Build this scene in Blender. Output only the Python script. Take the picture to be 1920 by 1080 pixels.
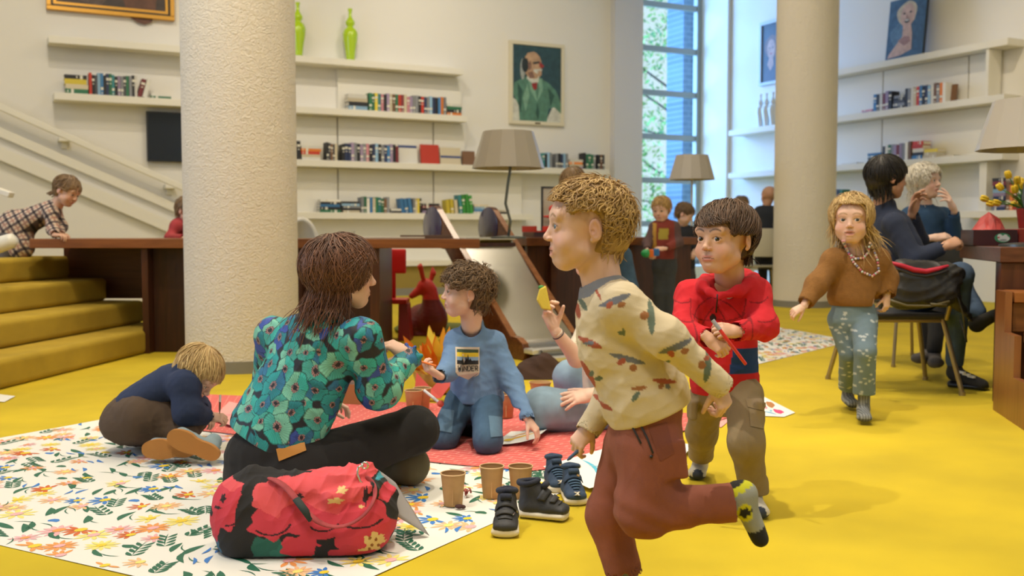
import bpy, bmesh, math, random
import numpy as np
from math import sin, cos, pi, radians
from mathutils import Vector, Matrix
from mathutils.bvhtree import BVHTree

for _o in list(bpy.data.objects): bpy.data.objects.remove(_o)
COL = bpy.context.scene.collection
SC = bpy.context.scene
# ------------------------------------------------------------------ camera
F = 1900.0; H = 0.87; PITCH = math.atan(107/F)
cam_d = bpy.data.cameras.new('camera'); cam = bpy.data.objects.new('camera', cam_d); COL.objects.link(cam)
cam.location = (0, 0, H); cam.rotation_euler = (pi/2-PITCH, 0, 0)
cam_d.sensor_width = 36; cam_d.lens = 36*F/1920; cam_d.clip_start = .05; cam_d.clip_end = 200
cam_d.dof.use_dof = True; cam_d.dof.focus_distance = 2.9; cam_d.dof.aperture_fstop = 4.0
SC.camera = cam
SC.view_settings.view_transform = 'Standard'; SC.view_settings.look = 'None'
SC.view_settings.gamma = 1; SC.view_settings.use_curve_mapping = False
SC.view_settings.exposure = -0.17
# ------------------------------------------------------------------ world (daylight outside)
world = bpy.data.worlds.new('daylight'); SC.world = world; world.use_nodes = True
_n = world.node_tree.nodes; _bg = _n['Background']
_bg.inputs[0].default_value = (0.78, 0.90, 1.0, 1); _bg.inputs[1].default_value = 1.15
# ------------------------------------------------------------------ lamps of the hall
def area(name, loc, target, size, power, col, size_y=None, spread=None):
    l = bpy.data.lights.new(name, 'AREA'); l.energy = power; l.color = col
    l.shape = 'RECTANGLE' if size_y else 'SQUARE'; l.size = size
    if size_y: l.size_y = size_y
    if spread: l.spread = radians(spread)
    o = bpy.data.objects.new(name, l); COL.objects.link(o); o.location = loc
    o.rotation_euler = (Vector(target)-Vector(loc)).to_track_quat('-Z', 'Y').to_euler(); return o
def spot(name, loc, target, power, col, ang=60, blend=.6, r=.05):
    l = bpy.data.lights.new(name, 'SPOT'); l.energy = power; l.color = col; l.spot_size = radians(ang); l.spot_blend = blend; l.shadow_soft_size = r
    o = bpy.data.objects.new(name, l); COL.objects.link(o); o.location = loc
    o.rotation_euler = (Vector(target)-Vector(loc)).to_track_quat('-Z', 'Y').to_euler(); return o
WARM = (1.0, .86, .66)
area('ceiling_lamp', (-1.5, 4.0, 5.6), (-1.5, 4.2, 0), 1.4, 80, WARM)
area('ceiling_lamp', (1.8, 5.0, 5.6), (1.8, 5, 0), 1.4, 80, WARM)
area('ceiling_lamp', (-3.2, 8.0, 5.6), (-3.2, 8, 0), 1.2, 95, WARM)
area('ceiling_lamp', (1.0, 9.5, 5.6), (1.0, 9.5, 0), 1.2, 90, WARM)
area('ceiling_lamp', (0, -1.0, 5.6), (0, 1.6, 0), 1.2, 130, (1, .90, .76))
for _x, _y, _tx, _ty, _p in ((-4.0, 9.0, -4.9, 12.3, 150), (-1.6, 10.3, -2.3, 13.6, 190), (0.3, 11.2, -.3, 14.6, 190)):
    spot('wall_spotlight', (_x, _y, 5.6), (_tx, _ty, 2.9), _p, (1, .90, .74), 80, .8)
spot('wall_spotlight', (3.9, 9.6, 5.6), (6.2, 11.8, 2.2), 240, (1, .84, .60), 55, .8)
spot('floor_spotlight', (.3, 2.9, 5.6), (1.6, 3.7, 0), 620, (1, .90, .72), 55, .6)
spot('floor_spotlight', (-2.0, 4.6, 5.6), (-3.0, 6.2, .4), 420, WARM, 55, .6)
spot('floor_spotlight', (-1.9, 2.2, 5.6), (-.5, 3.4, 0), 520, (1, .92, .78), 50, .7)
spot('floor_spotlight', (1.5, 6.0, 5.6), (2.0, 5.6, 0), 330, WARM, 60, .7)
spot('floor_spotlight', (.5, 9.6, 5.6), (.1, 12.0, .2), 150, WARM, 60, .7)
# daylight from the glazed facade on the stairs side
area('facade_daylight', (-8.6, 3.0, 3.1), (0, 4.0, 1.0), 4.0, 260, (.46, .66, 1.0), 3.6)
area('window_daylight', (-.9, 19.3, 3.6), (4.6, 14.4, 2.2), 3.6, 1700, (.22, .44, 1.0), 4.4)

# ------------------------------------------------------------------ pixel <-> place
CAM = Vector((0, 0, H))
def ray(px, py):
    x = (px-960)/F; y = (540-py)/F
    return Vector((x, cos(PITCH)+y*sin(PITCH), -sin(PITCH)+y*cos(PITCH)))
def A(px, py, Y):
    d = ray(px, py); return CAM+d*(Y/d.y)
def G(px, py, z=0.0):
    d = ray(px, py); return CAM+d*((z-H)/d.z)
def HIT(px, py, P0, n):
    d = ray(px, py); return CAM+d*((P0-CAM).dot(n)/d.dot(n))
def V(*a): return Vector(a)
def nz(v): return Vector(v).normalized()
def lerp(a, b, t): return a+(b-a)*t
# ------------------------------------------------------------------ materials
def srgb(r, g, b):
    f = lambda c: (c/255/12.92) if c/255 <= .04045 else ((c/255+.055)/1.055)**2.4
    return (f(r), f(g), f(b))
MATS = {}
def mat(name, col=None, rough=.7, bump=0, bscale=200, var=0, vscale=6, metal=0, sheen=0, emit=None, attr=False, trans=0, aniso=None, coat=0, objcol=False, sss=0, bdist=.002):
    if name in MATS: return MATS[name]
    m = bpy.data.materials.new(name); m.use_nodes = True; nt = m.node_tree; N = nt.nodes; L = nt.links
    b = N['Principled BSDF']; b.inputs['Roughness'].default_value = rough; b.inputs['Metallic'].default_value = metal
    if col is not None: b.inputs['Base Color'].default_value = (*col, 1)
    if sheen: b.inputs['Sheen Weight'].default_value = sheen
    if coat: b.inputs['Coat Weight'].default_value = coat
    if trans: b.inputs['Transmission Weight'].default_value = trans
    if sss:
        b.inputs['Subsurface Weight'].default_value = sss; b.inputs['Subsurface Radius'].default_value = (1, .35, .2); b.inputs['Subsurface Scale'].default_value = .006
    if emit: b.inputs['Emission Color'].default_value = (*emit[0], 1); b.inputs['Emission Strength'].default_value = emit[1]
    src = None
    if attr:
        a = N.new('ShaderNodeAttribute'); a.attribute_name = 'Col'; src = a.outputs['Color']
    if objcol:
        a = N.new('ShaderNodeObjectInfo'); src = a.outputs['Color']
    tc = N.new('ShaderNodeTexCoord')
    if var:
        nz_ = N.new('ShaderNodeTexNoise'); nz_.inputs['Scale'].default_value = vscale; nz_.inputs['Detail'].default_value = 5
        L.new(tc.outputs['Object'], nz_.inputs['Vector'])
        mr = N.new('ShaderNodeMapRange'); mr.inputs[1].default_value = .25; mr.inputs[2].default_value = .75; mr.inputs[3].default_value = 1-var; mr.inputs[4].default_value = 1+var
        L.new(nz_.outputs[0], mr.inputs[0])
        mx = N.new('ShaderNodeMix'); mx.data_type = 'RGBA'; mx.blend_type = 'MULTIPLY'; mx.inputs[0].default_value = 1
        if src: L.new(src, mx.inputs[6])
        else: mx.inputs[6].default_value = (*col, 1)
        L.new(mr.outputs[0], mx.inputs[7]); src = mx.outputs[2]
    if src: L.new(src, b.inputs['Base Color'])
    if bump:
        n2 = N.new('ShaderNodeTexNoise'); n2.inputs['Scale'].default_value = bscale; n2.inputs['Detail'].default_value = 4
        L.new(tc.outputs['Object'], n2.inputs['Vector'])
        bp = N.new('ShaderNodeBump'); bp.inputs['Strength'].default_value = bump; bp.inputs['Distance'].default_value = bdist
        L.new(n2.outputs[0], bp.inputs['Height']); L.new(bp.outputs[0], b.inputs['Normal'])
    MATS[name] = m; return m
def wood(name, c1, c2, rough=.35, axis='X', scale=1.0):
    if name in MATS: return MATS[name]
    m = mat(name, c1, rough); nt = m.node_tree; N = nt.nodes; L = nt.links; b = N['Principled BSDF']
    tc = N.new('ShaderNodeTexCoord'); mp = N.new('ShaderNodeMapping')
    s = {'X': (1.2, 14, 14), 'Y': (14, 1.2, 14), 'Z': (14, 14, 1.2)}[axis]; mp.inputs['Scale'].default_value = [k*scale for k in s]
    n = N.new('ShaderNodeTexNoise'); n.inputs['Scale'].default_value = 2.2; n.inputs['Detail'].default_value = 7; n.inputs['Distortion'].default_value = .6
    r = N.new('ShaderNodeValToRGB'); r.color_ramp.elements[0].position = .3; r.color_ramp.elements[0].color = (*c2, 1); r.color_ramp.elements[1].position = .7; r.color_ramp.elements[1].color = (*c1, 1)
    L.new(tc.outputs['Object'], mp.inputs[0]); L.new(mp.outputs[0], n.inputs['Vector']); L.new(n.outputs[0], r.inputs[0]); L.new(r.outputs[0], b.inputs['Base Color'])
    return m
# ------------------------------------------------------------------ object helpers
def tag(o, label=None, cat=None, group=None, kind=None):
    if label: o['label'] = label
    if cat: o['category'] = cat
    if group: o['group'] = group
    if kind: o['kind'] = kind
    return o
def empty(name, loc, label, cat, group=None):
    o = bpy.data.objects.new(name, None); COL.objects.link(o); o.location = loc; o.empty_display_size = .1
    return tag(o, label, cat, group)
def rootloc(p):
    v = Vector((0, 0, 0))
    while p is not None: v += p.location; p = p.parent
    return v
def mkobj(name, verts, faces, mats, parent=None, smooth=True, midx=None, cols=None, origin=None, bevel=0):
    verts = np.asarray(verts, dtype=np.float64).reshape(-1, 3)
    if parent is not None: off = np.array(rootloc(parent)); loc = (0, 0, 0)
    elif origin is not None: off = np.array(origin); loc = origin
    else:
        off = np.array([verts[:, 0].mean(), verts[:, 1].mean(), verts[:, 2].min()]); loc = tuple(off)
    if origin is not None and parent is not None: loc = tuple(np.array(origin)-off); off = np.array(origin)
    me = bpy.data.meshes.new(name)
    me.from_pydata((verts-off).tolist(), [], faces if isinstance(faces, list) else faces.tolist())
    if not isinstance(mats, (list, tuple)): mats = [mats]
    for m in mats: me.materials.append(m)
    if midx is not None: me.polygons.foreach_set('material_index', np.asarray(midx, dtype=np.int32))
    if smooth: me.polygons.foreach_set('use_smooth', np.ones(len(me.polygons), dtype=bool))
    if cols is not None:
        ca = me.color_attributes.new('Col', 'FLOAT_COLOR', 'POINT')
        c4 = np.ones((len(verts), 4), dtype=np.float32); c4[:, :3] = cols; ca.data.foreach_set('color', c4.ravel())
    me.validate(); me.update()
    o = bpy.data.objects.new(name, me); COL.objects.link(o); o.location = loc
    if parent is not None: o.parent = parent
    if bevel:
        b = o.modifiers.new('bevel', 'BEVEL'); b.width = bevel; b.segments = 2; b.limit_method = 'ANGLE'
    return o
def frame(ax, up=(0, 0, 1)):
    y = nz(ax); u = Vector(up)
    if abs(y.dot(u)) > .97*u.length: u = Vector((1, 0, 0))
    x = y.cross(u).normalized(); z = x.cross(y); return x, y, z
class MB:
    def __init__(s): s.v = []; s.f = []; s.m = []; s.c = []
    def add(s, vs, fs, m=0, c=None):
        o = len(s.v); s.v += [tuple(p) for p in vs]; s.f += [tuple(i+o for i in f) for f in fs]; s.m += [m]*len(fs)
        s.c += [c or (1, 1, 1)]*len(vs); return s
    def box(s, c, size, rot=0, m=0, M=None, col=None):
        R = M if M is not None else Matrix.Rotation(rot, 3, 'Z'); h = [k/2 for k in size]; c = Vector(c)
        vs = [c+R@Vector((x*h[0], y*h[1], z*h[2])) for z in (-1, 1) for y in (-1, 1) for x in (-1, 1)]
        return s.add(vs, [(0, 2, 3, 1), (4, 5, 7, 6), (0, 1, 5, 4), (2, 6, 7, 3), (0, 4, 6, 2), (1, 3, 7, 5)], m, col)
    def prism(s, poly, vec, m=0, col=None):
        n = len(poly); P = [Vector(p) for p in poly]; vec = Vector(vec)
        return s.add(P+[p+vec for p in P], [tuple(range(n))[::-1], tuple(range(n, 2*n))]+[(i, (i+1) % n, n+(i+1) % n, n+i) for i in range(n)], m, col)
    def poly(s, pts, m=0, col=None): return s.add(pts, [tuple(range(len(pts)))], m, col)
    def tube(s, pts, rad, n=10, m=0, col=None, closed=False, flat=1.0):
        P = [Vector(p) for p in pts]; k = len(P); rad = rad if isinstance(rad, (list, tuple)) else [rad]*k
        vs = []; fs = []; x = None
        for i, p in enumerate(P):
            t = (P[(i+1) % k]-P[i-1]) if closed else (P[min(i+1, k-1)]-P[max(i-1, 0)])
            t.normalize()
            if x is None: x = frame(t)[0]
            x = (x-t*x.dot(t)).normalized(); y = t.cross(x)
            for j in range(n):
                a = 2*pi*j/n; vs.append(p+(x*cos(a)+y*sin(a)*flat)*rad[i])
        for i in range(k if closed else k-1):
            for j in range(n):
                a, b = i*n+j, i*n+(j+1) % n; c, d = ((i+1) % k)*n+(j+1) % n, ((i+1) % k)*n+j
                fs.append((a, b, c, d))
        if not closed: fs += [tuple(range(n))[::-1], tuple((k-1)*n+j for j in range(n))]
        return s.add(vs, fs, m, col)
    def lathe(s, prof, c=(0, 0, 0), n=24, m=0, M=None, col=None, cap=True, sy=1.0):
        c = Vector(c); vs = []; fs = []
        for r, z in prof:
            for j in range(n):
                a = 2*pi*j/n; p = Vector((r*cos(a), sy*r*sin(a), z))
                vs.append(c+(M@p if M is not None else p))
        for i in range(len(prof)-1):
            for j in range(n): fs.append((i*n+j, i*n+(j+1) % n, (i+1)*n+(j+1) % n, (i+1)*n+j))
        if cap: fs += [tuple(range(n))[::-1], tuple((len(prof)-1)*n+j for j in range(n))]
        return s.add(vs, fs, m, col)
    def ball(s, c, r, n=12, m=0, M=None, col=None):
        r = r if isinstance(r, (tuple, list, Vector)) else (r, r, r); c = Vector(c)
        vs = []; fs = []; k = n//2
        for i in range(1, k):
            for j in range(n):
                a = pi*i/k; b = 2*pi*j/n; p = Vector((r[0]*sin(a)*cos(b), r[1]*sin(a)*sin(b), r[2]*cos(a))); vs.append(c+(M@p if M is not None else p))
        for e in (1, -1):
            p = Vector((0, 0, e*r[2])); vs.append(c+(M@p if M is not None else p))
        for i in range(k-2):
            for j in range(n): fs.append((i*n+j, (i+1)*n+j, (i+1)*n+(j+1) % n, i*n+(j+1) % n))
        t = (k-1)*n
        for j in range(n):
            fs.append((t, j, (j+1) % n)); fs.append((t+1, (k-2)*n+(j+1) % n, (k-2)*n+j))
        return s.add(vs, fs, m, col)
    def build(s, name, mats, parent=None, smooth=False, bevel=0, origin=None, attr=False):
        o = mkobj(name, s.v, s.f, mats, parent, smooth, s.m, s.c if attr else None, origin, bevel)
        if smooth == 'auto':
            o.data.set_sharp_from_angle(angle=radians(35))
        return o
# ------------------------------------------------------------------ implicit surfaces
class SDF:
    def __init__(s): s.p = []
    def cone(s, a, b, ra, rb=None, k=.02, op='+'):
        s.p.append(('cone', (np.array(a, float), np.array(b, float), ra, ra if rb is None else rb), k, op)); return s
    def econe(s, a, b, lat, wa, da, wb=None, db=None, k=.02, op='+'):
        a = np.array(a, float); b = np.array(b, float); lat = np.array(lat, float)
        ax = (b-a)/np.linalg.norm(b-a); lat = lat-ax*lat.dot(ax); lat /= np.linalg.norm(lat)
        s.p.append(('econe', (a, b, lat, np.cross(ax, lat), ax, wa, da, wb or wa, db or da), k, op)); return s
    def ell(s, c, r, R=None, k=.02, op='+'):
        s.p.append(('ell', (np.array(c, float), np.array(r, float) if hasattr(r, '__len__') else np.array([r]*3, float), np.eye(3) if R is None else np.array(R, float)), k, op)); return s
    def box(s, c, h, R=None, r=.01, k=.02, op='+'):
        s.p.append(('box', (np.array(c, float), np.array(h, float), np.eye(3) if R is None else np.array(R, float), r), k, op)); return s
    def bb(s, t, a):
        if t == 'cone': q = [a[0]-a[2], a[0]+a[2], a[1]-a[3], a[1]+a[3]]
        elif t == 'econe':
            m = max(a[5], a[6]); n = max(a[7], a[8]); q = [a[0]-m, a[0]+m, a[1]-n, a[1]+n]
        else:
            ext = np.abs(a[2]) @ a[1]; q = [a[0]-ext, a[0]+ext]
        q = np.array(q); return q.min(0), q.max(0)
    def ev(s, t, a, X, Y, Z):
        if t == 'cone':
            A0, B0, ra, rb = a; ba = B0-A0; L2 = max(ba.dot(ba), 1e-12)
            x, y, z = X-A0[0], Y-A0[1], Z-A0[2]
            tt = np.clip((x*ba[0]+y*ba[1]+z*ba[2])/L2, 0, 1)
            return np.sqrt((x-tt*ba[0])**2+(y-tt*ba[1])**2+(z-tt*ba[2])**2)-(ra+(rb-ra)*tt)
        if t == 'econe':
            A0, B0, l, d, ax, wa, da, wb, db = a; ba = B0-A0; L = np.linalg.norm(ba)
            x, y, z = X-A0[0], Y-A0[1], Z-A0[2]
            n = x*ax[0]+y*ax[1]+z*ax[2]; tt = np.clip(n/L, 0, 1); n = n-tt*L
            p = x*l[0]+y*l[1]+z*l[2]; q = x*d[0]+y*d[1]+z*d[2]
            w = wa+(wb-wa)*tt; dd = da+(db-da)*tt; c = np.minimum(w, dd)
            k0 = np.sqrt((p/w)**2+(q/dd)**2+(n/c)**2); k1 = np.sqrt((p/w**2)**2+(q/dd**2)**2+(n/c**2)**2)+1e-9
            return k0*(k0-1)/k1
        C, r, R = a[:3]; x, y, z = X-C[0], Y-C[1], Z-C[2]
        p = x*R[0, 0]+y*R[1, 0]+z*R[2, 0]; q = x*R[0, 1]+y*R[1, 1]+z*R[2, 1]; n = x*R[0, 2]+y*R[1, 2]+z*R[2, 2]
        if t == 'ell':
            k0 = np.sqrt((p/r[0])**2+(q/r[1])**2+(n/r[2])**2); k1 = np.sqrt((p/r[0]**2)**2+(q/r[1]**2)**2+(n/r[2]**2)**2)+1e-9
            return k0*(k0-1)/k1
        rr = a[3]; dx, dy, dz = np.abs(p)-r[0]+rr, np.abs(q)-r[1]+rr, np.abs(n)-r[2]+rr
        return np.sqrt(np.maximum(dx, 0)**2+np.maximum(dy, 0)**2+np.maximum(dz, 0)**2)+np.minimum(np.maximum(dx, np.maximum(dy, dz)), 0)-rr
    def mesh(s, h):
        bbs = [s.bb(t, a) for t, a, k, op in s.p]
        lo = np.min([b[0] for b, p in zip(bbs, s.p) if p[3] == '+'], 0)-3*h; hi = np.max([b[1] for b, p in zip(bbs, s.p) if p[3] == '+'], 0)+3*h
        n = np.ceil((hi-lo)/h).astype(int)+1
        D = np.full(n, 9.0, dtype=np.float32)
        g = [(lo[i]+h*np.arange(n[i])).astype(np.float32) for i in range(3)]
        for (t, a, k, op), (b0, b1) in zip(s.p, bbs):
            m = k+2.5*h; i0 = np.clip(np.floor((b0-m-lo)/h).astype(int), 0, n); i1 = np.clip(np.ceil((b1+m-lo)/h).astype(int)+1, 0, n)
            if (i1 <= i0).any(): continue
            sl = tuple(slice(i0[i], i1[i]) for i in range(3))
            d = s.ev(t, a, g[0][sl[0], None, None], g[1][None, sl[1], None], g[2][None, None, sl[2]])
            o = D[sl]; kk = max(k, 1e-6)
            if op == '+':
                hh = np.maximum(kk-np.abs(o-d), 0)/kk; D[sl] = np.minimum(o, d)-hh*hh*kk*.25
            else:
                d = -d; hh = np.maximum(kk-np.abs(o-d), 0)/kk; D[sl] = np.maximum(o, d)+hh*hh*kk*.25
        return surfnet(D, lo, h)
_E = [((0, 0, 0), (1, 0, 0)), ((0, 1, 0), (1, 1, 0)), ((0, 0, 1), (1, 0, 1)), ((0, 1, 1), (1, 1, 1)), ((0, 0, 0), (0, 1, 0)), ((1, 0, 0), (1, 1, 0)), ((0, 0, 1), (0, 1, 1)), ((1, 0, 1), (1, 1, 1)), ((0, 0, 0), (0, 0, 1)), ((1, 0, 0), (1, 0, 1)), ((0, 1, 0), (0, 1, 1)), ((1, 1, 0), (1, 1, 1))]
def surfnet(D, lo, h):
    D = np.clip(D, -3*h, 3*h); D[0] = D[-1] = 3*h; D[:, 0] = D[:, -1] = 3*h; D[:, :, 0] = D[:, :, -1] = 3*h
    S = D < 0; n = D.shape; c = np.zeros([k-1 for k in n], dtype=np.int8)
    for i in (0, 1):
        for j in (0, 1):
            for k in (0, 1): c += S[i:n[0]-1+i, j:n[1]-1+j, k:n[2]-1+k]
    act = (c > 0) & (c < 8); idx = np.argwhere(act); vid = np.full(c.shape, -1, dtype=np.int32); vid[act] = np.arange(len(idx))
    pos = np.zeros((len(idx), 3)); cnt = np.zeros(len(idx))
    for a, b in _E:
        a = np.array(a); b = np.array(b); ia = idx+a; ib = idx+b
        da = D[ia[:, 0], ia[:, 1], ia[:, 2]]; db = D[ib[:, 0], ib[:, 1], ib[:, 2]]; x = (da < 0) != (db < 0)
        t = np.where(x, da/np.where(x, da-db, 1), 0); pos += np.where(x[:, None], a+t[:, None]*(b-a), 0); cnt += x
    Vv = lo+(idx+pos/cnt[:, None])*h; Fs = []
    for ax in range(3):
        u, w = (ax+1) % 3, (ax+2) % 3
        s0 = [slice(1, -1)]*3; s1 = [slice(1, -1)]*3; s0[ax] = slice(0, -1); s1[ax] = slice(1, None)
        a = S[tuple(s0)]; b = S[tuple(s1)]; e = np.argwhere(a != b)
        if not len(e): continue
        ins = a[e[:, 0], e[:, 1], e[:, 2]]; base = e.copy(); base[:, u] += 1; base[:, w] += 1
        def cell(du, dw):
            q = base.copy(); q[:, u] += du; q[:, w] += dw; return vid[q[:, 0], q[:, 1], q[:, 2]]
        q = np.stack([cell(-1, -1), cell(0, -1), cell(0, 0), cell(-1, 0)], 1); q[~ins] = q[~ins][:, ::-1]; Fs.append(q)
    return Vv, np.concatenate(Fs)
def vnormals(Vv, Fs):
    d1 = Vv[Fs[:, 2]]-Vv[Fs[:, 0]]; d2 = Vv[Fs[:, 3]]-Vv[Fs[:, 1]]; n = np.cross(d1, d2); N = np.zeros_like(Vv)
    for i in range(4): np.add.at(N, Fs[:, i], n)
    return N/(np.linalg.norm(N, axis=1)[:, None]+1e-12)
def relax(Vv, Fs, it=1, lam=.5):
    for _ in range(it):
        S = np.zeros_like(Vv); c = np.zeros(len(Vv))
        for i in range(4):
            np.add.at(S, Fs[:, i], Vv[Fs[:, (i+1) % 4]]); np.add.at(S, Fs[:, (i+1) % 4], Vv[Fs[:, i]]); np.add.at(c, Fs[:, i], 1); np.add.at(c, Fs[:, (i+1) % 4], 1)
        Vv = Vv+lam*(S/c[:, None]-Vv)
    return Vv
def folds(P, seed, scale, n=5, stretch=None):
    """sum of warped ridges, roughly -1..1"""
    r = np.random.RandomState(seed); out = np.zeros(len(P))
    for i in range(n):
        k = r.normal(size=3); k /= np.linalg.norm(k)
        if stretch is not None: k = k-np.array(stretch)*np.dot(k, stretch)*.75
        k *= 2*pi/scale*r.uniform(.7, 1.5); m = r.normal(size=3)*2.5/scale
        x = np.sin(P@k+1.7*np.sin(P@m+r.uniform(0, 6))+r.uniform(0, 6)); g = .5+.5*np.sin(P@(r.normal(size=3)*1.6/scale)+r.uniform(0, 6))
        out += (1-2*np.abs(x)**.8)*g
    return out/n
# ================================================================== SETTING
UL = V(.887, .463, 0).normalized(); NL = V(UL.y, -UL.x, 0); LA = V(-5.41, 12.1, 0)
UR = V(NL.x, NL.y, 0); NR = V(-UL.x, -UL.y, 0); RA = V(5.3, 13.5, 0)
def uL(px, off=0): return (HIT(px, 433, LA+NL*off, NL)-LA).dot(UL)
def uR(px, off=0): return (HIT(px, 433, RA+NR*off, NR)-RA).dot(UR)
def pL(u, z, off=0): return LA+UL*u+NL*off+V(0, 0, z)
def pR(u, z, off=0): return RA+UR*u+NR*off+V(0, 0, z)
def zL(px, py, off=0): return HIT(px, py, LA+NL*off, NL).z
def zR(px, py, off=0): return HIT(px, py, RA+NR*off, NR).z
ROTL = math.atan2(UL.y, UL.x); ROTR = math.atan2(UR.y, UR.x)
m_wall = mat('wall_plaster', (.80, .775, .72), .85, bump=.05, bscale=60)
m_white = mat('white_lacquer', (.80, .77, .68), .5)
m_stucco = mat('stucco', (.74, .69, .60), .95)
_nt = m_stucco.node_tree; _N = _nt.nodes; _L = _nt.links
_tc = _N.new('ShaderNodeTexCoord'); _mp = _N.new('ShaderNodeMapping'); _mp.inputs['Scale'].default_value = (1, 1, 1.25)
_n1 = _N.new('ShaderNodeTexNoise'); _n1.inputs['Scale'].default_value = 36; _n1.inputs['Detail'].default_value = 5; _n1.inputs['Distortion'].default_value = 1.4
_b = _N.new('ShaderNodeBump'); _b.inputs['Strength'].default_value = .75; _b.inputs['Distance'].default_value = .016
_L.new(_tc.outputs['Object'], _mp.inputs[0]); _L.new(_mp.outputs[0], _n1.inputs['Vector']); _L.new(_n1.outputs[0], _b.inputs['Height']); _L.new(_b.outputs[0], _N['Principled BSDF'].inputs['Normal'])
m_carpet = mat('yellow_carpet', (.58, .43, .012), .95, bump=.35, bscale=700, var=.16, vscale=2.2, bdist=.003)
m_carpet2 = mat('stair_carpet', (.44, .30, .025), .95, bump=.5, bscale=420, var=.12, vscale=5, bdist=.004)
m_wood = wood('dark_wood', (.105, .030, .010), (.060, .017, .006), .32, 'X')
m_woodz = wood('dark_wood_upright', (.085, .024, .009), (.045, .013, .005), .35, 'Z')
m_woodl = wood('orange_wood', (.36, .13, .032), (.24, .075, .018), .35, 'X')
m_grey = mat('grey_skirting', (.23, .22, .19), .7)
m_frame = mat('window_metal', (.34, .37, .34), .4)
m_steel = mat('brushed_steel', (.46, .45, .42), .27, metal=1, bump=.12, bscale=9)
m_black = mat('black_plastic', (.012, .013, .016), .35)

# floor and ceiling
MB().box((0, 7, -.1), (24, 30, .2)).build('floor', m_carpet); tag(bpy.data.objects['floor'], kind='structure')
tag(MB().box((0, -5.1, 3), (22, .2, 6)).build('wall_back', m_wall), kind='structure')
tag(MB().box((-9.6, 2.4, 3), (.2, 15, 6)).build('wall_side', m_wall), kind='structure')
tag(MB().box((0, 8, 6.1), (22, 26, .2)).build('ceiling', m_wall), kind='structure')
# left wall with the tall window
uw0, uw1 = uL(1197), uL(1360); uc = (HIT(1365, 433, LA, NL)-LA).dot(UL)
mb = MB()
def wl(mb, u0, u1, z0, z1, d0=-.8, d1=0, m=0): mb.box(LA+UL*((u0+u1)/2)+NL*((d0+d1)/2)+V(0, 0, (z0+z1)/2), (u1-u0, d1-d0, z1-z0), ROTL, m)
def wr(mb, u0, u1, z0, z1, d0=0, d1=.3, m=0): mb.box(RA+UR*((u0+u1)/2)+NR*((d0+d1)/2)+V(0, 0, (z0+z1)/2), (abs(u1-u0), d1-d0, z1-z0), ROTR, m)
wl(mb, -6, uw0, 0, 6); wl(mb, uw1, uc+1.2, 0, 6); wl(mb, uw0, uw1, 0, .3); wl(mb, uw0, uw1, 5.82, 6)
tag(mb.build('wall_left', m_wall), kind='structure')
mb = MB(); wl(mb, uL(1143), uw0-.02, 0, 6, .002, .12); tag(mb.build('trim_1', mat('pilaster_blue_shading', (.66, .66, .68), .8)), kind='structure')  # greyer blue than the wall: bluish shading put into the colour
uc_r = (pL(uc, 0)-RA).dot(UR)
mb = MB(); wr(mb, uc_r+.01, 11, 0, 6, -.35, 0); tag(mb.build('wall_right', m_wall), kind='structure')
# window: frame, bars, glass
wroot = MB(); ZB = [.99+.724*i for i in range(7)]
wl(wroot, uw0, uw0+.05, .3, 5.82, -.78, -.70); wl(wroot, uw1-.09, uw1, .3, 5.82, -.78, -.68); wl(wroot, uw0, uw1, .3, .38, -.78, -.68)
for z in ZB: wl(wroot, uw0+.05, uw1-.07, z-.045, z+.045, -.78, -.70)
wo = wroot.build('window_1', m_frame); tag(wo, kind='structure')
mb = MB(); wl(mb, uw0+.05, uw1-.07, .38, 5.8, -.745, -.739)
gl = mat('window_glass', (.9, 1, .97), .02, trans=1)
g_ = mb.build('glass', gl, wo)
_nt = gl.node_tree; _N = _nt.nodes; _tr = _N.new('ShaderNodeBsdfTransparent'); _tr.inputs[0].default_value = (.93, 1, .98, 1); _gs = _N.new('ShaderNodeBsdfGlossy'); _gs.inputs['Roughness'].default_value = .03
_mx = _N.new('ShaderNodeMixShader'); _mx.inputs[0].default_value = .06; _nt.links.new(_tr.outputs[0], _mx.inputs[1]); _nt.links.new(_gs.outputs[0], _mx.inputs[2]); _nt.links.new(_mx.outputs[0], _N['Material Output'].inputs[0])
# outside: blue-grey brick pier and a tree
mb = MB(); a = pL(0, 0, -2.2); p0 = HIT(1263, 433, a, NL); p1 = HIT(1330, 433, a, NL)
m_brick = mat('outside_brick', (.10, .17, .27), .8); _nt = m_brick.node_tree; _N = _nt.nodes; _L = _nt.links
_tc = _N.new('ShaderNodeTexCoord'); _mp = _N.new('ShaderNodeMapping'); _mp.inputs['Rotation'].default_value = (pi/2, 0, 0)
_br = _N.new('ShaderNodeTexBrick'); _br.inputs['Color1'].default_value = (.05, .10, .16, 1); _br.inputs['Color2'].default_value = (.08, .14, .21, 1); _br.inputs['Mortar'].default_value = (.13, .19, .25, 1)
_br.inputs['Scale'].default_value = 2.6; _br.inputs['Mortar Size'].default_value = .03
_L.new(_tc.outputs['Object'], _mp.inputs[0]); _L.new(_mp.outputs[0], _br.inputs['Vector']); _L.new(_br.outputs[0], _N['Principled BSDF'].inputs['Base Color'])
c = (p0+p1)/2; mb.box((0, 0, 3), ((p1-p0).length, .5, 7))
o = mb.build('brick_pier', m_brick, origin=(0, 0, 0)); o.location = (c.x, c.y, 0); o.rotation_euler = (0, 0, ROTL)
tag(o, 'blue-grey brick pier standing outside the tall window', 'pillar')
random.seed(3); np.random.seed(3)
root = empty('tree', (4.2, 22.5, 0), 'leafy green tree growing outside the tall window', 'tree')
mb = MB(); mb.tube([(4.2, 22.5, 0), (4.1, 22.5, 2), (4.3, 22.4, 4), (4.2, 22.5, 6.5)], [.16, .13, .1, .05])
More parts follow.
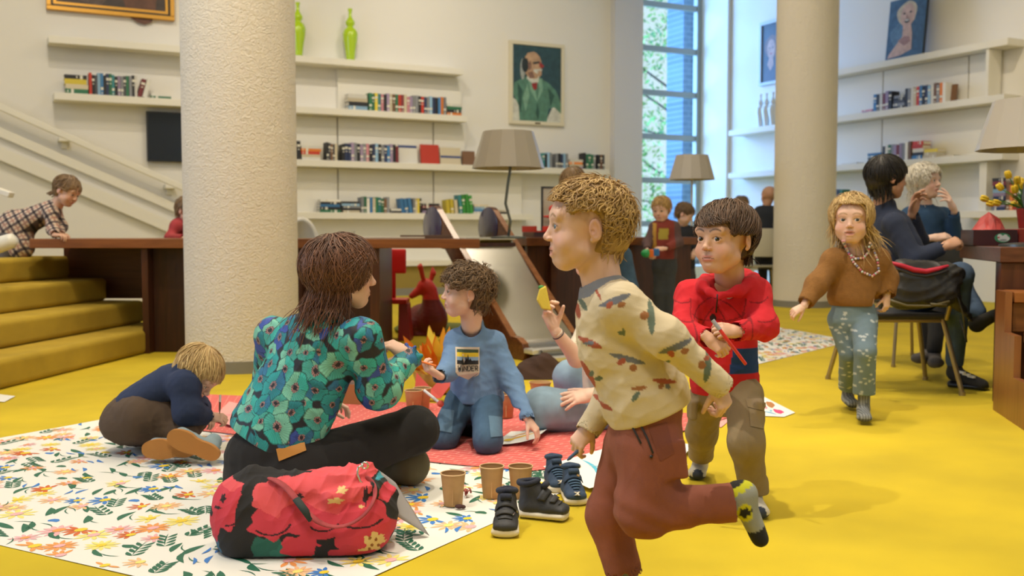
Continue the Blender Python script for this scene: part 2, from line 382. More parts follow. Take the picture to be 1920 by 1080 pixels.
for z, dx in ((1.6, 1.6), (2.6, -1.4), (3.6, 1.3), (4.4, -1.2), (1.1, -1.5), (3.1, .9)): mb.tube([(4.15, 22.5, z), (3.5, 22.4, z+.35), (2.4-.2*dx, 22.2, z+.9+.3*dx)], [.05, .03, .012], 6)
mb.build('trunk', mat('bark', (.10, .08, .05), .9), root)
mb = MB()
for i in range(9000):
    c = V(random.uniform(1.0, 5.0), random.uniform(21.4, 23.4), random.uniform(.2, 7.2))
    if random.random() < .30+.30*math.sin(c.x*3.1+1.2*c.z)+.2*sin(c.z*4.3-c.x): continue
    a = nz((random.gauss(0, 1), random.gauss(0, .6), random.gauss(0, 1))); b = nz(a.cross(V(random.random(), .3, random.random())))
    L_ = random.uniform(.035, .085); mb.poly([c-a*L_, c+b*L_*.45, c+a*L_, c-b*L_*.45], random.choice((0, 0, 1, 2)))
mb.build('leaves', [mat('leaf_green', (.26, .62, .16), .6), mat('leaf_pale', (.55, .82, .30), .6), mat('leaf_deep', (.10, .40, .14), .6)], root)
tag(MB().box((3, 24, -.35), (30, 14, .2)).build('ground', mat('garden_lawn', (.16, .34, .08), .9, var=.3)), kind='structure')

# columns
def column(cx, cy, r, name='column'):
    prof = [(r, .075)]+[(r, .1+.2*i) for i in range(1, 30)]+[(r, 5.99)]
    o = MB().lathe(prof, (cx, cy, 0), 72).build(name, m_stucco, smooth=True); o.data.set_sharp_from_angle(angle=radians(40))
    tag(o, kind='structure')
    b = MB().lathe([(r+.004, 0), (r+.004, .075)], (cx, cy, 0), 72).build('base', m_grey, o, smooth='auto')
column((453-960)/F*6.47, 6.47, .352); column((1507-960)/F*11.74, 11.74, .345)

# carpeted stairs at left
e = V(.12, .993, 0).normalized(); nperp = V(-e.y, e.x, 0)
for i in range(4):
    base = V(-2.79, 5.57, 0)+nperp*(.28*i); z = .17*(i+1); L0 = -2.4; L1 = 2.2
    a = base+e*L0; b = base+e*(7.74-base.y)/e.y
    poly = [a, b, b+nperp*(3.2-.28*i), a+nperp*(3.2-.28*i)]
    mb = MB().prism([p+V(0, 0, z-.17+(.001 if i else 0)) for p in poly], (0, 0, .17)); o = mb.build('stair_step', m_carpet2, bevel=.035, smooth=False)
    for md in o.modifiers: md.segments = 5
    tag(o, ['lowest', 'second', 'third', 'topmost'][i]+' mustard carpeted step of the broad stairs beside the long table', 'step', kind='structure')
# plinth with white slab along the left wall
mb = MB(); wl(mb, uL(380), uL(1140), .1, .40, .0, .5, 0); wl(mb, uL(380), uL(1140), 0, .1, 0, .5, 1); wl(mb, uL(380), uL(1140), .40, .47, 0, .55, 2); wl(mb, uL(380), uL(1140), .47, .66, 0, .1, 2)
tag(mb.build('trim_2', [mat('olive_carpet', (.30, .22, .05), .95), m_grey, m_white]), kind='structure')
# shelves
SHZ = [zL(110, 67, .3), zL(110, 173, .3), zL(600, 300, .3), zL(700, 399, .3)]
def shelf(side, u0, u1, z, label, th=.085, dep=.3):
    mb = MB(); (wl if side == 'L' else wr)(mb, u0, u1, z-th, z, .004, dep)
    return tag(mb.build('wall_shelf', m_white, bevel=.004), label, 'shelf', 'white wall shelves')
UE = {'L': [(uL(100, .3), uL(870, .3)), (uL(108, .3), uL(878, .3)), (uL(470, .3), uL(1140, .3)), (uL(470, .3), uL(1000, .3))],
      'R': [(uR(1460, .3), uR(1880, .3)), (uR(1364, .3), uR(1876, .3)), (uR(1364, .3), uR(1876, .3)), (uR(1790, .3), uR(2200, .3))]}
ordn = ['topmost', 'second highest', 'third highest', 'lowest']
for i in range(4):
    shelf('L', *UE['L'][i], SHZ[i], ordn[i]+' white shelf on the long wall behind the big stucco column')
    shelf('R', *UE['R'][i], SHZ[i], ordn[i]+' white shelf on the side wall behind the seated adults')
def panel(side, u0, u1, z0, z1, label):
    mb = MB(); (wl if side == 'L' else wr)(mb, u0, u1, z0, z1, .003, .06); return tag(mb.build('back_panel', m_white), label, 'panel', 'white shelf back panels')
P_ = [uL(440), uL(632), uL(810), uL(868), uL(974)]
panel('L', P_[1]+.01, P_[3]-.05, SHZ[1], SHZ[0]-.09, 'white back panel under the topmost shelf of the long wall')
panel('L', P_[0], P_[1]-.01, SHZ[2], SHZ[1]-.09, 'white back panel nearest the stucco column above the third shelf')
panel('L', P_[1]+.01, P_[2]-.01, SHZ[2], SHZ[1]-.09, 'middle white back panel above the third shelf of the long wall')
panel('L', P_[2]+.01, P_[3], SHZ[2], SHZ[1]-.09, 'narrow white back panel above the third shelf beside the man portrait')
panel('L', P_[0], P_[1]-.01, SHZ[3], SHZ[2]-.09, 'white back panel nearest the stucco column above the lowest shelf')
panel('L', P_[1]+.01, P_[2]-.01, SHZ[3], SHZ[2]-.09, 'middle white back panel above the lowest shelf of the long wall')
panel('L', P_[2]+.01, P_[4], SHZ[3], SHZ[2]-.09, 'white back panel above the lowest shelf behind the grey lamp')
panel('L', P_[0], P_[4], .67, SHZ[3]-.09, 'long white panel under the lowest shelf of the long wall')
Q_ = [uR(1500), uR(1656), uR(1815), uR(1872)]
for a, b, t in ((0, 1, 'nearest the far column'), (1, 2, 'in the middle'), (2, 3, 'at the bright end')):
    panel('R', Q_[a]+.01, Q_[b]-.01, SHZ[1], SHZ[0]-.09, 'white back panel '+t+' under the topmost side wall shelf')
for a, b, t in ((0, 1, 'nearest the far column'), (1, 3, 'at the bright end')):
    panel('R', Q_[a]+.01, Q_[b]-.01, SHZ[2], SHZ[1]-.09, 'white back panel '+t+' under the second side wall shelf')
mb = MB(); wr(mb, Q_[3]-.02, Q_[3]+.02, SHZ[1], SHZ[0]-.09, .06, .28); tag(mb.build('shelf_upright', m_white), 'white upright closing the upper side wall shelves', 'panel')
mb = MB(); wr(mb, Q_[3]-.1, Q_[3], SHZ[3], SHZ[2]-.09, .004, .24); tag(mb.build('shelf_upright', m_white), 'white upright below the third side wall shelf', 'panel')
# handrail on the left wall
a = HIT(-60, 174, LA+NL*.18, NL); b = HIT(372, 365, LA+NL*.18, NL)
root = empty('handrail', b, 'white sloping handrail fixed to the long wall by the stairs', 'handrail')
mb = MB(); d = nz(b-a); mid = (a+b)/2; R = Matrix((d, NL, d.cross(NL))).transposed(); mb.box(mid, ((b-a).length, .06, .075), M=R); mb.build('rail', m_white, root, bevel=.01)
for px, py in ((120, 262), (318, 350)):
    q = HIT(px, py, LA+NL*.1, NL); MB().box(q, (.13, .2, .05), ROTL).box(q+V(0, 0, -.05)-NL*.07, (.06, .05, .1), ROTL).build('bracket', m_white, root, bevel=.006)
# sloping raised bands on the wall, shaped after rail shadows and a stair stringer
for (x0, y0, x1, y1, off, th, lab) in ((-60, 262, 352, 440, .05, .14, 'lower'), (-60, 222, 352, 400, .03, .10, 'upper')):
    a = HIT(x0, y0, LA+NL*off, NL); b = HIT(x1, y1, LA+NL*off, NL); d = nz(b-a); R = Matrix((d, NL, d.cross(NL))).transposed()
    tag(MB().box((a+b)/2, ((b-a).length, .08, th), M=R).build('trim_%d' % (3 if lab == 'lower' else 4), m_white), kind='structure')
# ================================================================== BOOKS
m_cover = mat('book_cover', (1, 1, 1), .55, objcol=True); m_pages = mat('book_pages', (.72, .68, .58), .9); m_band = mat('book_label', (.75, .72, .62), .6)
def bookmesh(band):
    mb = MB(); mb.box((0, -.47, 0), (1, .06, 1)).box((-.46, .03, 0), (.08, .94, 1)).box((.46, .03, 0), (.08, .94, 1)).box((0, .01, 0), (.84, .9, .95), m=1)
    if band: mb.box((0, -.5, band), (.94, .01, .12), m=2).box((0, -.5, band-.2), (.5, .01, .05), m=2)
    me = bpy.data.meshes.new('book'); me.from_pydata(mb.v, [], mb.f)
    for m in (m_cover, m_pages, m_band): me.materials.append(m)
    me.polygons.foreach_set('material_index', mb.m); me.update(); return me
BOOKM = [bookmesh(b) for b in (0, .25, -.2)]
PAL = {'k': ('black', (.02, .02, .025)), 'n': ('navy', (.025, .04, .11)), 'b': ('blue', (.05, .19, .42)), 'l': ('pale blue', (.28, .47, .66)), 'g': ('green', (.03, .16, .08)), 'G': ('bright green', (.05, .30, .05)),
       't': ('teal', (.04, .22, .24)), 'w': ('white', (.72, .70, .64)), 'c': ('cream', (.62, .54, .38)), 'y': ('yellow', (.70, .55, .05)), 'o': ('orange', (.75, .22, .03)), 'r': ('red', (.50, .04, .02)), 'm': ('maroon', (.20, .03, .04)),
       'p': ('mauve', (.33, .25, .38)), 's': ('grey', (.24, .25, .27)), 'd': ('dark grey', (.07, .07, .08)), 'u': ('brown', (.20, .10, .05)), 'i': ('pink', (.60, .25, .30))}
ORD = 'first second third fourth fifth sixth seventh eighth ninth tenth eleventh twelfth thirteenth fourteenth fifteenth sixteenth seventeenth eighteenth nineteenth twentieth'.split()
ORD += ['twenty-'+k for k in ORD[:9]]+['thirtieth']+['thirty-'+k for k in ORD[:9]]
rb = random.Random(5)
def book(side, u, z, off, th, dep, h, key, lab, grp, rotx=0, lean=0):
    o = bpy.data.objects.new('book', rb.choice(BOOKM)); COL.objects.link(o); c = PAL[key][1]; f = rb.uniform(.8, 1.2); o.color = (min(1, c[0]*f), min(1, c[1]*f), min(1, c[2]*f), 1)
    p = (pL if side == 'L' else pR)(u, z, off); rot = ROTL if side == 'L' else ROTR
    if rotx: o.rotation_euler = (0, pi/2, rot); o.scale = (th, dep, h); o.location = p+V(0, 0, th/2)
    else: o.rotation_euler = (0, lean, rot); o.scale = (th, dep, h); o.location = p+V(0, 0, h/2*cos(lean)+th/2*abs(sin(lean))+.0005)
    tag(o, lab, 'book', grp)
def brow(side, sh, px0, px1, keys, where, h=.215, lean=0, jit=.03, z=None):
    zz = SHZ[sh] if z is None else z; f = uL if side == 'L' else uR; u0, u1 = f(px0, .25), f(px1, .25); n = len(keys); w = (u1-u0)/n
    for i, k in enumerate(keys):
        if k == ' ': continue
        hh = h*(1+rb.uniform(-jit*3, jit)); ln = lean if lean else 0; dep = .15
        book(side, u0+w*(i+.5)+rb.uniform(-.002, .002), zz, .19, abs(w)*(.93 if not ln else .8), dep, hh, k, f"{PAL[k][0]} book, {ORD[i]} spine in the {where}", 'books in the '+where, 0, ln)
def bstack(side, sh, px0, px1, keys, th, where, z=None):
    f = uL if side == 'L' else uR; u0, u1 = f(px0, .25), f(px1, .25); z = SHZ[sh] if z is None else z; w = abs(u1-u0)
    for i, k in enumerate(keys):
        t = th*rb.uniform(.85, 1.1); book(side, (u0+u1)/2+rb.uniform(-.01, .01), z, .18, t, .16, w*rb.uniform(.9, 1), k, f"{PAL[k][0]} book lying {ORD[i]} from bottom of the {where}", 'books in the '+where, 1); z += t+.0005
def bface(side, sh, px0, px1, h, key, lab, band=None):
    f = uL if side == 'L' else uR; u0, u1 = f(px0, .2), f(px1, .2); w = abs(u1-u0); p = (pL if side == 'L' else pR)((u0+u1)/2, SHZ[sh], .16); rot = ROTL if side == 'L' else ROTR
    R = Matrix.Rotation(rot, 3, 'Z') @ Matrix.Rotation(-.12, 3, 'X'); mb = MB(); mb.box(p+R@V(0, 0, h/2+.004), (w, .03, h), M=R); mb.box(p+R@V(.002, 0, h/2+.004), (w-.01, .022, h+.002), M=R, m=1)
    if band: mb.box(p+R@V(0, -.016, h*band[0]+.004), (w*.98, .003, h*band[1]), M=R, m=2)
    tag(mb.build('book', [mat('face_cover_'+key, PAL[key][1], .5), m_pages, mat('face_band', (.04, .07, .22), .5)]), lab, 'book')
L1 = 'row on second shelf above the screen'
bstack('L', 1, 128, 171, 'gcyk', .055, 'pile on second shelf nearest the stairs')
brow('L', 1, 173, 263, 'rkdlbkngtkpsdgskw', L1, .25); brow('L', 1, 266, 286, 'mw', 'leaning pair above the black screen', .22, .28)
bstack('L', 1, 287, 328, 'gw', .03, 'flat pair above the black screen')
bstack('L', 1, 655, 692, 'lkcw', .05, 'second shelf pile under the vases')
brow('L', 1, 693, 837, 'ggytikpcugrmcipsskrnslnkbos', 'second shelf row under the vases', .235)
bstack('L', 1, 838, 866, 'okgw', .04, 'pile closing the second shelf row')
brow('L', 2, 558, 565, 'k', 'third shelf corner by the column', .25)
bstack('L', 2, 566, 604, 'wcrow', .036, 'orange and white third shelf pile')
brow('L', 2, 613, 633, 'kdudc', 'small dark third shelf row', .23)
brow('L', 2, 642, 748, 'knnpskpsiknlksnbpkm', 'long navy third shelf row', .24)
bface('L', 2, 750, 785, .26, 'w', 'white picture book with navy band standing face out on third shelf', (.88, .13))
bface('L', 2, 792, 826, .27, 'r', 'red hardback standing face out on the third shelf')
bface('L', 2, 828, 866, .24, 'c', 'cream book with blue pattern band facing out on third shelf', (.45, .12))
bface('L', 2, 870, 893, .2, 'u', 'small dark brown book facing out behind the grey lamp shade')
brow('L', 2, 1016, 1034, 'tkls', 'short row past the lamp shade', .22); brow('L', 2, 1041, 1064, 'sknls', 'blue-grey third shelf row', .22)
bstack('L', 2, 1066, 1092, 'pcow', .035, 'small pile near the pilaster'); brow('L', 2, 1093, 1106, 'kgg', 'green trio near the pilaster', .24)
brow('L', 2, 1107, 1132, 'gs kuk', 'last row beside the pilaster', .235)
bstack('L', 3, 600, 640, 'gkbkw', .034, 'white topped lowest shelf pile'); bstack('L', 3, 642, 676, 'ckslk', .032, 'grey lowest shelf pile')
brow('L', 3, 677, 730, 'sgwbcgtgus', 'green and cream lowest shelf row', .21); bstack('L', 3, 731, 758, 'kw', .03, 'flat lowest shelf pair')
brow('L', 3, 750, 772, 'bbb', 'leaning blue lowest shelf trio', .2, -.15); brow('L', 3, 774, 790, 'scyk', 'cream lowest shelf set', .2)
bstack('L', 3, 790, 825, 'pkmk', .033, 'dark lowest shelf pile'); brow('L', 3, 836, 858, 'yyc', 'leaning yellow lowest shelf trio', .2, -.1)
brow('L', 3, 859, 886, 'tGGG', 'tall leaning green set', .27, -.1); bstack('L', 3, 888, 917, 'wblc', .034, 'blue and white pile at the lamp')
bstack('L', 3, 926, 955, 'kc', .03, 'thin pile behind the lamp stem')
brow('R', 1, 1634, 1668, 'bkwmpk', 'dark upper side wall set', .24); bstack('R', 1, 1670, 1692, 'ksdks', .034, 'silver and black side wall pile')
brow('R', 1, 1693, 1768, 'kswcrbknlwusow', 'mixed upper side wall row', .25); bface('R', 1, 1768, 1782, .22, 'u', 'brown patterned book facing out on the side wall second shelf')
bstack('R', 1, 1612, 1632, 'pi', .02, 'tiny upper side wall pile')
bstack('R', 2, 1625, 1652, 'tklb', .03, 'teal side wall pile'); brow('R', 2, 1653, 1700, 'kwgspmpsw', 'mauve side wall row', .22)
brow('R', 2, 1701, 1706, 'u', 'gap beside the mauve row', .24); bstack('R', 2, 1707, 1728, 'bkwrr', .045, 'red topped side wall pile'); bstack('R', 2, 1729, 1755, 'ccy', .04, 'golden side wall pile')
bstack('R', 2, 1575, 1605, 'w', .02, 'spot beside the far column'); bstack('R', 2, 1762, 1785, 'c', .02, 'spot past the golden pile')
bstack('R', 3, 1859, 1884, 'npknplkmk', .045, 'tall purple pile above the red tissue'); brow('R', 3, 1886, 1906, 'uor', 'orange trio beside the tall purple pile', .32); brow('R', 3, 1907, 1935, 'gkgs', 'green set on the low side shelf', .27)
brow('R', 3, 1568, 1580, 'kg', 'pair low by the far column', .2, z=zR(1570, 380, .25))
mb = MB(); wr(mb, uR(1560, .3), uR(1620, .3), zR(1570, 380, .25)-.085, zR(1570, 380, .25)-.001, .004, .3); tag(mb.build('wall_shelf', m_white), 'short low white shelf beside the far column', 'shelf', 'white wall shelves')

# ================================================================== VASES, SCREEN, PAINTINGS
m_lime = mat('lime_glaze', (.42, .62, .01), .22, coat=.4); m_wv = mat('white_glaze', (.72, .74, .72), .3)
def vase(p, h, m, label, grp):
    k = h; prof = [(0, 0), (.105*k, 0), (.10*k, .05*k), (.12*k, .2*k), (.165*k, .42*k), (.175*k, .52*k), (.14*k, .6*k), (.075*k, .645*k), (.07*k, .66*k), (.105*k, .7*k), (.11*k, .745*k), (.075*k, .79*k), (.04*k, .84*k), (.036*k, .93*k), (.055*k, .985*k), (.05*k, 1*k), (.03*k, .97*k), (.028*k, .8*k)]
    tag(MB().lathe([(r*.82, z) for r, z in prof], p, 28, cap=False).build('vase', m, smooth=True), label, 'vase', grp)
vase(pL(uL(563, .16), SHZ[0], .16), .70, m_lime, 'lime green double gourd vase half hidden by the stucco column', 'lime green vases')
vase(pL(uL(660, .16), SHZ[0], .16), .69, m_lime, 'lime green double gourd vase standing alone on the topmost shelf', 'lime green vases')
for px, t in ((1423, 'farthest from the column'), (1434, 'between its two twins'), (1446, 'touching the column edge')):
    vase(pR(uR(px, .15), SHZ[1], .15), .52, m_wv, 'small white bottle vase on the blue-lit shelf, '+t, 'white bottle vases')
def framed(side, px0, px1, py0, py1, name, label, fcol, fw, bgc, off=.002, dep=.05, inner=None):
    f = uL if side == 'L' else uR; zz = zL if side == 'L' else zR; u0, u1 = f(px0), f(px1)
    z1, z0 = (zz(px0, py0)+zz(px1, py0))/2, (zz(px0, py1)+zz(px1, py1))/2
    if side == 'L': z1 = zz((px0+px1)/2, py0); z0 = zz((px0+px1)/2, py1)
    W_ = wl if side == 'L' else wr; root = empty(name, (pL if side == 'L' else pR)((u0+u1)/2, z0, off), label, 'painting')
    s = 1 if u1 > u0 else -1
    mb = MB()
    for a, b, c, d in ((u0, u1, z0, z0+fw), (u0, u1, z1-fw, z1), (u0, u0+s*fw, z0+fw, z1-fw), (u1-s*fw, u1, z0+fw, z1-fw)): W_(mb, min(a, b), max(a, b), c, d, off, off+dep)
    mb.build('frame', fcol, root, bevel=.006)
    if inner:
        mb = MB(); g = fw*.45
        for a, b, c, d in ((u0+s*fw, u1-s*fw, z0+fw, z0+fw+g), (u0+s*fw, u1-s*fw, z1-fw-g, z1-fw), (u0+s*fw, u0+s*(fw+g), z0+fw, z1-fw), (u1-s*(fw+g), u1-s*fw, z0+fw, z1-fw)): W_(mb, min(a, b), max(a, b), c, d, off, off+dep*.8)
        mb.build('inner_frame', inner, root)
    return root, u0, u1, z0, z1
def canvas(root, side, u0, u1, z0, z1, fw, bgc, shapes, d=.03, off=.002):
    """paint patches: (poly in 0..1 coords left-right/bottom-top, colour)"""
    P = pL if side == 'L' else pR; s = 1 if u1 > u0 else -1; a0, a1 = u0+s*fw, u1-s*fw; b0, b1 = z0+fw, z1-fw; mb = MB(); mats = [bgc]; q = lambda x, y, k: P(lerp(a0, a1, x), lerp(b0, b1, y), off+d+k*.0006)
    if side == 'L': wl(mb, min(a0, a1), max(a0, a1), b0, b1, off+.002, off+d)
    else: wr(mb, min(a0, a1), max(a0, a1), b0, b1, off+.002, off+d)
    for i, (poly, c) in enumerate(shapes):
        if c not in mats: mats.append(c)
        mb.poly([q(x, y, i+1) for x, y in poly], mats.index(c))
    return mb.build('canvas', mats, root)
def blob(cx, cy, rx, ry, n=18, w=0, seed=0, a0=0):
    r = random.Random(seed); ph = r.uniform(0, 6); return [(cx+rx*cos(t+a0)*(1+w*sin(3*t+ph)+w*.6*sin(5*t)), cy+ry*sin(t+a0)*(1+w*sin(3*t+ph)+w*.6*sin(5*t))) for t in [2*pi*i/n for i in range(n)]]
def pm(name, c): return mat('paint_'+name, c, .5, var=.25, vscale=14)
# man portrait
fr = mat('cream_frame', (.72, .66, .50), .5)
root, u0, u1, z0, z1 = framed('L', 953, 1055, 80, 235, 'painting', 'cream framed oil portrait of an elderly man in a green coat', fr, .055, None)
skin, sk2, coat1, coat2, coat3, wht, red, grey, drk = pm('skin', (.50, .32, .20)), pm('skinshade', (.22, .12, .09)), pm('coat', (.09, .22, .16)), pm('coatdark', (.03, .09, .07)), pm('coatlight', (.20, .38, .28)), pm('white', (.62, .62, .55)), pm('red', (.30, .03, .03)), pm('greyw', (.35, .38, .36)), pm('dark', (.02, .03, .035))
canvas(root, 'L', u0, u1, z0, z1, .055, pm('tealbg', (.025, .07, .09)), [
    ([(.0, .30), (.0, 0), (.15, 0), (.12, .25)], wht), ([(.68, 0), (1, 0), (1, .22), (.82, .2)], wht),
    ([(.0, .36), (.04, .5), (.2, .56), (.34, .6), (.56, .58), (.74, .52), (.9, .42), (1, .26), (1, .12), (.86, .2), (.74, .18), (.7, 0), (.14, 0), (.12, .2)], coat1),
    ([(.3, .6), (.36, .4), (.5, .26), (.46, .42), (.42, .56)], coat3), ([(.6, .58), (.62, .42), (.5, .26), (.54, .44), (.52, .56)], coat3), ([(.12, .2), (.1, .5), (.2, .4), (.16, .1)], coat2), ([(.78, .2), (.72, .46), (.86, .36)], coat2), ([(.5, .25), (.47, .1), (.52, .02), (.55, .12)], coat2), ([(.2, .3), (.3, .5), (.34, .34), (.26, .12)], coat3),
    ([(.28, .56), (.32, .66), (.56, .64), (.52, .52), (.44, .48)], wht), ([(.38, .5), (.5, .52), (.49, .43), (.44, .41), (.4, .45)], red),
    (blob(.2, .68, .05, .14), greyw := grey), (blob(.4, .74, .19, .18, w=.04), skin), (blob(.25, .74, .07, .1), drk), ([(.24, .82), (.3, .9), (.44, .92), (.55, .86), (.54, .82), (.4, .86)], skin), ([(.4, .78), (.55, .8), (.56, .775), (.42, .755)], drk), ([(.54, .8), (.64, .74), (.6, .71), (.54, .73)], red), ([(.42, .69), (.6, .7), (.58, .66), (.5, .63), (.42, .66)], wht), ([(.3, .64), (.34, .56), (.44, .58), (.4, .66)], sk2), ([(.3, .76), (.36, .8), (.38, .7), (.32, .66)], sk2), (blob(.545, .64, .04, .04), skin)])
MB().box(pL((u0+u1)/2, z0+.025, .055), (.09, .004, .02), ROTL).build('name_plate', mat('bronze', (.1, .07, .03), .4, metal=1), root)
# gold framed dark painting above
gold = mat('gold_frame', (.62, .33, .06), .35, metal=.6); bk = mat('frame_black', (.03, .02, .01), .4)
root, u0, u1, z0, z1 = framed('L', 97, 333, -190, 31, 'painting', 'large dark oil painting in a heavy gold and black frame', gold, .05, None, dep=.08, inner=bk)
canvas(root, 'L', u0, u1, z0, z1, .07, pm('brownbg', (.05, .035, .03)), [(blob(.3, .25, .2, .22, w=.1), pm('b1', (.09, .06, .05))), (blob(.75, .2, .18, .3, w=.1, seed=2), pm('b2', (.12, .05, .03))), (blob(.5, .6, .3, .25, w=.1, seed=4), pm('b3', (.2, .13, .09)))], d=.04)
mb = MB()
for a, b, c, d in ((u0+.075, u1-.075, z0+.075, z0+.105), (u0+.075, u0+.105, z0+.105, z1-.1), (u1-.105, u1-.075, z0+.105, z1-.1)): wl(mb, a, b, c, d, .044, .06)
mb.build('inner_moulding', gold, root)
# woman photograph portrait on the side wall
root, u0, u1, z0, z1 = framed('R', 1423, 1480, 38, 158, 'painting', 'silver framed dark portrait of a curly haired woman by the column', mat('silver_frame', (.45, .50, .53), .4), .05, None)
canvas(root, 'R', u0, u1, z0, z1, .05, pm('darkbg', (.02, .03, .045)), [(blob(.36, .6, .25, .2, w=.06), pm('hairr', (.13, .06, .04))), (blob(.36, .56, .15, .17), pm('face', (.42, .25, .19))), ([(.1, 0), (.2, .3), (.36, .4), (.55, .3), (.7, 0)], pm('dress', (.03, .03, .05))), ([(.22, .3), (.3, .42), (.44, .42), (.46, .28), (.34, .18)], pm('neck', (.38, .22, .17))), (blob(.36, .48, .05, .012), red), (blob(.3, .58, .03, .012), drk), (blob(.43, .58, .03, .012), drk)])
# canvas leaning on the topmost side shelf
u0, u1 = uR(1657, .2), uR(1722, .2); zb = SHZ[0]; hgt = 1.02*(zR(1690, 3, .1)-zb)
root = empty('painting', pR((u0+u1)/2, zb, .2), 'unframed blue canvas of a laughing fair haired woman leaning on top shelf', 'painting')
R = Matrix.Rotation(ROTR, 3, 'Z') @ Matrix.Rotation(-.10, 3, 'X'); w = abs(u1-u0)*1.05; c0 = pR((u0+u1)/2, zb+.004, .2)
mb = MB(); mb.box(c0+R@V(0, 0, hgt/2), (w, .045, hgt), M=R); mb.build('stretcher', mat('canvas_edge', (.03, .04, .06), .7), root)
def cq(x, y, k): return c0+R@V((x-.5)*w, -.0235-k*.0006, y*hgt)
mb = MB(); cb = [pm('bluebg', (.05, .12, .22)), pm('fair', (.55, .48, .36)), pm('pinks', (.58, .40, .34)), pm('shade', (.35, .20, .18)), drk, pm('teeth', (.7, .68, .65)), pm('bluel', (.10, .20, .32))]
for i, (p, m) in enumerate([([(0, 0), (1, 0), (1, 1), (0, 1)], 0), (blob(.3, .4, .2, .2, w=.1), 6), (blob(.5, .74, .27, .2, w=.05), 1), (blob(.52, .7, .19, .2), 2), ([(.42, .55), (.42, .36), (.1, .1), (.05, .03), (.4, .05), (.7, .12), (.68, .4), (.62, .56)], 2), ([(.3, .3), (.5, .2), (.66, .26), (.62, .34), (.48, .36)], 3), (blob(.43, .74, .035, .015), 4), (blob(.6, .75, .035, .015), 4), (blob(.52, .61, .07, .035), 4), (blob(.52, .62, .055, .015), 5), ([(.5, .72), (.55, .66), (.49, .655)], 3)]):
    mb.poly([cq(x, y, i) for x, y in p], m)
mb.build('canvas', cb, root)
# black screen on the wall
u0, u1 = uL(277), uL(402); z1, z0 = zL(340, 213), zL(300, 304)
root = empty('tv', pL((u0+u1)/2, z0, .06), 'black flat screen mounted low on the wall beside the stucco column', 'screen')
mb = MB(); wl(mb, u0, u1, z0, z1, .04, .09); mb.build('housing', m_black, root, bevel=.006); mb = MB(); wl(mb, u0+.02, u1-.02, z0+.02, z1-.02, .088, .092); mb.build('screen', mat('screen_glass', (.012, .016, .024), .18), root)
mb = MB(); wl(mb, (u0+u1)/2-.2, (u0+u1)/2+.2, z0+.2, z1-.2, 0, .04); mb.build('bracket', m_grey, root)

# ================================================================== TABLES
TZ = .815
def bx(p0, p1, z0, z1, dep, mb, m=0):
    """box with front edge p0->p1, going back by dep"""
    p0 = V(*p0, 0); p1 = V(*p1, 0); d = nz(p1-p0); n = V(-d.y, d.x, 0); c = (p0+p1)/2+n*dep/2+V(0, 0, (z0+z1)/2)
    mb.box(c, ((p1-p0).length, abs(dep), z1-z0), math.atan2(d.y, d.x), m); return mb
root = empty('reading_table', (-1.8, 7.5, 0), 'long dark wooden reading table running behind the stucco column to the slide', 'table')
MB().prism([V(-3.38, 7.1, TZ-.066), V(-.225, 7.1, TZ-.066), V(-.745, 7.95, TZ-.066), V(-3.38, 7.95, TZ-.066)], (0, 0, .066)).build('tabletop', wood('edge_wood', (.27, .095, .028), (.17, .055, .018), .32, 'X'), root, bevel=.004)
for x0, x1 in ((-2.616, -2.10), (-1.53, -.935)):
    mb = MB(); bx((x0, 7.15), (x0+.045, 7.15), 0, TZ-.067, .75, mb); bx((x1-.07, 7.15), (x1, 7.15), 0, TZ-.067, .75, mb); bx((x0+.046, 7.25), (x1-.071, 7.25), .0, TZ-.067, .03, mb, 1)
    mb.build('pedestal', [m_woodz, wood('deep_wood', (.045, .012, .006), (.022, .007, .004), .4, 'Z')], root, bevel=.003)
bx((-3.45, 7.80), (-2.70, 7.80), .35, TZ-.067, .03, MB()).build('back_panel', m_wood, root)
p0 = V(.12, 8.2, 0); p1 = p0+UL*1.72
root = empty('reading_table', (p0+p1)/2, 'dark wooden closed counter between the metal slide and the tall window', 'table')
bx(p0[:2], p1[:2], TZ-.066, TZ, .8, MB()).build('tabletop', wood('mid_wood', (.20, .065, .02), (.11, .035, .012), .35, 'X'), root, bevel=.004)
n_ = V(-UL.y, UL.x, 0); CNN = n_; q0 = p0+n_*.05+UL*.03; q1 = p1+n_*.05-UL*.03
mb = MB(); bx(q0[:2], q1[:2], 0, TZ-.067, .04, mb); mb.build('front_panel', m_woodz, root)
for t in (.12, .45, .8):
    a = q0.lerp(q1, t); b = a+UL*.05; bx((a-n_*.045)[:2], (b-n_*.045)[:2], 0, TZ-.067, .044, MB()).build('post', m_wood, root)
bx((q0+n_*.6)[:2], (q1+n_*.6)[:2], 0, TZ-.067, .04, MB()).build('rear_panel', m_woodz, root)
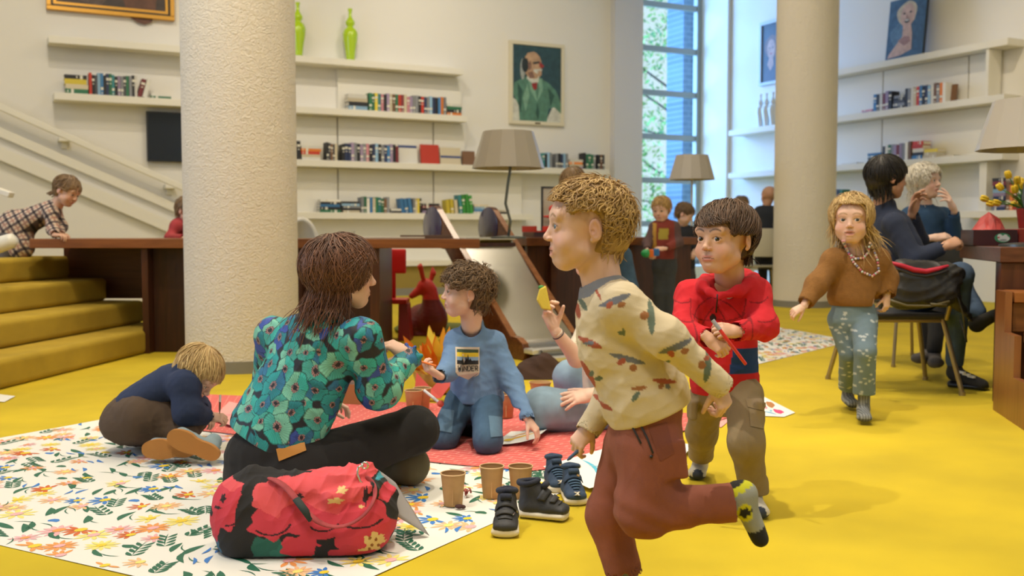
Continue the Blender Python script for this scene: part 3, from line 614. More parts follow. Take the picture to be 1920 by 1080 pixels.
# seated adults' table at the side
K = V(2.40, 4.98, 0); K2 = V(2.585, 5.85, 0); d = nz(K2-K); r = V(d.y, -d.x, 0); TR = .79; TBR, TBD = r, d
root = empty('reading_table', K+r*.8+d*.4, 'dark wooden table with the chocolate box and yellow tulips on it', 'table')
def ob(c, lr, ld, z0, z1, name, m, parent, bevel=.004): MB().box(c+r*lr/2+d*ld/2+V(0, 0, (z0+z1)/2), (lr, ld, z1-z0), math.atan2(r.y, r.x)).build(name, m, parent, bevel=bevel)
ob(K, 2.0, .9, TR-.075, TR, 'tabletop', wood('table_wood', (.16, .06, .03), (.09, .03, .016), .3, 'X'), root)
ob(K+r*.01+d*.02, 1.9, .05, 0, TR-.076, 'front_panel', wood('panel_wood', (.13, .042, .018), (.08, .025, .011), .35, 'Z'), root)
ob(K+r*.02+d*.07, .04, .10, 0, TR-.076, 'leg', m_woodz, root); ob(K+r*.25+d*.75, .04, .10, 0, TR-.076, 'leg', m_woodz, root); ob(K+r*.3+d*.08, .03, .75, .0, TR-.076, 'inner_panel', wood('deep_wood', 0, 0), root)
# wooden steps in front of it
S0 = V(2.345, 4.90, 0); root = empty('wooden_steps', S0+r*.4, 'small orange-brown wooden steps against the seated adults table', 'steps')
for i, (z, o_) in enumerate(((.585, 0), (.395, .17), (.205, .34))):
    a = S0-d*(o_+.17)+r*(.05*i+.04)
    ob(a, .9, .20, z-.05, z, 'tread', m_woodl, root); ob(a+d*.035+r*.002, .896, .02, z-.19 if i < 2 else 0, z-.051, 'riser', wood('step_riser', (.22, .08, .02), (.15, .05, .012), .4, 'X'), root)
mb = MB(); prof = [(0, 0), (-.53, 0), (-.53, .205), (-.34, .205), (-.34, .395), (-.17, .395), (-.17, .585), (0, .585)]
mb.prism([S0+d*y+V(0, 0, z) for y, z in prof], r*.03); mb.build('side_board', wood('side_wood', (.30, .12, .045), (.20, .07, .025), .3, 'Z'), root)

# ================================================================== SLIDE
dS = V(.52, -.853, 0).normalized(); sS = V(-dS.y, dS.x, 0)      # sS points to the other side
def plank(c, th, name, root, m, poly): return MB().prism([c+dS*a+V(0, 0, z) for a, z in poly], sS*th, m=0).build(name, m, root, bevel=.006)
U0 = V((817-960)/F*7.85, 7.85, 0); sl = math.atan2(.91, 1.11)
poly = [(1.27, .0), (1.30, .05), (1.27, .11), (1.20, .14), (1.11, .145), (.02, 1.03)]
cx, cz = (.04-.15*sin(sl), 1.0-.15*cos(sl)+.02)
poly += [(cx+.16*cos(t), cz+.16*sin(t)) for t in [radians(a) for a in range(60, 262, 14)]]
poly += [(.15, .73), (1.0, .0)]
root = empty('slide', U0+dS*.7+sS*.25, 'brushed metal slide between two curved dark wooden side boards', 'slide')
m_sb = wood('slide_wood', (.15, .05, .02), (.09, .028, .012), .22, 'X'); m_lit_edge = wood('slide_lit_edge', (.33, .14, .06), (.24, .09, .035), .2, 'X'); m_vio = mat('violet_reflection', (.055, .05, .10), .18, coat=.5)
for k in (0, 1):
    c = U0+sS*(.50*k)
    o = plank(c, .05, 'side_board', root, m_sb, poly)
    e_ = [(1.27, .108), (1.20, .141), (1.11, .149), (.02, 1.034)]
    mb = MB(); top = [c+dS*a+V(0, 0, z+.001) for a, z in e_]+[c+dS*a+V(0, 0, z+.006) for a, z in e_[::-1]]; mb.prism([p+sS*.001 for p in top], sS*.048); mb.build('lit_edge_strip', m_lit_edge, o)  # lighter copy of the board wood: light on the top edge put into colour
    MB().lathe([(0, 0), (.15, 0), (.155, .003), (.155, .006), (0, .006)], c+dS*cx+V(0, 0, cz)-sS*.007, 30, M=Matrix((dS, V(0, 0, 1), sS)).transposed()).build('reflection_disc', m_vio, o, smooth='auto')  # violet disc stands in for blue daylight mirrored in the board head
for s_ in o.users_collection: pass
prof = []
for i in range(25):
    t = i/24; a = lerp(.32, 1.18, t); z = lerp(.80, .10, t)-.02*sin(pi*t)+(.03*max(0, t-.8)); prof.append((a, z))
prof += [(1.24, .09), (1.42, .085), (1.44, .07), (1.44, .0)]
mb = MB(); w0 = sS*.052; w1 = sS*.498; n = len(prof)
vs = [U0+dS*a+V(0, 0, z)+w0 for a, z in prof]+[U0+dS*a+V(0, 0, z)+w1 for a, z in prof]
vs += [p-V(0, 0, .012) for p in vs]
mb.add(vs, [(i, i+1, n+i+1, n+i) for i in range(n-1)]+[(2*n+i, 3*n+i, 3*n+i+1, 2*n+i+1) for i in range(n-1)]+[(0, n, 3*n, 2*n)])
mb.build('chute', m_steel, root, smooth=True)
mb = MB()
for z, a in ((.09, 1.30), (.045, 1.40)): mb.box(U0+dS*(a+.05)+sS*.275+V(0, 0, z-.02), (.12, .56, .035), math.atan2(dS.y, dS.x))
mb.build('foot_rail', mat('pale_steel', (.75, .74, .70), .3, metal=.6), root, bevel=.008)
MB().box(U0+dS*.30+sS*.275+V(0, 0, .812), (.16, .44, .02), math.atan2(dS.y, dS.x)).build('top_plate', mat('pale_steel', 0), root, bevel=.006)
MB().box(U0+dS*.36+sS*.275+V(0, 0, .40), (.03, .44, .76), math.atan2(dS.y, dS.x)).build('rear_support', m_woodz, root)

# ================================================================== LAMPS
m_shade = mat('taupe_shade', (.36, .33, .29), .38, coat=.2); m_stem = mat('grey_metal', (.16, .18, .18), .35, metal=.8)
def lamp(base, topz, rb_, rt, sh, label, stem_m, table):
    root = empty('table_lamp' if table else 'floor_lamp', base, label, 'lamp'); x, y, z = base
    prof = [(rb_, 0), (rt, sh), (rt-.006, sh), (rb_-.008, .002)]
    c = (x, y, topz-sh); mb = MB(); mb.lathe([(rb_, 0), (rt, sh), (rt*.3, sh-.01), (rt-.01, sh-.02), (rb_-.008, .002)], c, 14, cap=False); mb.build('lamp_shade', m_shade, root)
    k = .05 if table else .0; pts = [(x, y, z+.01), (x+k*.3, y, lerp(z, topz-sh, .25)), (x-k*.4, y, lerp(z, topz-sh, .5)), (x-k*.1, y, lerp(z, topz-sh, .75)), (x+k*.3, y, topz-sh), (x, y, topz-sh*.3)]
    MB().tube(pts, .011, 10).build('stem', stem_m, root, smooth=True)
    MB().lathe([(0, 0), (.13, 0), (.13, .012), (.03, .022), (0, .022)], (x, y, z), 24).build('base', stem_m, root, smooth='auto')
    MB().ball((x, y, topz-sh*.45), .035).build('bulb', mat('bulb_glass', (.9, .85, .75), .3), root)
lamp(A(953, 440, 7.35)[:2]+(TZ,) if False else (A(953, 440, 7.42).x, 7.42, TZ), A(953, 247, 7.42).z, .265, .185, A(953, 247, 7.42).z-A(953, 316, 7.42).z, 'large grey faceted lamp on the table between the slide boards', m_stem, True)
pt = A(1298, 291, 11.0); lamp((pt.x, 11.0, 0), pt.z, .25, .175, pt.z-A(1298, 337, 11.0).z, 'taupe faceted floor lamp in front of the tall window', mat('pale_stem', (.55, .52, .46), .4), False)
pt = A(1932, 188, 5.2); lamp((pt.x, 5.2, TR), pt.z, .255, .175, .25, 'grey faceted lamp cut by the picture edge above the tulips', m_stem, True)
# ================================================================== MATS ON THE FLOOR
def lens(c, a, L, w, bend=0, n=5):
    """pointed leaf outline from c along angle a"""
    p = []; d = (cos(a), sin(a)); q = (-d[1], d[0])
    for i in range(n+1):
        t = i/n; o = w*sin(pi*t)**.8; b = bend*sin(pi*t); p.append((c[0]+d[0]*L*t+q[0]*(o+b), c[1]+d[1]*L*t+q[1]*(o+b)))
    for i in range(n-1, 0, -1):
        t = i/n; o = -w*sin(pi*t)**.8; b = bend*sin(pi*t); p.append((c[0]+d[0]*L*t+q[0]*(o+b), c[1]+d[1]*L*t+q[1]*(o+b)))
    return p
FC = {'green': (.015, .13, .075), 'orange': (.80, .32, .09), 'peach': (.86, .50, .26), 'rust': (.62, .13, .03), 'yellow': (.82, .58, .03), 'lemon': (.86, .72, .20), 'pink': (.80, .42, .45), 'blue': (.04, .20, .58)}
FM = [mat('mat_white', (.80, .79, .74), .55)]+[mat('mat_'+k, c, .6) for k, c in FC.items()]; FI = {k: i+1 for i, k in enumerate(FC)}
def floral(name, C0, u, v, Lu, Lv, z0, label, dens, grp, seed=1, scale=1, wave=.0):
    u = nz(V(*u, 0)); v = nz(V(*v, 0)); C0 = V(*C0, 0); r = random.Random(seed); mb = MB()
    wz = lambda s, t: z0+wave*(1+sin(s*5+t*2.3)*sin(t*3.1+1))
    Pt = lambda s, t, k=0: C0+u*s+v*t+V(0, 0, wz(s, t)+k*.00045)
    ns, nt_ = int(Lu*14), int(Lv*14); g = [Pt(Lu*i/ns, Lv*j/nt_) for i in range(ns+1) for j in range(nt_+1)]
    mb.add(g, [(i*(nt_+1)+j, (i+1)*(nt_+1)+j, (i+1)*(nt_+1)+j+1, i*(nt_+1)+j+1) for i in range(ns) for j in range(nt_)], 0)
    def put(poly, col, k):
        if all(0 < x < Lu and 0 < y < Lv for x, y in poly): mb.poly([Pt(x, y, k) for x, y in poly], FI[col])
    st = .078*scale; i = 0; y = st*.3
    while y < Lv:
        x = st*.3+(i % 2)*st*.5
        while x < Lu:
            c = (x+r.uniform(-.2, .2)*st, y+r.uniform(-.2, .2)*st); t = r.random(); a = r.uniform(-.5, .9)+(pi if r.random() < .3 else 0)+.6
            if t < .42:
                k1, k2 = r.choice((('orange', 'yellow'), ('peach', 'pink'), ('pink', 'orange'), ('rust', 'yellow'), ('lemon', 'yellow'), ('blue', 'yellow'), ('peach', 'lemon'), ('lemon', 'pink'), ('orange', 'pink')))
                n = r.randint(9, 12); R_ = r.uniform(.030, .045)*scale; half = k1 in ('rust', 'blue') or r.random() < .3
                for q in range(n):
                    if half and q > n*.62: break
                    b = a+2*pi*q/n; put(lens((c[0]+cos(b)*R_*.2, c[1]+sin(b)*R_*.2), b, R_*r.uniform(.8, 1.05), R_*.15, 0, 4), k1, 1+q % 2)
                put(blob(c[0], c[1], R_*.38, R_*.3, 10), k2, 3)
            elif t < .60:
                L_ = r.uniform(.07, .10)*scale
                for q in range(4):
                    for s in (1, -1):
                        cc = (c[0]+cos(a)*L_*q/4, c[1]+sin(a)*L_*q/4); put(lens(cc, a+s*.6, .035*scale, .0055*scale, s*.003, 4), 'green', 1+(s > 0))
                put(lens(c, a, L_*1.1, .0016*scale, .004, 4), 'green', 3)
            elif t < .86:
                put(lens(c, a, r.uniform(.06, .09)*scale, r.uniform(.007, .011)*scale, r.uniform(-.012, .012)*scale), 'green', 1)
                put(lens((c[0]+.02*scale, c[1]-.03*scale), a+.5, .06*scale, .0018*scale, .008*scale), 'green', 2)
            elif t < .94: put(lens(c, a, .055*scale, .006*scale, .006*scale), 'blue', 2); put(lens((c[0]-.02*scale, c[1]+.02*scale), a+.2, .05*scale, .004*scale, -.005), 'blue', 3)
            else: put(blob(c[0], c[1], .012*scale, .017*scale, 9, w=.15, seed=i), r.choice(('blue', 'green', 'yellow')), 1)
            x += st
        y += st*.82; i += 1
    o = mb.build(name, FM, smooth=False, origin=tuple(C0+u*Lu/2+v*Lv/2)); 
    tag(o, label, 'mat', grp); return o
floral('floral_mat', (-.5, 2.26), (.53, .85), (-.88, .48), 1.62, 2.44, .0015, 'large white floral paper mat with the red rose bag on it', 1, None, 2, 1.22, .001)
floral('floral_mat', G(1395, 690)[:2], nz(G(1565, 648)-G(1395, 690))[:2], (-.25, .97), (G(1565, 648)-G(1395, 690)).length+.4, 1.5, .0015, 'pale floral paper mat lying beside the far stucco column', 1, None, 7, 1.3, .001)
# coral cloth with a pale net pattern
m_coral = mat('coral_cloth', (.66, .115, .10), .85); _nt = m_coral.node_tree; _N = _nt.nodes; _L = _nt.links
_uv = _N.new('ShaderNodeAttribute'); _uv.attribute_name = 'st'; _mp = _N.new('ShaderNodeMapping'); _br = _N.new('ShaderNodeTexBrick')
_br.inputs['Color1'].default_value = (.66, .115, .10, 1); _br.inputs['Color2'].default_value = (.62, .10, .095, 1); _br.inputs['Mortar'].default_value = (.78, .34, .28, 1); _br.inputs['Scale'].default_value = 7.5; _br.inputs['Mortar Size'].default_value = .016
_L.new(_uv.outputs['Vector'], _br.inputs['Vector']); _L.new(_br.outputs[0], _N['Principled BSDF'].inputs['Base Color'])
cA, cB, cC, cD = V(-1.52, 4.40, 0), V(.10, 3.58, 0), V(1.06, 4.72, 0), V(-1.75, 5.35, 0)
nu, nv = 90, 60; vs = []; st = []
for i in range(nu+1):
    for j in range(nv+1):
        s, t = i/nu, j/nv; p = lerp(lerp(cA, cB, s), lerp(cD, cC, s), t); e_ = min(1, 8*min(s, t, 1-s, 1-t)+.15)
        p = p+V(.03*sin(9*s+2)*(t < .01), .05*sin(7*s)*(t < .3), 0)
        z = .0065+.0035*(1+sin(p.x*7+p.y*3+1.5*sin(p.y*5)))*e_+.003*(1+sin(p.x*17-p.y*11+sin(p.x*6)))*e_
        vs.append((p.x, p.y, z)); st.append((s*1.85+.06*t, t*1.35, 0))
fs = [(i*(nv+1)+j, (i+1)*(nv+1)+j, (i+1)*(nv+1)+j+1, i*(nv+1)+j+1) for i in range(nu) for j in range(nv)]
o = mkobj('picnic_cloth', vs, fs, m_coral, origin=(-.4, 4.5, 0)); a_ = o.data.attributes.new('st', 'FLOAT_VECTOR', 'POINT'); a_.data.foreach_set('vector', np.array(st).ravel())
tag(o, 'coral red picnic cloth with pale net pattern under the kneeling boy', 'cloth')

# ------------------------------------------------------------------ papers
m_paper = mat('drawing_paper', (.82, .82, .80), .7)
def paper(pts, label, marks, name='drawing', z=.004, lift=None, grp=None):
    P = [G(*p) for p in pts]; n = 10; vs = []; 
    f = lambda s, t, k=0: (lambda p: V(p.x, p.y, z+k*.0006+(lift(s, t) if lift else 0)))(lerp(lerp(P[0], P[1], s), lerp(P[3], P[2], s), t))
    mb = MB(); mb.add([f(i/n, j/n) for i in range(n+1) for j in range(n+1)], [(i*(n+1)+j, (i+1)*(n+1)+j, (i+1)*(n+1)+j+1, i*(n+1)+j+1) for i in range(n) for j in range(n)])
    mats = [m_paper]
    for i, (poly, c) in enumerate(marks):
        m = mat('ink_%d_%d_%d' % tuple(int(k*99) for k in c), c, .7)
        if m not in mats: mats.append(m)
        mb.poly([f(x, y, 1+i*.3) for x, y in poly], mats.index(m))
    return tag(mb.build(name, mats, smooth=False), label, 'drawing', grp)
def stroke(x0, y0, x1, y1, w=.03, b=.05): 
    a = math.atan2(y1-y0, x1-x0); return lens((x0, y0), a, math.hypot(x1-x0, y1-y0), w, b)
paper([(925, 843), (1002, 847), (1032, 819), (958, 818)], 'white drawing with orange and yellow marks under the kneeling boy hand', [(stroke(.15, .2, .8, .7, .06), (.8, .45, .02)), (stroke(.2, .5, .7, .9, .04), (.75, .3, .05)), (blob(.25, .3, .12, .1), (.85, .6, .05))], z=.022, lift=lambda s, t: .03*s*s*(1-t*.3))
paper([(1018, 883), (1105, 925), (1290, 880), (1180, 835)], 'large white drawing with blue strokes beneath the running boy', [(stroke(.12, .35, .75, .2, .018), (.1, .5, .7)), (stroke(.2, .55, .7, .5, .014), (.15, .55, .72)), (stroke(.35, .3, .8, .42, .02), (.3, .6, .75)), (stroke(.1, .7, .5, .78, .014), (.3, .6, .75)), (stroke(.2, .2, .4, .15, .03), (.8, .7, .5))], z=.017)
paper([(1262, 868), (1282, 862), (1302, 842), (1240, 835)], 'blank white sheet between the two standing boys', [], z=.018)
paper([(1423, 781), (1470, 783), (1491, 775), (1428, 743)], 'white drawing with brown and pink blots behind the red hooded boy', [(blob(.32, .72, .14, .17, w=.1), (.45, .18, .05)), (blob(.65, .45, .17, .16, w=.15), (.75, .05, .18)), (stroke(.1, .2, .7, .15, .03), (.1, .4, .7)), (blob(.2, .45, .06, .07), (.8, .3, .4)), (blob(.4, .35, .05, .06), (.2, .5, .7))])
paper([(-30, 752), (8, 755), (29, 744), (-20, 738)], 'white paper corner lying on the carpet by the stairs', [])
paper([(395, 795), (455, 812), (520, 780), (430, 760)], 'pink paper the crouching boy draws on', [(stroke(.2, .3, .8, .6, .03), (.7, .2, .25))], z=.02)
bpy.data.objects['drawing.005'].data.materials[0] = mat('pink_paper', (.80, .36, .34), .7)
paper([(1335, 795), (1352, 803), (1372, 786), (1350, 780)], 'small pink paper scrap behind the cargo trousers', [], z=.004)
bpy.data.objects['drawing.006'].data.materials[0] = mat('pink_paper', 0)
# ------------------------------------------------------------------ kraft cups
m_kraft = mat('kraft_card', (.50, .30, .125), .75, var=.06, vscale=40); m_kin = mat('kraft_inside', (.36, .21, .085), .7)
def cup(base, h, r, label, grp='brown paper cups on the floral mat', s=1):
    root = empty('paper_cup', base, label, 'cup', grp)
    MB().lathe([(0, .004), (r*.70, .004), (r*.70, 0), (r*.72, 0), (r*.97, h*.97)], base, 32, cap=False).build('wall', m_kraft, root, smooth=True)
    MB().lathe([(r*.95, h*.97), (r*.69, .006), (0, .006)], base, 32, cap=False).build('lining', m_kin, root, smooth=True)
    o = MB(); o.tube([(base[0]+r*.985*cos(2*pi*i/32), base[1]+r*.985*sin(2*pi*i/32), base[2]+h*.975) for i in range(32)], .0022*s, 8, closed=True); o.build('rim', mat('kraft_rim', (.62, .42, .22), .6), root, smooth=True)
    MB().box(V(*base)+V(.0, -r*.86, h*.5), (.003, .001, h*.85), M=Matrix.Rotation(-.16, 3, 'X')).build('seam', m_kraft, root)
for px, py, l in ((849, 949, 'kraft paper cup nearest the rose bag, with a dark scrap at its foot'), (922, 934, 'middle kraft paper cup of the three on floral mat'), (976, 934, 'kraft paper cup standing just behind the black shoes')):
    q = G(px, py+1, .004); q.z = .0045; q.y += .02; cup(tuple(q), .104, .040, l)
for px, py, z, l in ((949, 783, .012, 'kraft cup behind the kneeling boy elbow'), (776, 775, .012, 'kraft cup beside the flower print sleeve'), (792, 770, .012, 'kraft cup next to the red paper')):
    q = G(px, py, z); q.z = z+.002; cup(tuple(q), .11, .043, l, 'brown paper cups behind on the coral cloth')
mb = MB(); q = G(862, 951, .004); mb.ball(q+V(0, -.02, .008), (.014, .01, .007)); mb.ball(q+V(.012, -.018, .006), (.008, .008, .006)); tag(mb.build('paper_scrap', mat('dark_scrap', (.06, .02, .02), .8), smooth=True), 'dark crumpled scrap against the nearest paper cup', 'scrap')
mb = MB(); q = G(885, 928, .006)
for a0 in (0, 1.1, 2.0): mb.tube([q+V(.025*cos(a0+t*2.1)*t+.02*t-.02, .045*t-.03, .006+.014*abs(sin(t*5+a0))) for t in [i/14 for i in range(15)]], .0035, 6, flat=.4)
tag(mb.build('ribbon', mat('red_ribbon', (.30, .05, .04), .5), smooth=True), 'curled dark red ribbon between the two kraft cups', 'ribbon')
# ------------------------------------------------------------------ shoes
m_blk = mat('black_leather', (.030, .031, .036), .62, bump=.15, bscale=300, attr=False); m_navysh = mat('navy_suede', (.030, .058, .115), .8, bump=.3, bscale=300); m_sole = mat('sole_cream', (.70, .64, .52), .6); m_lining = mat('fleece_lining', (.022, .026, .045), .95, bump=.6, bscale=220)
def shoe(base, ang, L_, label, um, kind, straps=2, grp=None, toe=None):
    """base: centre of the sole, ang: direction of the toe in plan"""
    d = V(cos(ang), sin(ang), 0); s = V(-d.y, d.x, 0); R = np.array([[d.x, s.x, 0], [d.y, s.y, 0], [0, 0, 1.]]); b = V(*base); root = empty('shoe', b, label, 'shoe', grp)
    q = lambda x, y, z: b+d*x*L_+s*y*L_+V(0, 0, z*L_)
    S = SDF(); S.econe(q(-.30, 0, .075), q(.30, 0, .075), s, .165*L_, .078*L_, .20*L_, .078*L_, k=.01); S.box(q(0, 0, -.1), (L_, L_, .1*L_), R, .001, k=.004, op='-'); S.box(q(0, 0, .26), (L_, L_, .11*L_), R, .001, k=.006, op='-')
    Vv, Ff = S.mesh(.0035); sole = mkobj('sole', Vv, Ff, m_sole, root)
    S = SDF(); S.econe(q(-.24, 0, .16), q(.30, 0, .15), s, .145*L_, .11*L_, .175*L_, .085*L_, k=.02); S.cone(q(-.22, 0, .22), q(-.25, 0, .50), .135*L_, .125*L_, k=.03); S.cone(q(.10, 0, .22), q(-.12, 0, .42), .125*L_, .105*L_, k=.03)
    S.cone(q(-.20, 0, .34), q(-.25, 0, .66), .095*L_, .105*L_, k=.012, op='-'); S.box(q(0, 0, -.02), (L_, L_, .12*L_), R, .001, k=.003, op='-')
    Vv, Ff = S.mesh(.0035); N_ = vnormals(Vv, Ff); Vv = Vv+N_*(.0012*folds(Vv, 3, .05))[:, None]; up = mkobj('upper', Vv, Ff, um, root)
    mb = MB(); ring = [q(-.235+.128*cos(t)+.02*cos(t), .128*sin(t), .545+.035*cos(t)*.6-.02*abs(sin(t))) for t in [2*pi*i/24 for i in range(24)]]; mb.tube(ring, .030*L_*1.3, 8, closed=True); mb.tube([q(.02, y, .50-.3*y*y) for y in (-.08, -.04, 0, .04, .08)], .05*L_, 8); mb.build('collar', m_lining if kind != 'sneaker' else um, up, smooth=True)
    def surf(x, y): # height of the upper at x,y by probing
        return None
    bvh = BVHTree.FromPolygons([tuple(p) for p in Vv], Ff.tolist())
    def strap(x0, x1, y0, y1, name, m, lift=.0022, tilt=0):
        mb = MB(); nx, ny = 3, 14; P = []
        for i in range(nx+1):
            for j in range(ny+1):
                a = lerp(y0, y1, j/ny); x = lerp(x0, x1, i/nx)+tilt*(j/ny-.5); o_ = q(x, 0, .22+.22*max(0, .1-x)); dr = s*sin(a)+V(0, 0, 1)*cos(a)*1+d*.55*cos(a)
                h_, n__, _, _ = bvh.ray_cast(o_+dr.normalized()*.2, -dr.normalized()); h_ = h_ or o_; P.append(h_+dr.normalized()*lift)
        m_ = len(P); mb.add(P, [(i*(ny+1)+j, i*(ny+1)+j+1, (i+1)*(ny+1)+j+1, (i+1)*(ny+1)+j) for i in range(nx) for j in range(ny)])
        o = mb.build(name, m, root, smooth=True); so = o.modifiers.new('s', 'SOLIDIFY'); so.thickness = .003; so.offset = 0; return o
    if kind == 'boot':
        strap(-.10, .02, -1.25, 1.15, 'strap', um, .004); strap(.08, .17, -1.15, .9, 'strap', um, .004)
        strap(-.10, .02, 1.18, 1.30, 'strap_loop', mat('loop_metal', (.45, .45, .45), .3, metal=1), .004); strap(.08, .17, .92, 1.02, 'strap_loop', mat('loop_metal', 0), .004)
        strap(.23, .25, -1.3, 1.3, 'toe_seam', um, .002)
    else:
        strap(-.11, .0, -1.2, 1.2, 'strap', um, .004)
        for k in range(4): strap(.04+.065*k, .065+.065*k, -.75, .75, 'lace', mat('navy_lace', (.05, .11, .20), .7), .004)
        strap(-.07, -.03, .25, .5, 'logo_patch', mat('tan_patch', (.55, .36, .16), .7), .0062)
        strap(.33, .52, -1.4, 1.4, 'toe_cap', m_sole, .0018)
    return root
q = G(949, 1000, 0); shoe((q.x, q.y+.02, 0), -1.62, .205, 'black strapped ankle shoe pointing at the viewer, nearest of the shoes', m_blk, 'boot')
q = G(1020, 975, 0); shoe((q.x, q.y+.02, 0), -.30, .205, 'black strapped ankle shoe seen side on, touching its twin', m_blk, 'boot')
q = G(1047, 925, 0); shoe((q.x-.005, q.y+.06, 0), -1.40, .19, 'navy sneaker half hidden behind the other navy sneaker', m_navysh, 'sneaker')
q = G(1079, 945, 0); shoe((q.x-.005, q.y+.04, 0), -1.45, .195, 'navy sneaker with tan patch beside the running boy leg', m_navysh, 'sneaker')
# ------------------------------------------------------------------ rose print bag
def inblob(x, y, b):
    cx, cy, rx, ry, w, ph = b; a = np.arctan2((y-cy)/ry, (x-cx)/rx); r_ = np.hypot((x-cx)/rx, (y-cy)/ry); return r_ < 1+w*np.sin(5*a+ph)+w*.5*np.sin(9*a+ph*2)
bagY = 2.74; mpp = bagY/F; bc = V((566-960)*mpp, bagY, 0)
def bq(px, py, dy=0): p = A(px, py, bagY+dy); return p
S = SDF(); lat = (1, 0, 0)
S.econe(bq(470, 1000), bq(668, 985), (0, 1, 0), .12, .085, .12, .09, k=.04); S.econe(bq(455, 955), bq(690, 960), (0, 1, 0), .10, .085, .10, .08, k=.05)
S.econe(bq(480, 925), bq(680, 910), (0, 1, 0), .07, .055, .06, .05, k=.05); S.cone(bq(645, 905), bq(685, 880), .040, .020, k=.03); S.cone(bq(445, 925), bq(470, 888), .042, .020, k=.03); S.cone(bq(480, 882), bq(508, 884), .014, .011, k=.02); S.cone(bq(690, 890, .02), bq(728, 925, .03), .022, .028, k=.02)
S.cone(bq(520, 912, -.01), bq(640, 900, .02), .026, .02, k=.03); S.cone(bq(545, 925, -.06), bq(665, 900, -.03), .03, .018, k=.02); S.cone(bq(620, 935, -.09), bq(700, 915, -.05), .022, .018, k=.02)
S.cone(bq(530, 915, -.03), bq(610, 925, -.05), .012, .012, k=.02, op='-'); S.box((bc.x, bagY, -.1), (1, 1, .102), r=.001, k=.01, op='-')
Vv, Ff = S.mesh(.0025); N_ = vnormals(Vv, Ff); up_ = np.clip((Vv[:, 2]-.08)/.12, 0, 1)
Vv = Vv+N_*((.013*up_+.003)*folds(Vv, 11, .12, 5, (.9, 0, .3)))[:, None]; Vv[:, 2] = np.maximum(Vv[:, 2], .003)
X_ = (Vv[:, 0])/mpp+960; Y_ = 433+(H-Vv[:, 2])/mpp*1.0; X_ = (X_-360)*4; Y_ = (Y_-820)*4-(Vv[:, 1]-bagY+.09)*150
C_ = np.tile(np.array([.016, .015, .017]), (len(Vv), 1)); red = np.array([.60, .045, .075]); red2 = np.array([.72, .09, .11]); grn = np.array([.02, .12, .095]); blu = np.array([.04, .13, .22])
back = Vv[:, 1] > bagY+.03
for b, c in (((620, 820, 130, 150, .12, 1), grn), ((740, 860, 110, 120, .1, 3), grn*1.3), ((860, 800, 110, 100, .12, 3), grn), ((640, 930, 90, 60, .12, 0), blu), ((180, 800, 70, 90, .1, 0), blu),
              ((280, 420, 150, 160, .13, .4), red), ((300, 560, 110, 80, .13, 1.4), red), ((190, 640, 60, 100, .12, 2), red), ((300, 300, 120, 70, .1, 1), red2),
              ((455, 560, 85, 190, .05, 1), np.array([.016, .015, .017])), ((400, 260, 120, 60, .05, 1), np.array([.016, .015, .017])), ((620, 400, 140, 105, .08, 2), red2), ((640, 590, 160, 110, .12, .7), red), ((820, 420, 260, 160, .06, 1), red2), ((1000, 560, 330, 130, .06, .2), red), ((860, 760, 150, 90, .1, 1), red), ((1100, 350, 250, 170, .05, 1), red2),
              ((1010, 850, 60, 110, .1, 1), np.array([.016, .015, .017])), ((1310, 640, 200, 220, .08, 1), red), ((1200, 860, 150, 110, .1, 2.5), red*.9), ((1380, 800, 120, 110, .1, .5), red), ((1240, 240, 140, 80, .05, 0), red2),
              ((1430, 320, 60, 120, .1, 1), np.array([.02, .03, .03])), ((1420, 290, 45, 28, .05, 1), np.array([.05, .32, .42])), ((1460, 400, 50, 60, .1, 1), red)):
    m_ = inblob(X_, Y_, b); C_[m_] = c
# petal shading lines and stamens are part of the print
for (x0, y0, rx, ry, t0, t1, w_) in ((640, 560, 150, 110, .3, 2.4, 6), (1020, 520, 140, 120, .6, 2.3, 6), (300, 540, 110, 70, .2, 1.6, 5), (820, 470, 90, 60, 4.0, 6, 8), (1290, 560, 150, 60, .2, 2.6, 6)):
    a = np.arctan2((Y_-y0)/ry, (X_-x0)/rx); r_ = np.hypot((X_-x0)/rx, (Y_-y0)/ry); m_ = (np.abs(r_-1)*min(rx, ry) < w_) & (a > t0-pi*0) & (a < t1); C_[m_] = (.03, .01, .015)
for x0, y0, rx, ry in ((262, 425, 22, 28), (225, 490, 34, 10), (830, 405, 32, 24), (1320, 400, 20, 60)): C_[inblob(X_, Y_, (x0, y0, rx, ry, .2, 1))] = (.03, .015, .02)
for x0, y0, rx, ry in ((1150, 355, 38, 20), (1110, 425, 55, 22), (1380, 740, 60, 75), (1300, 790, 30, 12), (1430, 700, 22, 14), (1210, 900, 50, 12), (1270, 850, 40, 10), (1440, 755, 20, 12), (1290, 475, 20, 10), (1130, 905, 18, 9)): C_[inblob(X_, Y_, (x0, y0, rx, ry, .22, 2))] = (.72, .52, .22)
for x0, y0 in ((1360, 700), (1400, 720), (1370, 760), (1410, 775), (1350, 790)): C_[inblob(X_, Y_, (x0, y0, 10, 14, .1, 2))] = (.28, .10, .02)
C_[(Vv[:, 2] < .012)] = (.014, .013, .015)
root = empty('shoulder_bag', bc, 'slouchy black shoulder bag printed with big red roses and green leaves', 'bag')
m_bag = mat('bag_fabric', None, .85, attr=True, bump=.25, bscale=500); mkobj('body', Vv, Ff, m_bag, root, cols=C_)
pts = [bq(500, 895, -.05), bq(530, 905, -.08), bq(555, 935, -.125), bq(585, 975, -.145), bq(625, 992, -.148), bq(665, 982, -.14), bq(695, 955, -.12), bq(706, 925, -.08), bq(700, 905, -.05), bq(684, 893, -.04)]
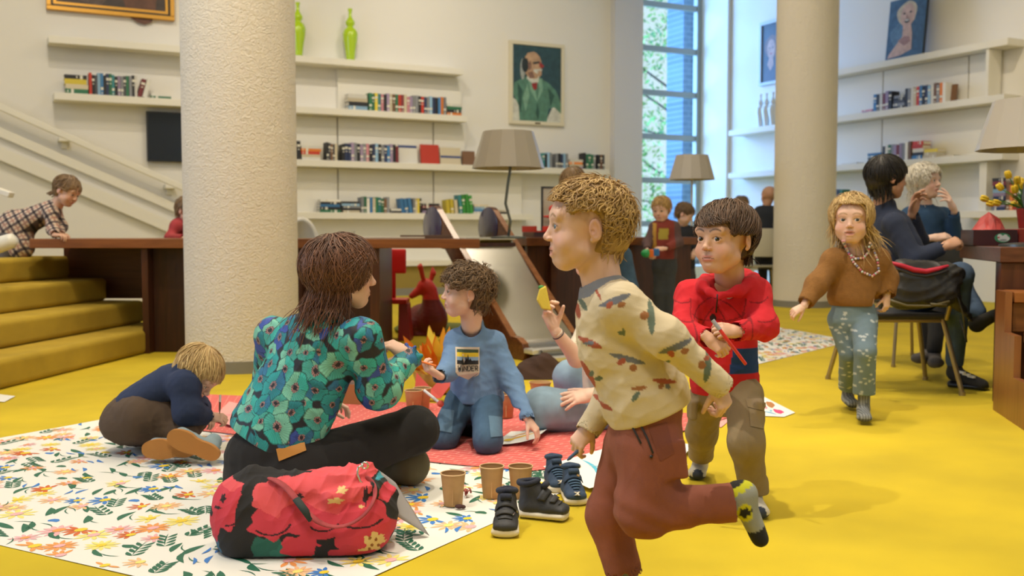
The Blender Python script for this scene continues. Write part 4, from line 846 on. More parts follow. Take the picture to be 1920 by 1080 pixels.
mb = MB(); mb.tube(pts, [.011, .011, .012, .012, .008, .008, .008, .009, .009, .008], 12, flat=.5); o = mb.build('strap', mat('strap_print', (.34, .05, .06), .8, var=.3, vscale=25), root, smooth=True); s_ = o.modifiers.new('s', 'SUBSURF'); s_.levels = s_.render_levels = 2
MB().tube(pts[2:4], [.0135, .0135], 12, flat=.55).build('strap_patch', mat('strap_dark', (.02, .035, .035), .8), o, smooth=True)
c = bq(684, 873, -.035); m_si = mat('silver', (.75, .74, .72), .22, metal=1)
MB().tube([c+V(.0085*cos(t), 0, .0085*sin(t)) for t in [2*pi*i/20 for i in range(20)]], .0028, 8, closed=True).build('eyelet', m_si, root, smooth=True)
MB().tube([c+V(-.003, -.006, .004), c+V(-.016, -.012, -.002), c+V(-.018, -.016, -.02), c+V(-.010, -.02, -.038), c+V(-.002, -.02, -.045)], .0032, 8).build('hook', m_si, root, smooth=True)
# leaflet leaning on the bag
a, b, c2, d2 = A(706, 878, 2.80), A(735, 905, 2.92), A(808, 1002, 2.86), A(742, 930, 2.74)
a.z, b.z = max(a.z, .02), max(b.z, .02)
g_ = [G(808, 1003, .006), G(750, 945, .006)]
mb = MB(); p0, p1, p2, p3 = A(708, 880, 2.80), A(730, 960, 2.80), G(805, 1004, .008), A(742, 905, 2.93)
n = 8; vs = []; 
for i in range(n+1):
    for j in range(n+1):
        s, t = i/n, j/n; p = lerp(lerp(p0, p1, s), lerp(p3, p2, s), t)+V(.004*sin(pi*t), -.006*sin(pi*t), 0); vs.append(p)
mb.add(vs, [(i*(n+1)+j, (i+1)*(n+1)+j, (i+1)*(n+1)+j+1, i*(n+1)+j+1) for i in range(n) for j in range(n)])
o = mb.build('leaflet', mat('grey_card', (.33, .31, .31), .5), smooth=True); s_ = o.modifiers.new('s', 'SOLIDIFY'); s_.thickness = .001; tag(o, 'grey stiff leaflet leaning against the rose bag', 'leaflet')
# ------------------------------------------------------------------ red kids chair
m_red = mat('red_plastic', (.62, .012, .012), .38); Yc = 8.1; cx_ = (731-960)/F*Yc
root = empty('kids_chair', (cx_, Yc, 0), 'small red plastic child chair seen under the long table', 'chair')
zz = lambda py: .87-(py-433)*Yc/F
mb = MB(); mb.box((cx_, Yc+.12, (zz(467)+zz(514))/2), (.235, .03, zz(467)-zz(514))); o = mb.build('backrest', m_red, root, bevel=.02); o.modifiers[0].segments = 4
MB().box((cx_+.01, Yc+.12, (zz(514)+zz(562))/2), (.045, .025, zz(514)-zz(562)+.02)).build('back_post', m_red, root, bevel=.004)
MB().box((cx_, Yc, zz(564)), (.29, .27, .035)).build('seat', m_red, root, bevel=.008)
for sx in (-1, 1):
    mb = MB(); mb.prism([(cx_+sx*.115-.035, Yc-.12, zz(564)-.018), (cx_+sx*.115+.035, Yc-.12, zz(564)-.018), (cx_+sx*.125+.05, Yc-.13, 0), (cx_+sx*.125-.05, Yc-.13, 0)], (0, .25, 0)); mb.build('leg', mat('deep_red_plastic', (.28, .012, .015), .4), root, bevel=.004)
# ------------------------------------------------------------------ red fawn figure
Yd = 8.5; dq = lambda px, py, dy=0: A(px, py, Yd+dy)
S = SDF(); S.ell(dq(797, 600, .08), (.17, .24, .145), k=.05); S.ell(dq(775, 612, .0), (.12, .16, .10), k=.04); S.ell(dq(812, 598, -.08), (.12, .13, .15), k=.04); S.cone(dq(812, 600, -.1), dq(806, 545, -.12), .095, .062, k=.05); S.ell(dq(798, 535, -.12), (.065, .062, .06), k=.03); S.cone(dq(792, 540, -.12), dq(772, 555, -.13), .045, .025, k=.025); S.cone(dq(794, 525, -.16), dq(788, 500, -.2), .018, .022, k=.01); S.cone(dq(788, 500, -.2), dq(789, 494, -.2), .022, .006, k=.01); S.cone(dq(808, 525, -.06), dq(812, 512, -.06), .02, .024, k=.01); S.cone(dq(812, 512, -.06), dq(811, 500, -.06), .024, .006, k=.01)
S.cone(dq(780, 628, -.12), dq(830, 626, -.14), .035, .028, k=.02); S.ell(dq(789, 508, -.225), (.010, .012, .035), k=.01, op='-'); S.ell(dq(785, 533, -.175), (.012, .012, .01), k=.01, op='-')
Vv, Ff = S.mesh(.008); Vv = Vv+vnormals(Vv, Ff)*(.004*folds(Vv, 8, .08))[:, None]; Vv[:, 2] = np.maximum(Vv[:, 2], .002)
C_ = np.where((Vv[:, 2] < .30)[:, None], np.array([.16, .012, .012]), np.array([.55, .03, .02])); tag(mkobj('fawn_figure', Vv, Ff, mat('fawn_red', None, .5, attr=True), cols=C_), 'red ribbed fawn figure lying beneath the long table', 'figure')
tag(MB().lathe([(0, 0), (.34, 0), (.36, .03), (.33, .05), (0, .055)], (dq(812, 630).x, Yd+.25, 0), 40).build('floor_cushion', mat('olive_felt', (.14, .16, .03), .95), smooth='auto'), 'flat olive cushion around the red fawn figure', 'cushion')
# ================================================================== PEOPLE
m_skin = mat('skin', None, .52, attr=True, sss=.12, bump=.04, bscale=150)
m_hair = mat('hair', None, .5, attr=True)
m_eye = mat('eyeball', None, .12, attr=True, coat=.6)
def xf(M, P): P = np.asarray(P, float); return P@np.array(M.to_3x3()).T+np.array(M.translation)
def basis(f, u, c, s, mirror=False):
    """local x = subject's right... y forward, z up"""
    f = nz(f); u = Vector(u); r = f.cross(u).normalized(); u2 = r.cross(f)
    R = Matrix((r*s, f*s, u2*s)).transposed().to_4x4(); R.translation = c; return R
SK = {'fair': (.72, .46, .35), 'warm': (.64, .38, .26), 'tan': (.50, .27, .17), 'pale': (.72, .48, .38)}
HC = {'blond': ((.60, .39, .14), (.22, .115, .038)), 'white blond': ((.70, .50, .22), (.34, .20, .07)), 'brown': ((.125, .062, .030), (.035, .018, .010)), 'dark': ((.040, .024, .015), (.010, .007, .005)), 'mid': ((.20, .115, .05), (.06, .032, .014)), 'auburn': ((.20, .085, .045), (.055, .022, .013)), 'black': ((.016, .013, .012), (.005, .004, .004)), 'white': ((.74, .70, .60), (.42, .38, .30)), 'dusty': ((.30, .19, .09), (.11, .06, .03))}
def headmesh(child=1, mouth=0, vox=.0125, gender=0, necklen=(0, -.16, -.72), neckr=.205, smile=0):
    S = SDF(); j = 1 if child else 0
    S.ell((0, -.07, .12), (.355-.01*j, .435, .375), k=.02)
    S.ell((0, .10, .06), (.30, .28, .33), k=.06)
    S.ell((0, .13, -.17), (.255+.02*j, .235, .27), k=.08)
    S.ell((0, .235, -.36+.02*j), (.12, .125, .115), k=.10)
    for s in (1, -1):
        S.ell((s*.145, .238, -.165-.015*j), (.12+.03*j, .10+.012*j, .115+.015*j), k=.07)          # cheeks
        S.ell((s*.125, .330, .09+.02*j), (.10+.02*j, .05, .045+.03*j), k=.06)                       # brow ridge
        S.ell((s*.135, .415+.02*j, -.005), (.085, .07-.012*j, .06-.008*j), k=.05, op='-')               # sockets
        S.ell((s*.135, .298, -.005), (.078, .078, .074), k=.012)                    # lids
        S.cone((s*.215, .06, -.26), (s*.09, .22, -.395), .085, .075, k=.08); S.ell((s*.13, .13, -.26), (.12, .16, .14), k=.06)
    nr = .9 if child else 1.1
    S.cone((0, .345, .03), (0, .412, -.110), .030*nr, .046*nr, k=.05); S.ell((0, .418, -.122), (.046*nr, .045*nr, .038*nr), k=.025)
    for s in (1, -1): S.ell((s*.044, .398, -.140), (.030, .036, .026), k=.018)
    for s in (1, -1): S.ell((s*.022, .425, -.165), (.013, .020, .012), k=.010, op='-')
    # mouth
    S.ell((0, .335, -.265), (.11, .05, .07), k=.04)
    S.ell((0, .362, -.245), (.088, .026, .019), k=.016); S.ell((0, .357, -.288-.03*mouth), (.078, .027, .021), k=.016)
    S.cone((-.088, .335, -.265+.012*smile), (.088, .335, -.265+.012*smile), .009, k=.012, op='-'); S.cone((-.05, .385, -.265-.012*mouth), (.05, .385, -.265-.012*mouth), .007+.016*mouth, k=.010, op='-')
    S.ell((0, .40, -.205), (.016, .03, .024), k=.02, op='-')
    S.ell((0, .385, -.332-.025*mouth), (.07, .03, .016), k=.03, op='-')
    for s in (1, -1):
        S.ell((s*.135, .385, -.008), (.058, .055, .030 if child else .026), k=.008, op='-')                     # eye openings
        # ears
        R = np.array(Matrix.Rotation(s*-.35, 3, 'Z') @ Matrix.Rotation(-.18, 3, 'X'))
        S.ell((s*.365, -.045, -.035), (.030, .078, .120), R, k=.012); S.ell((s*.395, -.030, -.030), (.022, .050, .088), R, k=.010, op='-'); S.ell((s*.372, -.02, -.06), (.02, .032, .045), R, k=.012); S.ell((s*.388, -.012, -.05), (.02, .022, .028), R, k=.008, op='-'); S.ell((s*.36, -.02, -.14), (.022, .03, .028), k=.015)
    S.cone((0, -.10, -.20), necklen, neckr*1.02, neckr, k=.07)
    Vv, Ff = S.mesh(vox); return Vv, Ff
def headcols(Vv, skin, browc, lipc=None, blush=1):
    n = len(Vv); C = np.tile(np.array(skin), (n, 1)); x, y, z = Vv.T; ax = np.abs(x)
    def g(cx, cy, cz, rx, ry, rz): return np.exp(-(((ax-cx)/rx)**2+((y-cy)/ry)**2+((z-cz)/rz)**2))
    bl = np.array([.68, .24, .18]); f = (.34*blush*g(.18, .3, -.15, .10, .2, .09)+.16*g(0, .45, -.13, .06, .08, .05)+.35*g(.4, -.04, -.03, .05, .1, .13))[:, None]; C = C*(1-f)+bl*f
    lip = np.array(lipc or (.50, .15, .13)); f = ((np.exp(-((ax/.098)**4))*(np.exp(-(((z+.243)/.017)**4))+np.exp(-(((z+.292)/.021)**4))))*(y > .32)).clip(0, 1)[:, None]*.8; C = C*(1-f)+lip*f
    f = ((ax < .100)*(np.abs(z+.266) < .006)*(y > .30))[:, None]*.85; C = C*(1-f)+np.array([.12, .02, .02])*f
    zb = .098+.03*np.sin(np.clip((ax-.05)/.17, 0, 1)*pi); f = (np.exp(-(((z-zb)/.014)**4))*(ax > .045)*(ax < .215)*(y > .2))[:, None]*.75; C = C*(1-f)+np.array(browc)*f
    # lashes around the lid opening
    q = np.sqrt(((ax-.135)/.062)**2+((z+.006)/.034)**2); f = (np.exp(-((q-1.0)/.13)**2)*(z > -.006)*(y > .26))[:, None]*.85; C = C*(1-f)+np.array(browc)*.4*f
    f = (((ax-.022)/.014)**2+((z+.165)/.011)**2 < 1)*(y > .36); C[f] = C[f]*.35
    return C
def uvsphere(n=20):
    m = MB().ball((0, 0, 0), 1, n); return np.array(m.v), m.f
def eyemesh(gaze=(0, 0), iris=(.10, .05, .02)):
    vs = []; fs = []; cs = []; o = 0; P, Fq = uvsphere(28); R0 = np.array(Matrix.Rotation(-pi/2, 3, 'X')); P = P@R0.T
    for s in (1, -1):
        g = nz((gaze[0]+s*.02, 1, gaze[1])); c = P@np.array(g); col = np.tile(np.array([.74, .70, .67]), (len(P), 1)); col[c > .83] = np.array(iris)*.4; col[c > .865] = iris; col[c > .96] = (.006, .006, .006)
        vs.append(P*.068+np.array([s*.135, .300, -.005])); fs += [tuple(i+o for i in f) for f in Fq]; cs.append(col); o += len(P)
    return np.concatenate(vs), fs, np.concatenate(cs)
def hairmesh(style, col, seed=1, vox=.02, n=None, child=1):
    """returns verts, faces, colours in head coordinates; style dict: length, front (fringe height), back, side, curl, vol"""
    rs = np.random.RandomState(seed); n = n or style.get('n', 1000); L = style.get('L', .3); vol = style.get('vol', .03); back = style.get('back', -.28); fr = style.get('front', .26); curl = style.get('curl', .3); side = style.get('side', -.02)
    S = SDF(); S.ell((0, -.07, .125), (.355+vol*.9, .435+vol, .375+vol*1.1), k=.02)
    if back < -.2: S.ell((0, -.17, -.10), (.29+vol*.5, .30+vol, .30), k=.08)
    S.ell((0, .44, fr-.42), (.36, .42, .40), k=.05, op='-')
    if style.get('ears', 1):
        for s in (1, -1): S.ell((s*.40, .07, side-.22), (.24, .22, .27), k=.04, op='-')
    S.box((0, .2, back-.5), (1, 1, .5), r=.01, k=.06, op='-'); S.box((0, .55, side-.55), (1, .55, .5), r=.01, k=.04, op='-')
    Vv, Ff = S.mesh(vox); N_ = vnormals(Vv, Ff); c0, c1 = np.array(col[0]), np.array(col[1])
    Vv = Vv+N_*(.010*folds(Vv*np.array([1, 1, .45]), seed, .10))[:, None]; tone = rs.uniform(.35, .75, len(Vv)); tone = .55+.25*folds(Vv, seed+3, .07); C = c1+(c0-c1)*np.clip(tone, 0, 1)[:, None]*.8
    # locks laid over the cap
    crown = np.array(style.get('crown', (0.03, -.20, .47))); sel = rs.randint(0, len(Vv), n); keep = N_[sel].dot(np.array([0, 0, 1])) > -.75; keep &= (Vv[sel, 2] > back+.01); sel = sel[keep]; p = Vv[sel].copy(); N0 = N_[sel]
    g = np.array(style.get('grav', (0, 0, -1)), float); sweep = np.array(style.get('sweep', (0, 0, 0)), float); steps = 11; Ls = L*rs.uniform(.6, 1.15, len(p)); paths = [p.copy()]
    d = p-crown; d /= np.linalg.norm(d, axis=1)[:, None]+1e-6; d = d-N0*np.sum(d*N0, 1)[:, None]; d += sweep; d += rs.normal(size=d.shape)*style.get('mess', .25); d /= np.linalg.norm(d, axis=1)[:, None]
    ph = rs.uniform(0, 6.28, len(p)); ax_ = np.cross(d, N0); lift = vol*.9+style.get('lift', .02)*rs.uniform(.2, 1.5, len(p)); stk = style.get('stick', -.25); fz = style.get('fringe', .15)
    C0 = np.array([0, -.07, .12]); Rr = np.array([.355, .435, .375])
    for i in range(1, steps):
        t = i/(steps-1); dd = d+g*style.get('gw', .35)*t+ax_*(curl*np.sin(ph+t*style.get('waves', 5)))[:, None]+N0*(style.get('out', .0)*t)*1.0
        dd /= np.linalg.norm(dd, axis=1)[:, None]; pold = p.copy(); p = p+dd*(Ls/steps)[:, None]
        q = (p-C0)/(Rr+lift[:, None]); k0 = np.linalg.norm(q, axis=1); k1 = np.where((p[:, 2] > stk) | (p[:, 1] > .1)*(p[:, 2] > stk-.2), np.clip(k0, 1, 1+style.get('puff', .05)*(.4+t)), np.maximum(k0, 1)); p = C0+(p-C0)*(k1/k0)[:, None]
        for (ec, er) in style.get('avoid', ()):
            q = (p-np.array(ec))/np.array(er); k0 = np.linalg.norm(q, axis=1); f = k0 < 1; p[f] = np.array(ec)+(p[f]-np.array(ec))/k0[f][:, None]
        xa = np.abs(p[:, 0]); frz = (p[:, 1] > .10) & (xa < .27+.04*(side > -.15)) & (p[:, 2] < fz+.35*xa**2*4*style.get('part', .0)) & (p[:, 2] > -.55)
        if style.get('ears', 1): frz |= ((xa > .22) & (p[:, 1] > -.13) & (p[:, 2] < side+.02)) | ((p[:, 2] < -.2) & (p[:, 1] > -.12)) | (p[:, 2] < back-.10)
        p[frz] = pold[frz]+(p[frz]-pold[frz])*.02; paths.append(p.copy())
    PT = np.stack(paths, 1); m = len(sel); W = style.get('w', .015)*rs.uniform(.6, 1.3, m); ns = 5
    T = np.gradient(PT, axis=1); T /= np.linalg.norm(T, axis=2)[:, :, None]+1e-9; up = (PT-C0)/(Rr**2); up /= np.linalg.norm(up, axis=2)[:, :, None]; X = np.cross(T, up); X /= np.linalg.norm(X, axis=2)[:, :, None]+1e-9; Yv = np.cross(X, T)
    tt = np.linspace(0, 1, steps); prof = (np.minimum(1, .45+tt*3)*np.clip(1-tt, 0.02, 1)**.55)[None, :]*W[:, None]
    vs = []; 
    for k in range(ns):
        a = 2*pi*k/ns; vs.append(PT+X*(cos(a)*prof)[:, :, None]+Yv*(sin(a)*.45*prof)[:, :, None])
    LV = np.stack(vs, 2).reshape(-1, 3); base = len(Vv); idx = np.arange(m*steps*ns).reshape(m, steps, ns); q = np.stack([idx[:, :-1], np.roll(idx, -1, 2)[:, :-1], np.roll(idx, -1, 2)[:, 1:], idx[:, 1:]], -1).reshape(-1, 4)
    tone = rs.uniform(0, 1, m)**1.1; LC = (c1+(c0-c1)*(.15+.95*tone)[:, None]); LC = np.repeat(LC, steps*ns, 0)
    top = np.clip((LV[:, 2]-.0)/.45, 0, 1)[:, None]; 
    return np.concatenate([Vv, LV]), np.concatenate([Ff, q+base]), np.concatenate([C, LC])
def handmesh(curl=(.3, .3, .3, .3), thumb=.3, spread=.1, vox=.02, fat=1.0, joint=None):
    """x: thumb side, y: fingers, z: back of the hand; wrist at the origin, open hand length 1"""
    S = SDF(); S.econe((0, -.10, 0), (0, .12, 0), (1, 0, 0), .15*fat, .115*fat, .16*fat, .12*fat, k=.03); S.econe((0, .10, 0), (-.005, .43, .0), (1, 0, 0), .17*fat, .11*fat, .20*fat, .085*fat, k=.05); S.ell((.10, .22, -.04), (.10, .16, .085), k=.05); S.ell((-.12, .22, -.03), (.07, .17, .08), k=.04)
    fx = [.150, .052, -.048, -.142]; ln = [.44, .49, .455, .35]; yb = [.455, .475, .46, .42]; ra = [.052, .054, .051, .045]
    ks = []
    for i in range(4):
        c = curl[i]; p = np.array([fx[i], yb[i], .01]); sp = spread*(1.2, .3, -.5, -1.4)[i]; a = 0; segs = [.46, .30, .24]; r = ra[i]*fat
        for k, (s_, dc) in enumerate(zip(segs, (75, 95, 60))):
            a += radians(dc)*c; dd = np.array([sin(sp)*cos(a), cos(sp)*cos(a), -sin(a)]); q = p+dd*ln[i]*s_; r2 = r*(.94 if k < 2 else .86)
            S.cone(p, q, r, r2, k=.028 if k == 0 else .012); p, r = q, r2
    p = np.array([.12, .10, -.04]); th = thumb; v = nz((.85-.55*th, .75, -.15-.75*th)); r = .075*fat
    for k, (l_, bend) in enumerate(((.20, 0), (.17, .25), (.15, .35))):
        v = nz(v+Vector((-bend*th*.9, .25*bend, -bend*th*.8))); q = p+np.array(v)*l_; r2 = r*(.84 if k < 2 else .82); S.cone(p, q, r, r2, k=.035 if k == 0 else .012); p, r = q, r2
    return S.mesh(vox)
def addpart(acc, Vv, Ff, C, flip=False):
    o = sum(len(a[0]) for a in acc); Ff = np.asarray(Ff); acc.append((Vv, (Ff[:, ::-1] if flip else Ff)+o, np.tile(np.array(C), (len(Vv), 1)) if np.ndim(C) == 1 else C))
def hand(acc, wrist, fdir, dorsal, side, size, skin, **kw):
    Vv, Ff = handmesh(**kw); y = nz(fdir); z = Vector(dorsal); z = (z-y*z.dot(y)).normalized(); x = y.cross(z)*(1 if side == 'L' else -1)
    R = Matrix((x*size, y*size, z*size)).transposed().to_4x4(); R.translation = Vector(wrist)
    zz = Vv[:, 2]; C = np.tile(np.array(skin), (len(Vv), 1)); f = np.clip((Vv[:, 1]-.75)/.3, 0, 1)[:, None]*.22; C = C*(1-f)+np.array([.62, .24, .18])*f
    addpart(acc, xf(R, Vv), Ff, C, side != 'L')
    return lambda p: Vector(xf(R, np.array([p]))[0])
def cutend(S, p, d, r, deep=.014, wall=.82):
    p = np.array(p, float); d = np.array(nz(d)); x, y, z = frame(Vector(d)); R = np.array(Matrix((x, y, z)).transposed())
    S.box(p+d*r*1.6, (r*1.5, r*1.6, r*1.5), R, r=.001, k=.004, op='-'); S.cone(p-d*deep, p+d*.05, r*wall, k=.003, op='-')
def limb(S, pts, rad, k=.025):
    for i in range(len(pts)-1): S.cone(pts[i], pts[i+1], rad[i], rad[i+1], k=k if i else k)
class Person:
    def __init__(s, label, hh, skin='fair'):
        s.label = label; s.hh = hh; s.skin = np.array(SK[skin]); s.acc = []; s.kids = []; s.bvh = {}
    def head(s, px, fwd, hair, up=(0, 0, 1), style=None, vox=.0125, neck=None, hseed=1, gaze=(0, 0), iris=(.09, .045, .02), hn=None, hvox=.02, **kw):
        c = px if isinstance(px, Vector) else A(*px); M = basis(fwd, up, c, s.hh); s.M = M
        if neck is not None: nb = M.inverted() @ neck; kw['necklen'] = tuple(nb)
        Vv, Ff = headmesh(vox=vox, **kw); C = headcols(Vv, s.skin, hair[1]); addpart(s.acc, xf(M, Vv), Ff, C)
        e, fe, ce = eyemesh(gaze, iris); s.kids.append(('eyes', xf(M, e), fe, m_eye, ce))
        if style is not None:
            g = M.to_3x3().inverted() @ Vector((0, 0, -1)); g.normalize(); st = dict(style); st.setdefault('grav', tuple(g)); v, f, c_ = hairmesh(st, hair, hseed, vox=hvox); s.kids.append(('hair', xf(M, v), f, m_hair, c_))
        return M
    def hand(s, wrist, fdir, dorsal, side, size, **kw): return hand(s.acc, wrist, fdir, dorsal, side, size, s.skin, **kw)
    def body(s, chains, torso=None, vox=.012):
        S = SDF()
        for pts, rad in chains: limb(S, pts, rad, .02)
        if torso: S.econe(*torso, k=.03)
        Vv, Ff = S.mesh(vox); addpart(s.acc, Vv, Ff, s.skin)
    def cloth(s, name, S, m, vox=.005, wr=.003, ws=.09, seed=1, stretch=None, col=None, cols=None, smooth=2, floor=None, extra=None, hook=None):
        Vv, Ff = S.mesh(vox); N_ = vnormals(Vv, Ff)
        if wr:
            damp = np.ones(len(Vv))
            for t, a, k, op in S.p:
                if op == '-': damp = np.minimum(damp, np.clip((np.abs(S.ev(t, a, Vv[:, 0], Vv[:, 1], Vv[:, 2]))-vox)/.022, 0, 1))
            Vv = Vv+N_*(damp*(wr*folds(Vv, seed, ws, 6, stretch)+wr*.22*folds(Vv, seed+9, ws*.45, 4, stretch)))[:, None]
        if smooth: Vv = relax(Vv, Ff, smooth, .4)
        if hook: Vv = hook(Vv, N_)
        if floor is not None: Vv[:, 2] = np.maximum(Vv[:, 2], floor)
        C = None
        if cols is not None: C = cols(Vv, vnormals(Vv, Ff))
        elif col is not None: C = np.tile(np.array(col), (len(Vv), 1))
        s.kids.append((name, Vv, Ff, m, C)); s.bvh[name] = (Vv, Ff); return Vv, Ff
    def raw(s, name, mb, mats, smooth=True): s.kids.append((name, mb, None, mats, smooth))
    def finish(s, base=None, group=None):
        Vv = np.concatenate([a[0] for a in s.acc]); Ff = np.concatenate([a[1] for a in s.acc]); C = np.concatenate([a[2] for a in s.acc])
        base = tuple(base) if base is not None else (Vv[:, 0].mean(), Vv[:, 1].mean(), 0)
        o = mkobj('person', Vv, Ff, m_skin, cols=C, origin=base); tag(o, s.label, 'person', group)
        for name, v, f, m, c in s.kids:
            if f is None: v.build(name, m, o, smooth=c)
            else: mkobj(name, v, f if isinstance(f, list) else f, m, o, cols=c)
        return o
    def project(s, name, pts, lift=.0015):
        Vv, Ff = s.bvh[name]; b = BVHTree.FromPolygons([tuple(p) for p in Vv], np.asarray(Ff).tolist()); out = []
        for px, py in pts:
            d = ray(px, py).normalized(); h_, n_, _, _ = b.ray_cast(CAM, d); out.append((h_+n_*lift) if h_ is not None else None)
        last = next((p for p in out if p is not None), Vector((0, 0, 0))); r = []
        for p in out: last = p if p is not None else last; r.append(last)
        return r
    def patch(s, name, on, quad, m, n=8, lift=.002, solid=0):
        """cloth patch with four given corners, laid on the garment"""
        g = [[(lerp(lerp(quad[0][0], quad[1][0], i/n), lerp(quad[3][0], quad[2][0], i/n), j/n), lerp(lerp(quad[0][1], quad[1][1], i/n), lerp(quad[3][1], quad[2][1], i/n), j/n)) for j in range(n+1)] for i in range(n+1)]
        P = s.project(on, [q for r_ in g for q in r_], lift); mb = MB(); mb.add(P, [(i*(n+1)+j, i*(n+1)+j+1, (i+1)*(n+1)+j+1, (i+1)*(n+1)+j) for i in range(n) for j in range(n)]); s.raw(name, mb, m)
def pxmap(Yp):
    mpp = Yp/F; return lambda Vv: (960+Vv[:, 0]/mpp, 433+(H-Vv[:, 2])/mpp)
def inpoly(x, y, poly):
    r = np.zeros(len(x), bool); n = len(poly)
    for i in range(n):
        x0, y0 = poly[i]; x1, y1 = poly[(i+1) % n]; c = ((y0 > y) != (y1 > y)) & (x < (x1-x0)*(y-y0)/((y1-y0) or 1e-9)+x0); r ^= c
    return r
def fab(name, col=None, bump=.3, bs=420, rough=.92, var=.05): return mat(name, col, rough, bump=bump, bscale=bs, attr=col is None, var=0 if col is None else var, vscale=12, bdist=.0015)
m_clo = fab('printed_cloth'); m_denim = fab('denim_blue', (.045, .095, .165), .5, 600, var=.25); m_sock = fab('sock_knit', None, .5, 300)

# ------------------------------------------------------------------ 1 running boy in the printed sweatshirt
p = Person('person, fair haired child running past in an aeroplane print sweatshirt and rust trousers', .212, 'fair')
nb = A(1132, 545, 2.335)
p.head((1098, 425, 2.33), (-1, -.10, .02), HC['blond'], style=dict(L=.27, front=.36, back=-.30, side=.13, fringe=.27, mess=.5, curl=.7, waves=7, lift=.03, vol=.028, gw=.12, n=2600, w=.0105, sweep=(0, .35, 0), puff=.07), vox=.0105, neck=nb, mouth=1.0, gaze=(-.1, .0), iris=(.10, .20, .30), neckr=.22, hseed=4)
sN, eN, wN = A(1166, 572, 2.235), A(1248, 632, 2.20), A(1352, 724, 2.23); sF, eF, wF = A(1132, 585, 2.43), A(1150, 735, 2.44), A(1104, 806, 2.40)
hN = p.hand(A(1347, 721, 2.23), (.33, .02, -1), (.55, -.85, .25), 'L', .110, curl=(.62, .66, .7, .75), thumb=.55, vox=.02)
hF = p.hand(A(1106, 800, 2.40), (-.62, -.05, -.8), (-.4, -.75, .35), 'R', .112, curl=(.5, .58, .62, .65), thumb=.8, vox=.02)
hpN, kN, aN = A(1226, 835, 2.29), A(1205, 960, 2.27), A(1378, 940, 2.25); hpF, kF, aF = A(1180, 840, 2.39), A(1141, 965, 2.40), A(1172, 1082, 2.38)
p.body([((sN, eN, wN), (.026, .022, .016)), ((sF, eF, wF), (.026, .022, .016)), ((hpN, kN, aN), (.05, .035, .025)), ((hpF, kF, aF, A(1172, 1092, 2.38)), (.05, .035, .026, .026))], (A(1150, 590, 2.33), A(1208, 800, 2.33), (0, 1, 0), .08, .06))
S = SDF(); b_ = A(1208, 742, 2.33); a_ = A(1148, 588, 2.335)
S.econe(a_, b_, (0, 1, 0), .100, .080, .118, .106, k=.03); S.cone(sN, sF, .046, .044, k=.05); S.ell(A(1128, 640, 2.33), (.055, .085, .09), k=.04); S.cone(A(1136, 560, 2.335), A(1126, 535, 2.335), .052, .046, k=.03)
limb(S, (sN, eN, wN), (.046, .041, .029), .03); limb(S, (sF, eF, wF), (.046, .040, .030), .03)
ax = nz(b_-a_); hm = A(1215, 768, 2.33)
S.econe(b_, hm, (0, 1, 0), .108, .090, .104, .086, k=.02); cutend(S, hm+ax*.012, ax, .125, .008, .2)
for w_, e_, r_ in ((wN, eN, .033), (wF, eF, .033)):
    d_ = nz(w_-e_); S.cone(w_-d_*.022, w_+d_*.010, r_*.90, r_*.88, k=.006); cutend(S, w_+d_*.012, d_, r_)
S.cone(A(1128, 545, 2.335), A(1112, 500, 2.335), .040, .045, k=.006, op='-')
STP = [((320, 565), (432, 514), 11, 'w'), ((345, 572), (362, 545), 9, 'r'), ((385, 560), (415, 548), 10, 'b'), ((521, 542), (519, 668), 12, 'g'), ((476, 606), (508, 592), 13, 'b'), ((556, 748), (682, 698), 12, 'w'), ((588, 742), (612, 764), 10, 'r'), ((640, 745), (672, 738), 11, 'b'), ((768, 738), (752, 872), 13, 'g'), ((716, 806), (748, 800), 14, 'b'), ((742, 780), (770, 775), 8, 'r'),
       ((248, 712), (328, 745), 12, 'r'), ((262, 735), (300, 725), 7, 'w'), ((370, 770), (502, 806), 10, 'w'), ((398, 812), (428, 788), 10, 'r'), ((445, 828), (476, 824), 12, 'b'), ((260, 820), (314, 924), 10, 'r'), ((300, 850), (296, 880), 7, 'g'), ((310, 888), (340, 878), 9, 'g'), ((545, 876), (644, 890), 8, 'r'), ((566, 912), (590, 892), 9, 'b'), ((596, 898), (618, 912), 8, 'w'), ((455, 915), (512, 905), 8, 'b'), ((458, 962), (482, 925), 9, 'g'), ((238, 560), (246, 628), 7, 'r'), ((250, 545), (272, 590), 8, 'g'), ((310, 490), (322, 540), 4, 'r'), ((335, 1000), (380, 1016), 10, 'r'), ((396, 672), (416, 682), 7, 'g'), ((588, 788), (602, 792), 6, 'g'), ((295, 955), (325, 990), 9, 'b'), ((360, 440), (395, 432), 7, 'b'), ((410, 655), (420, 690), 5, 'g')]
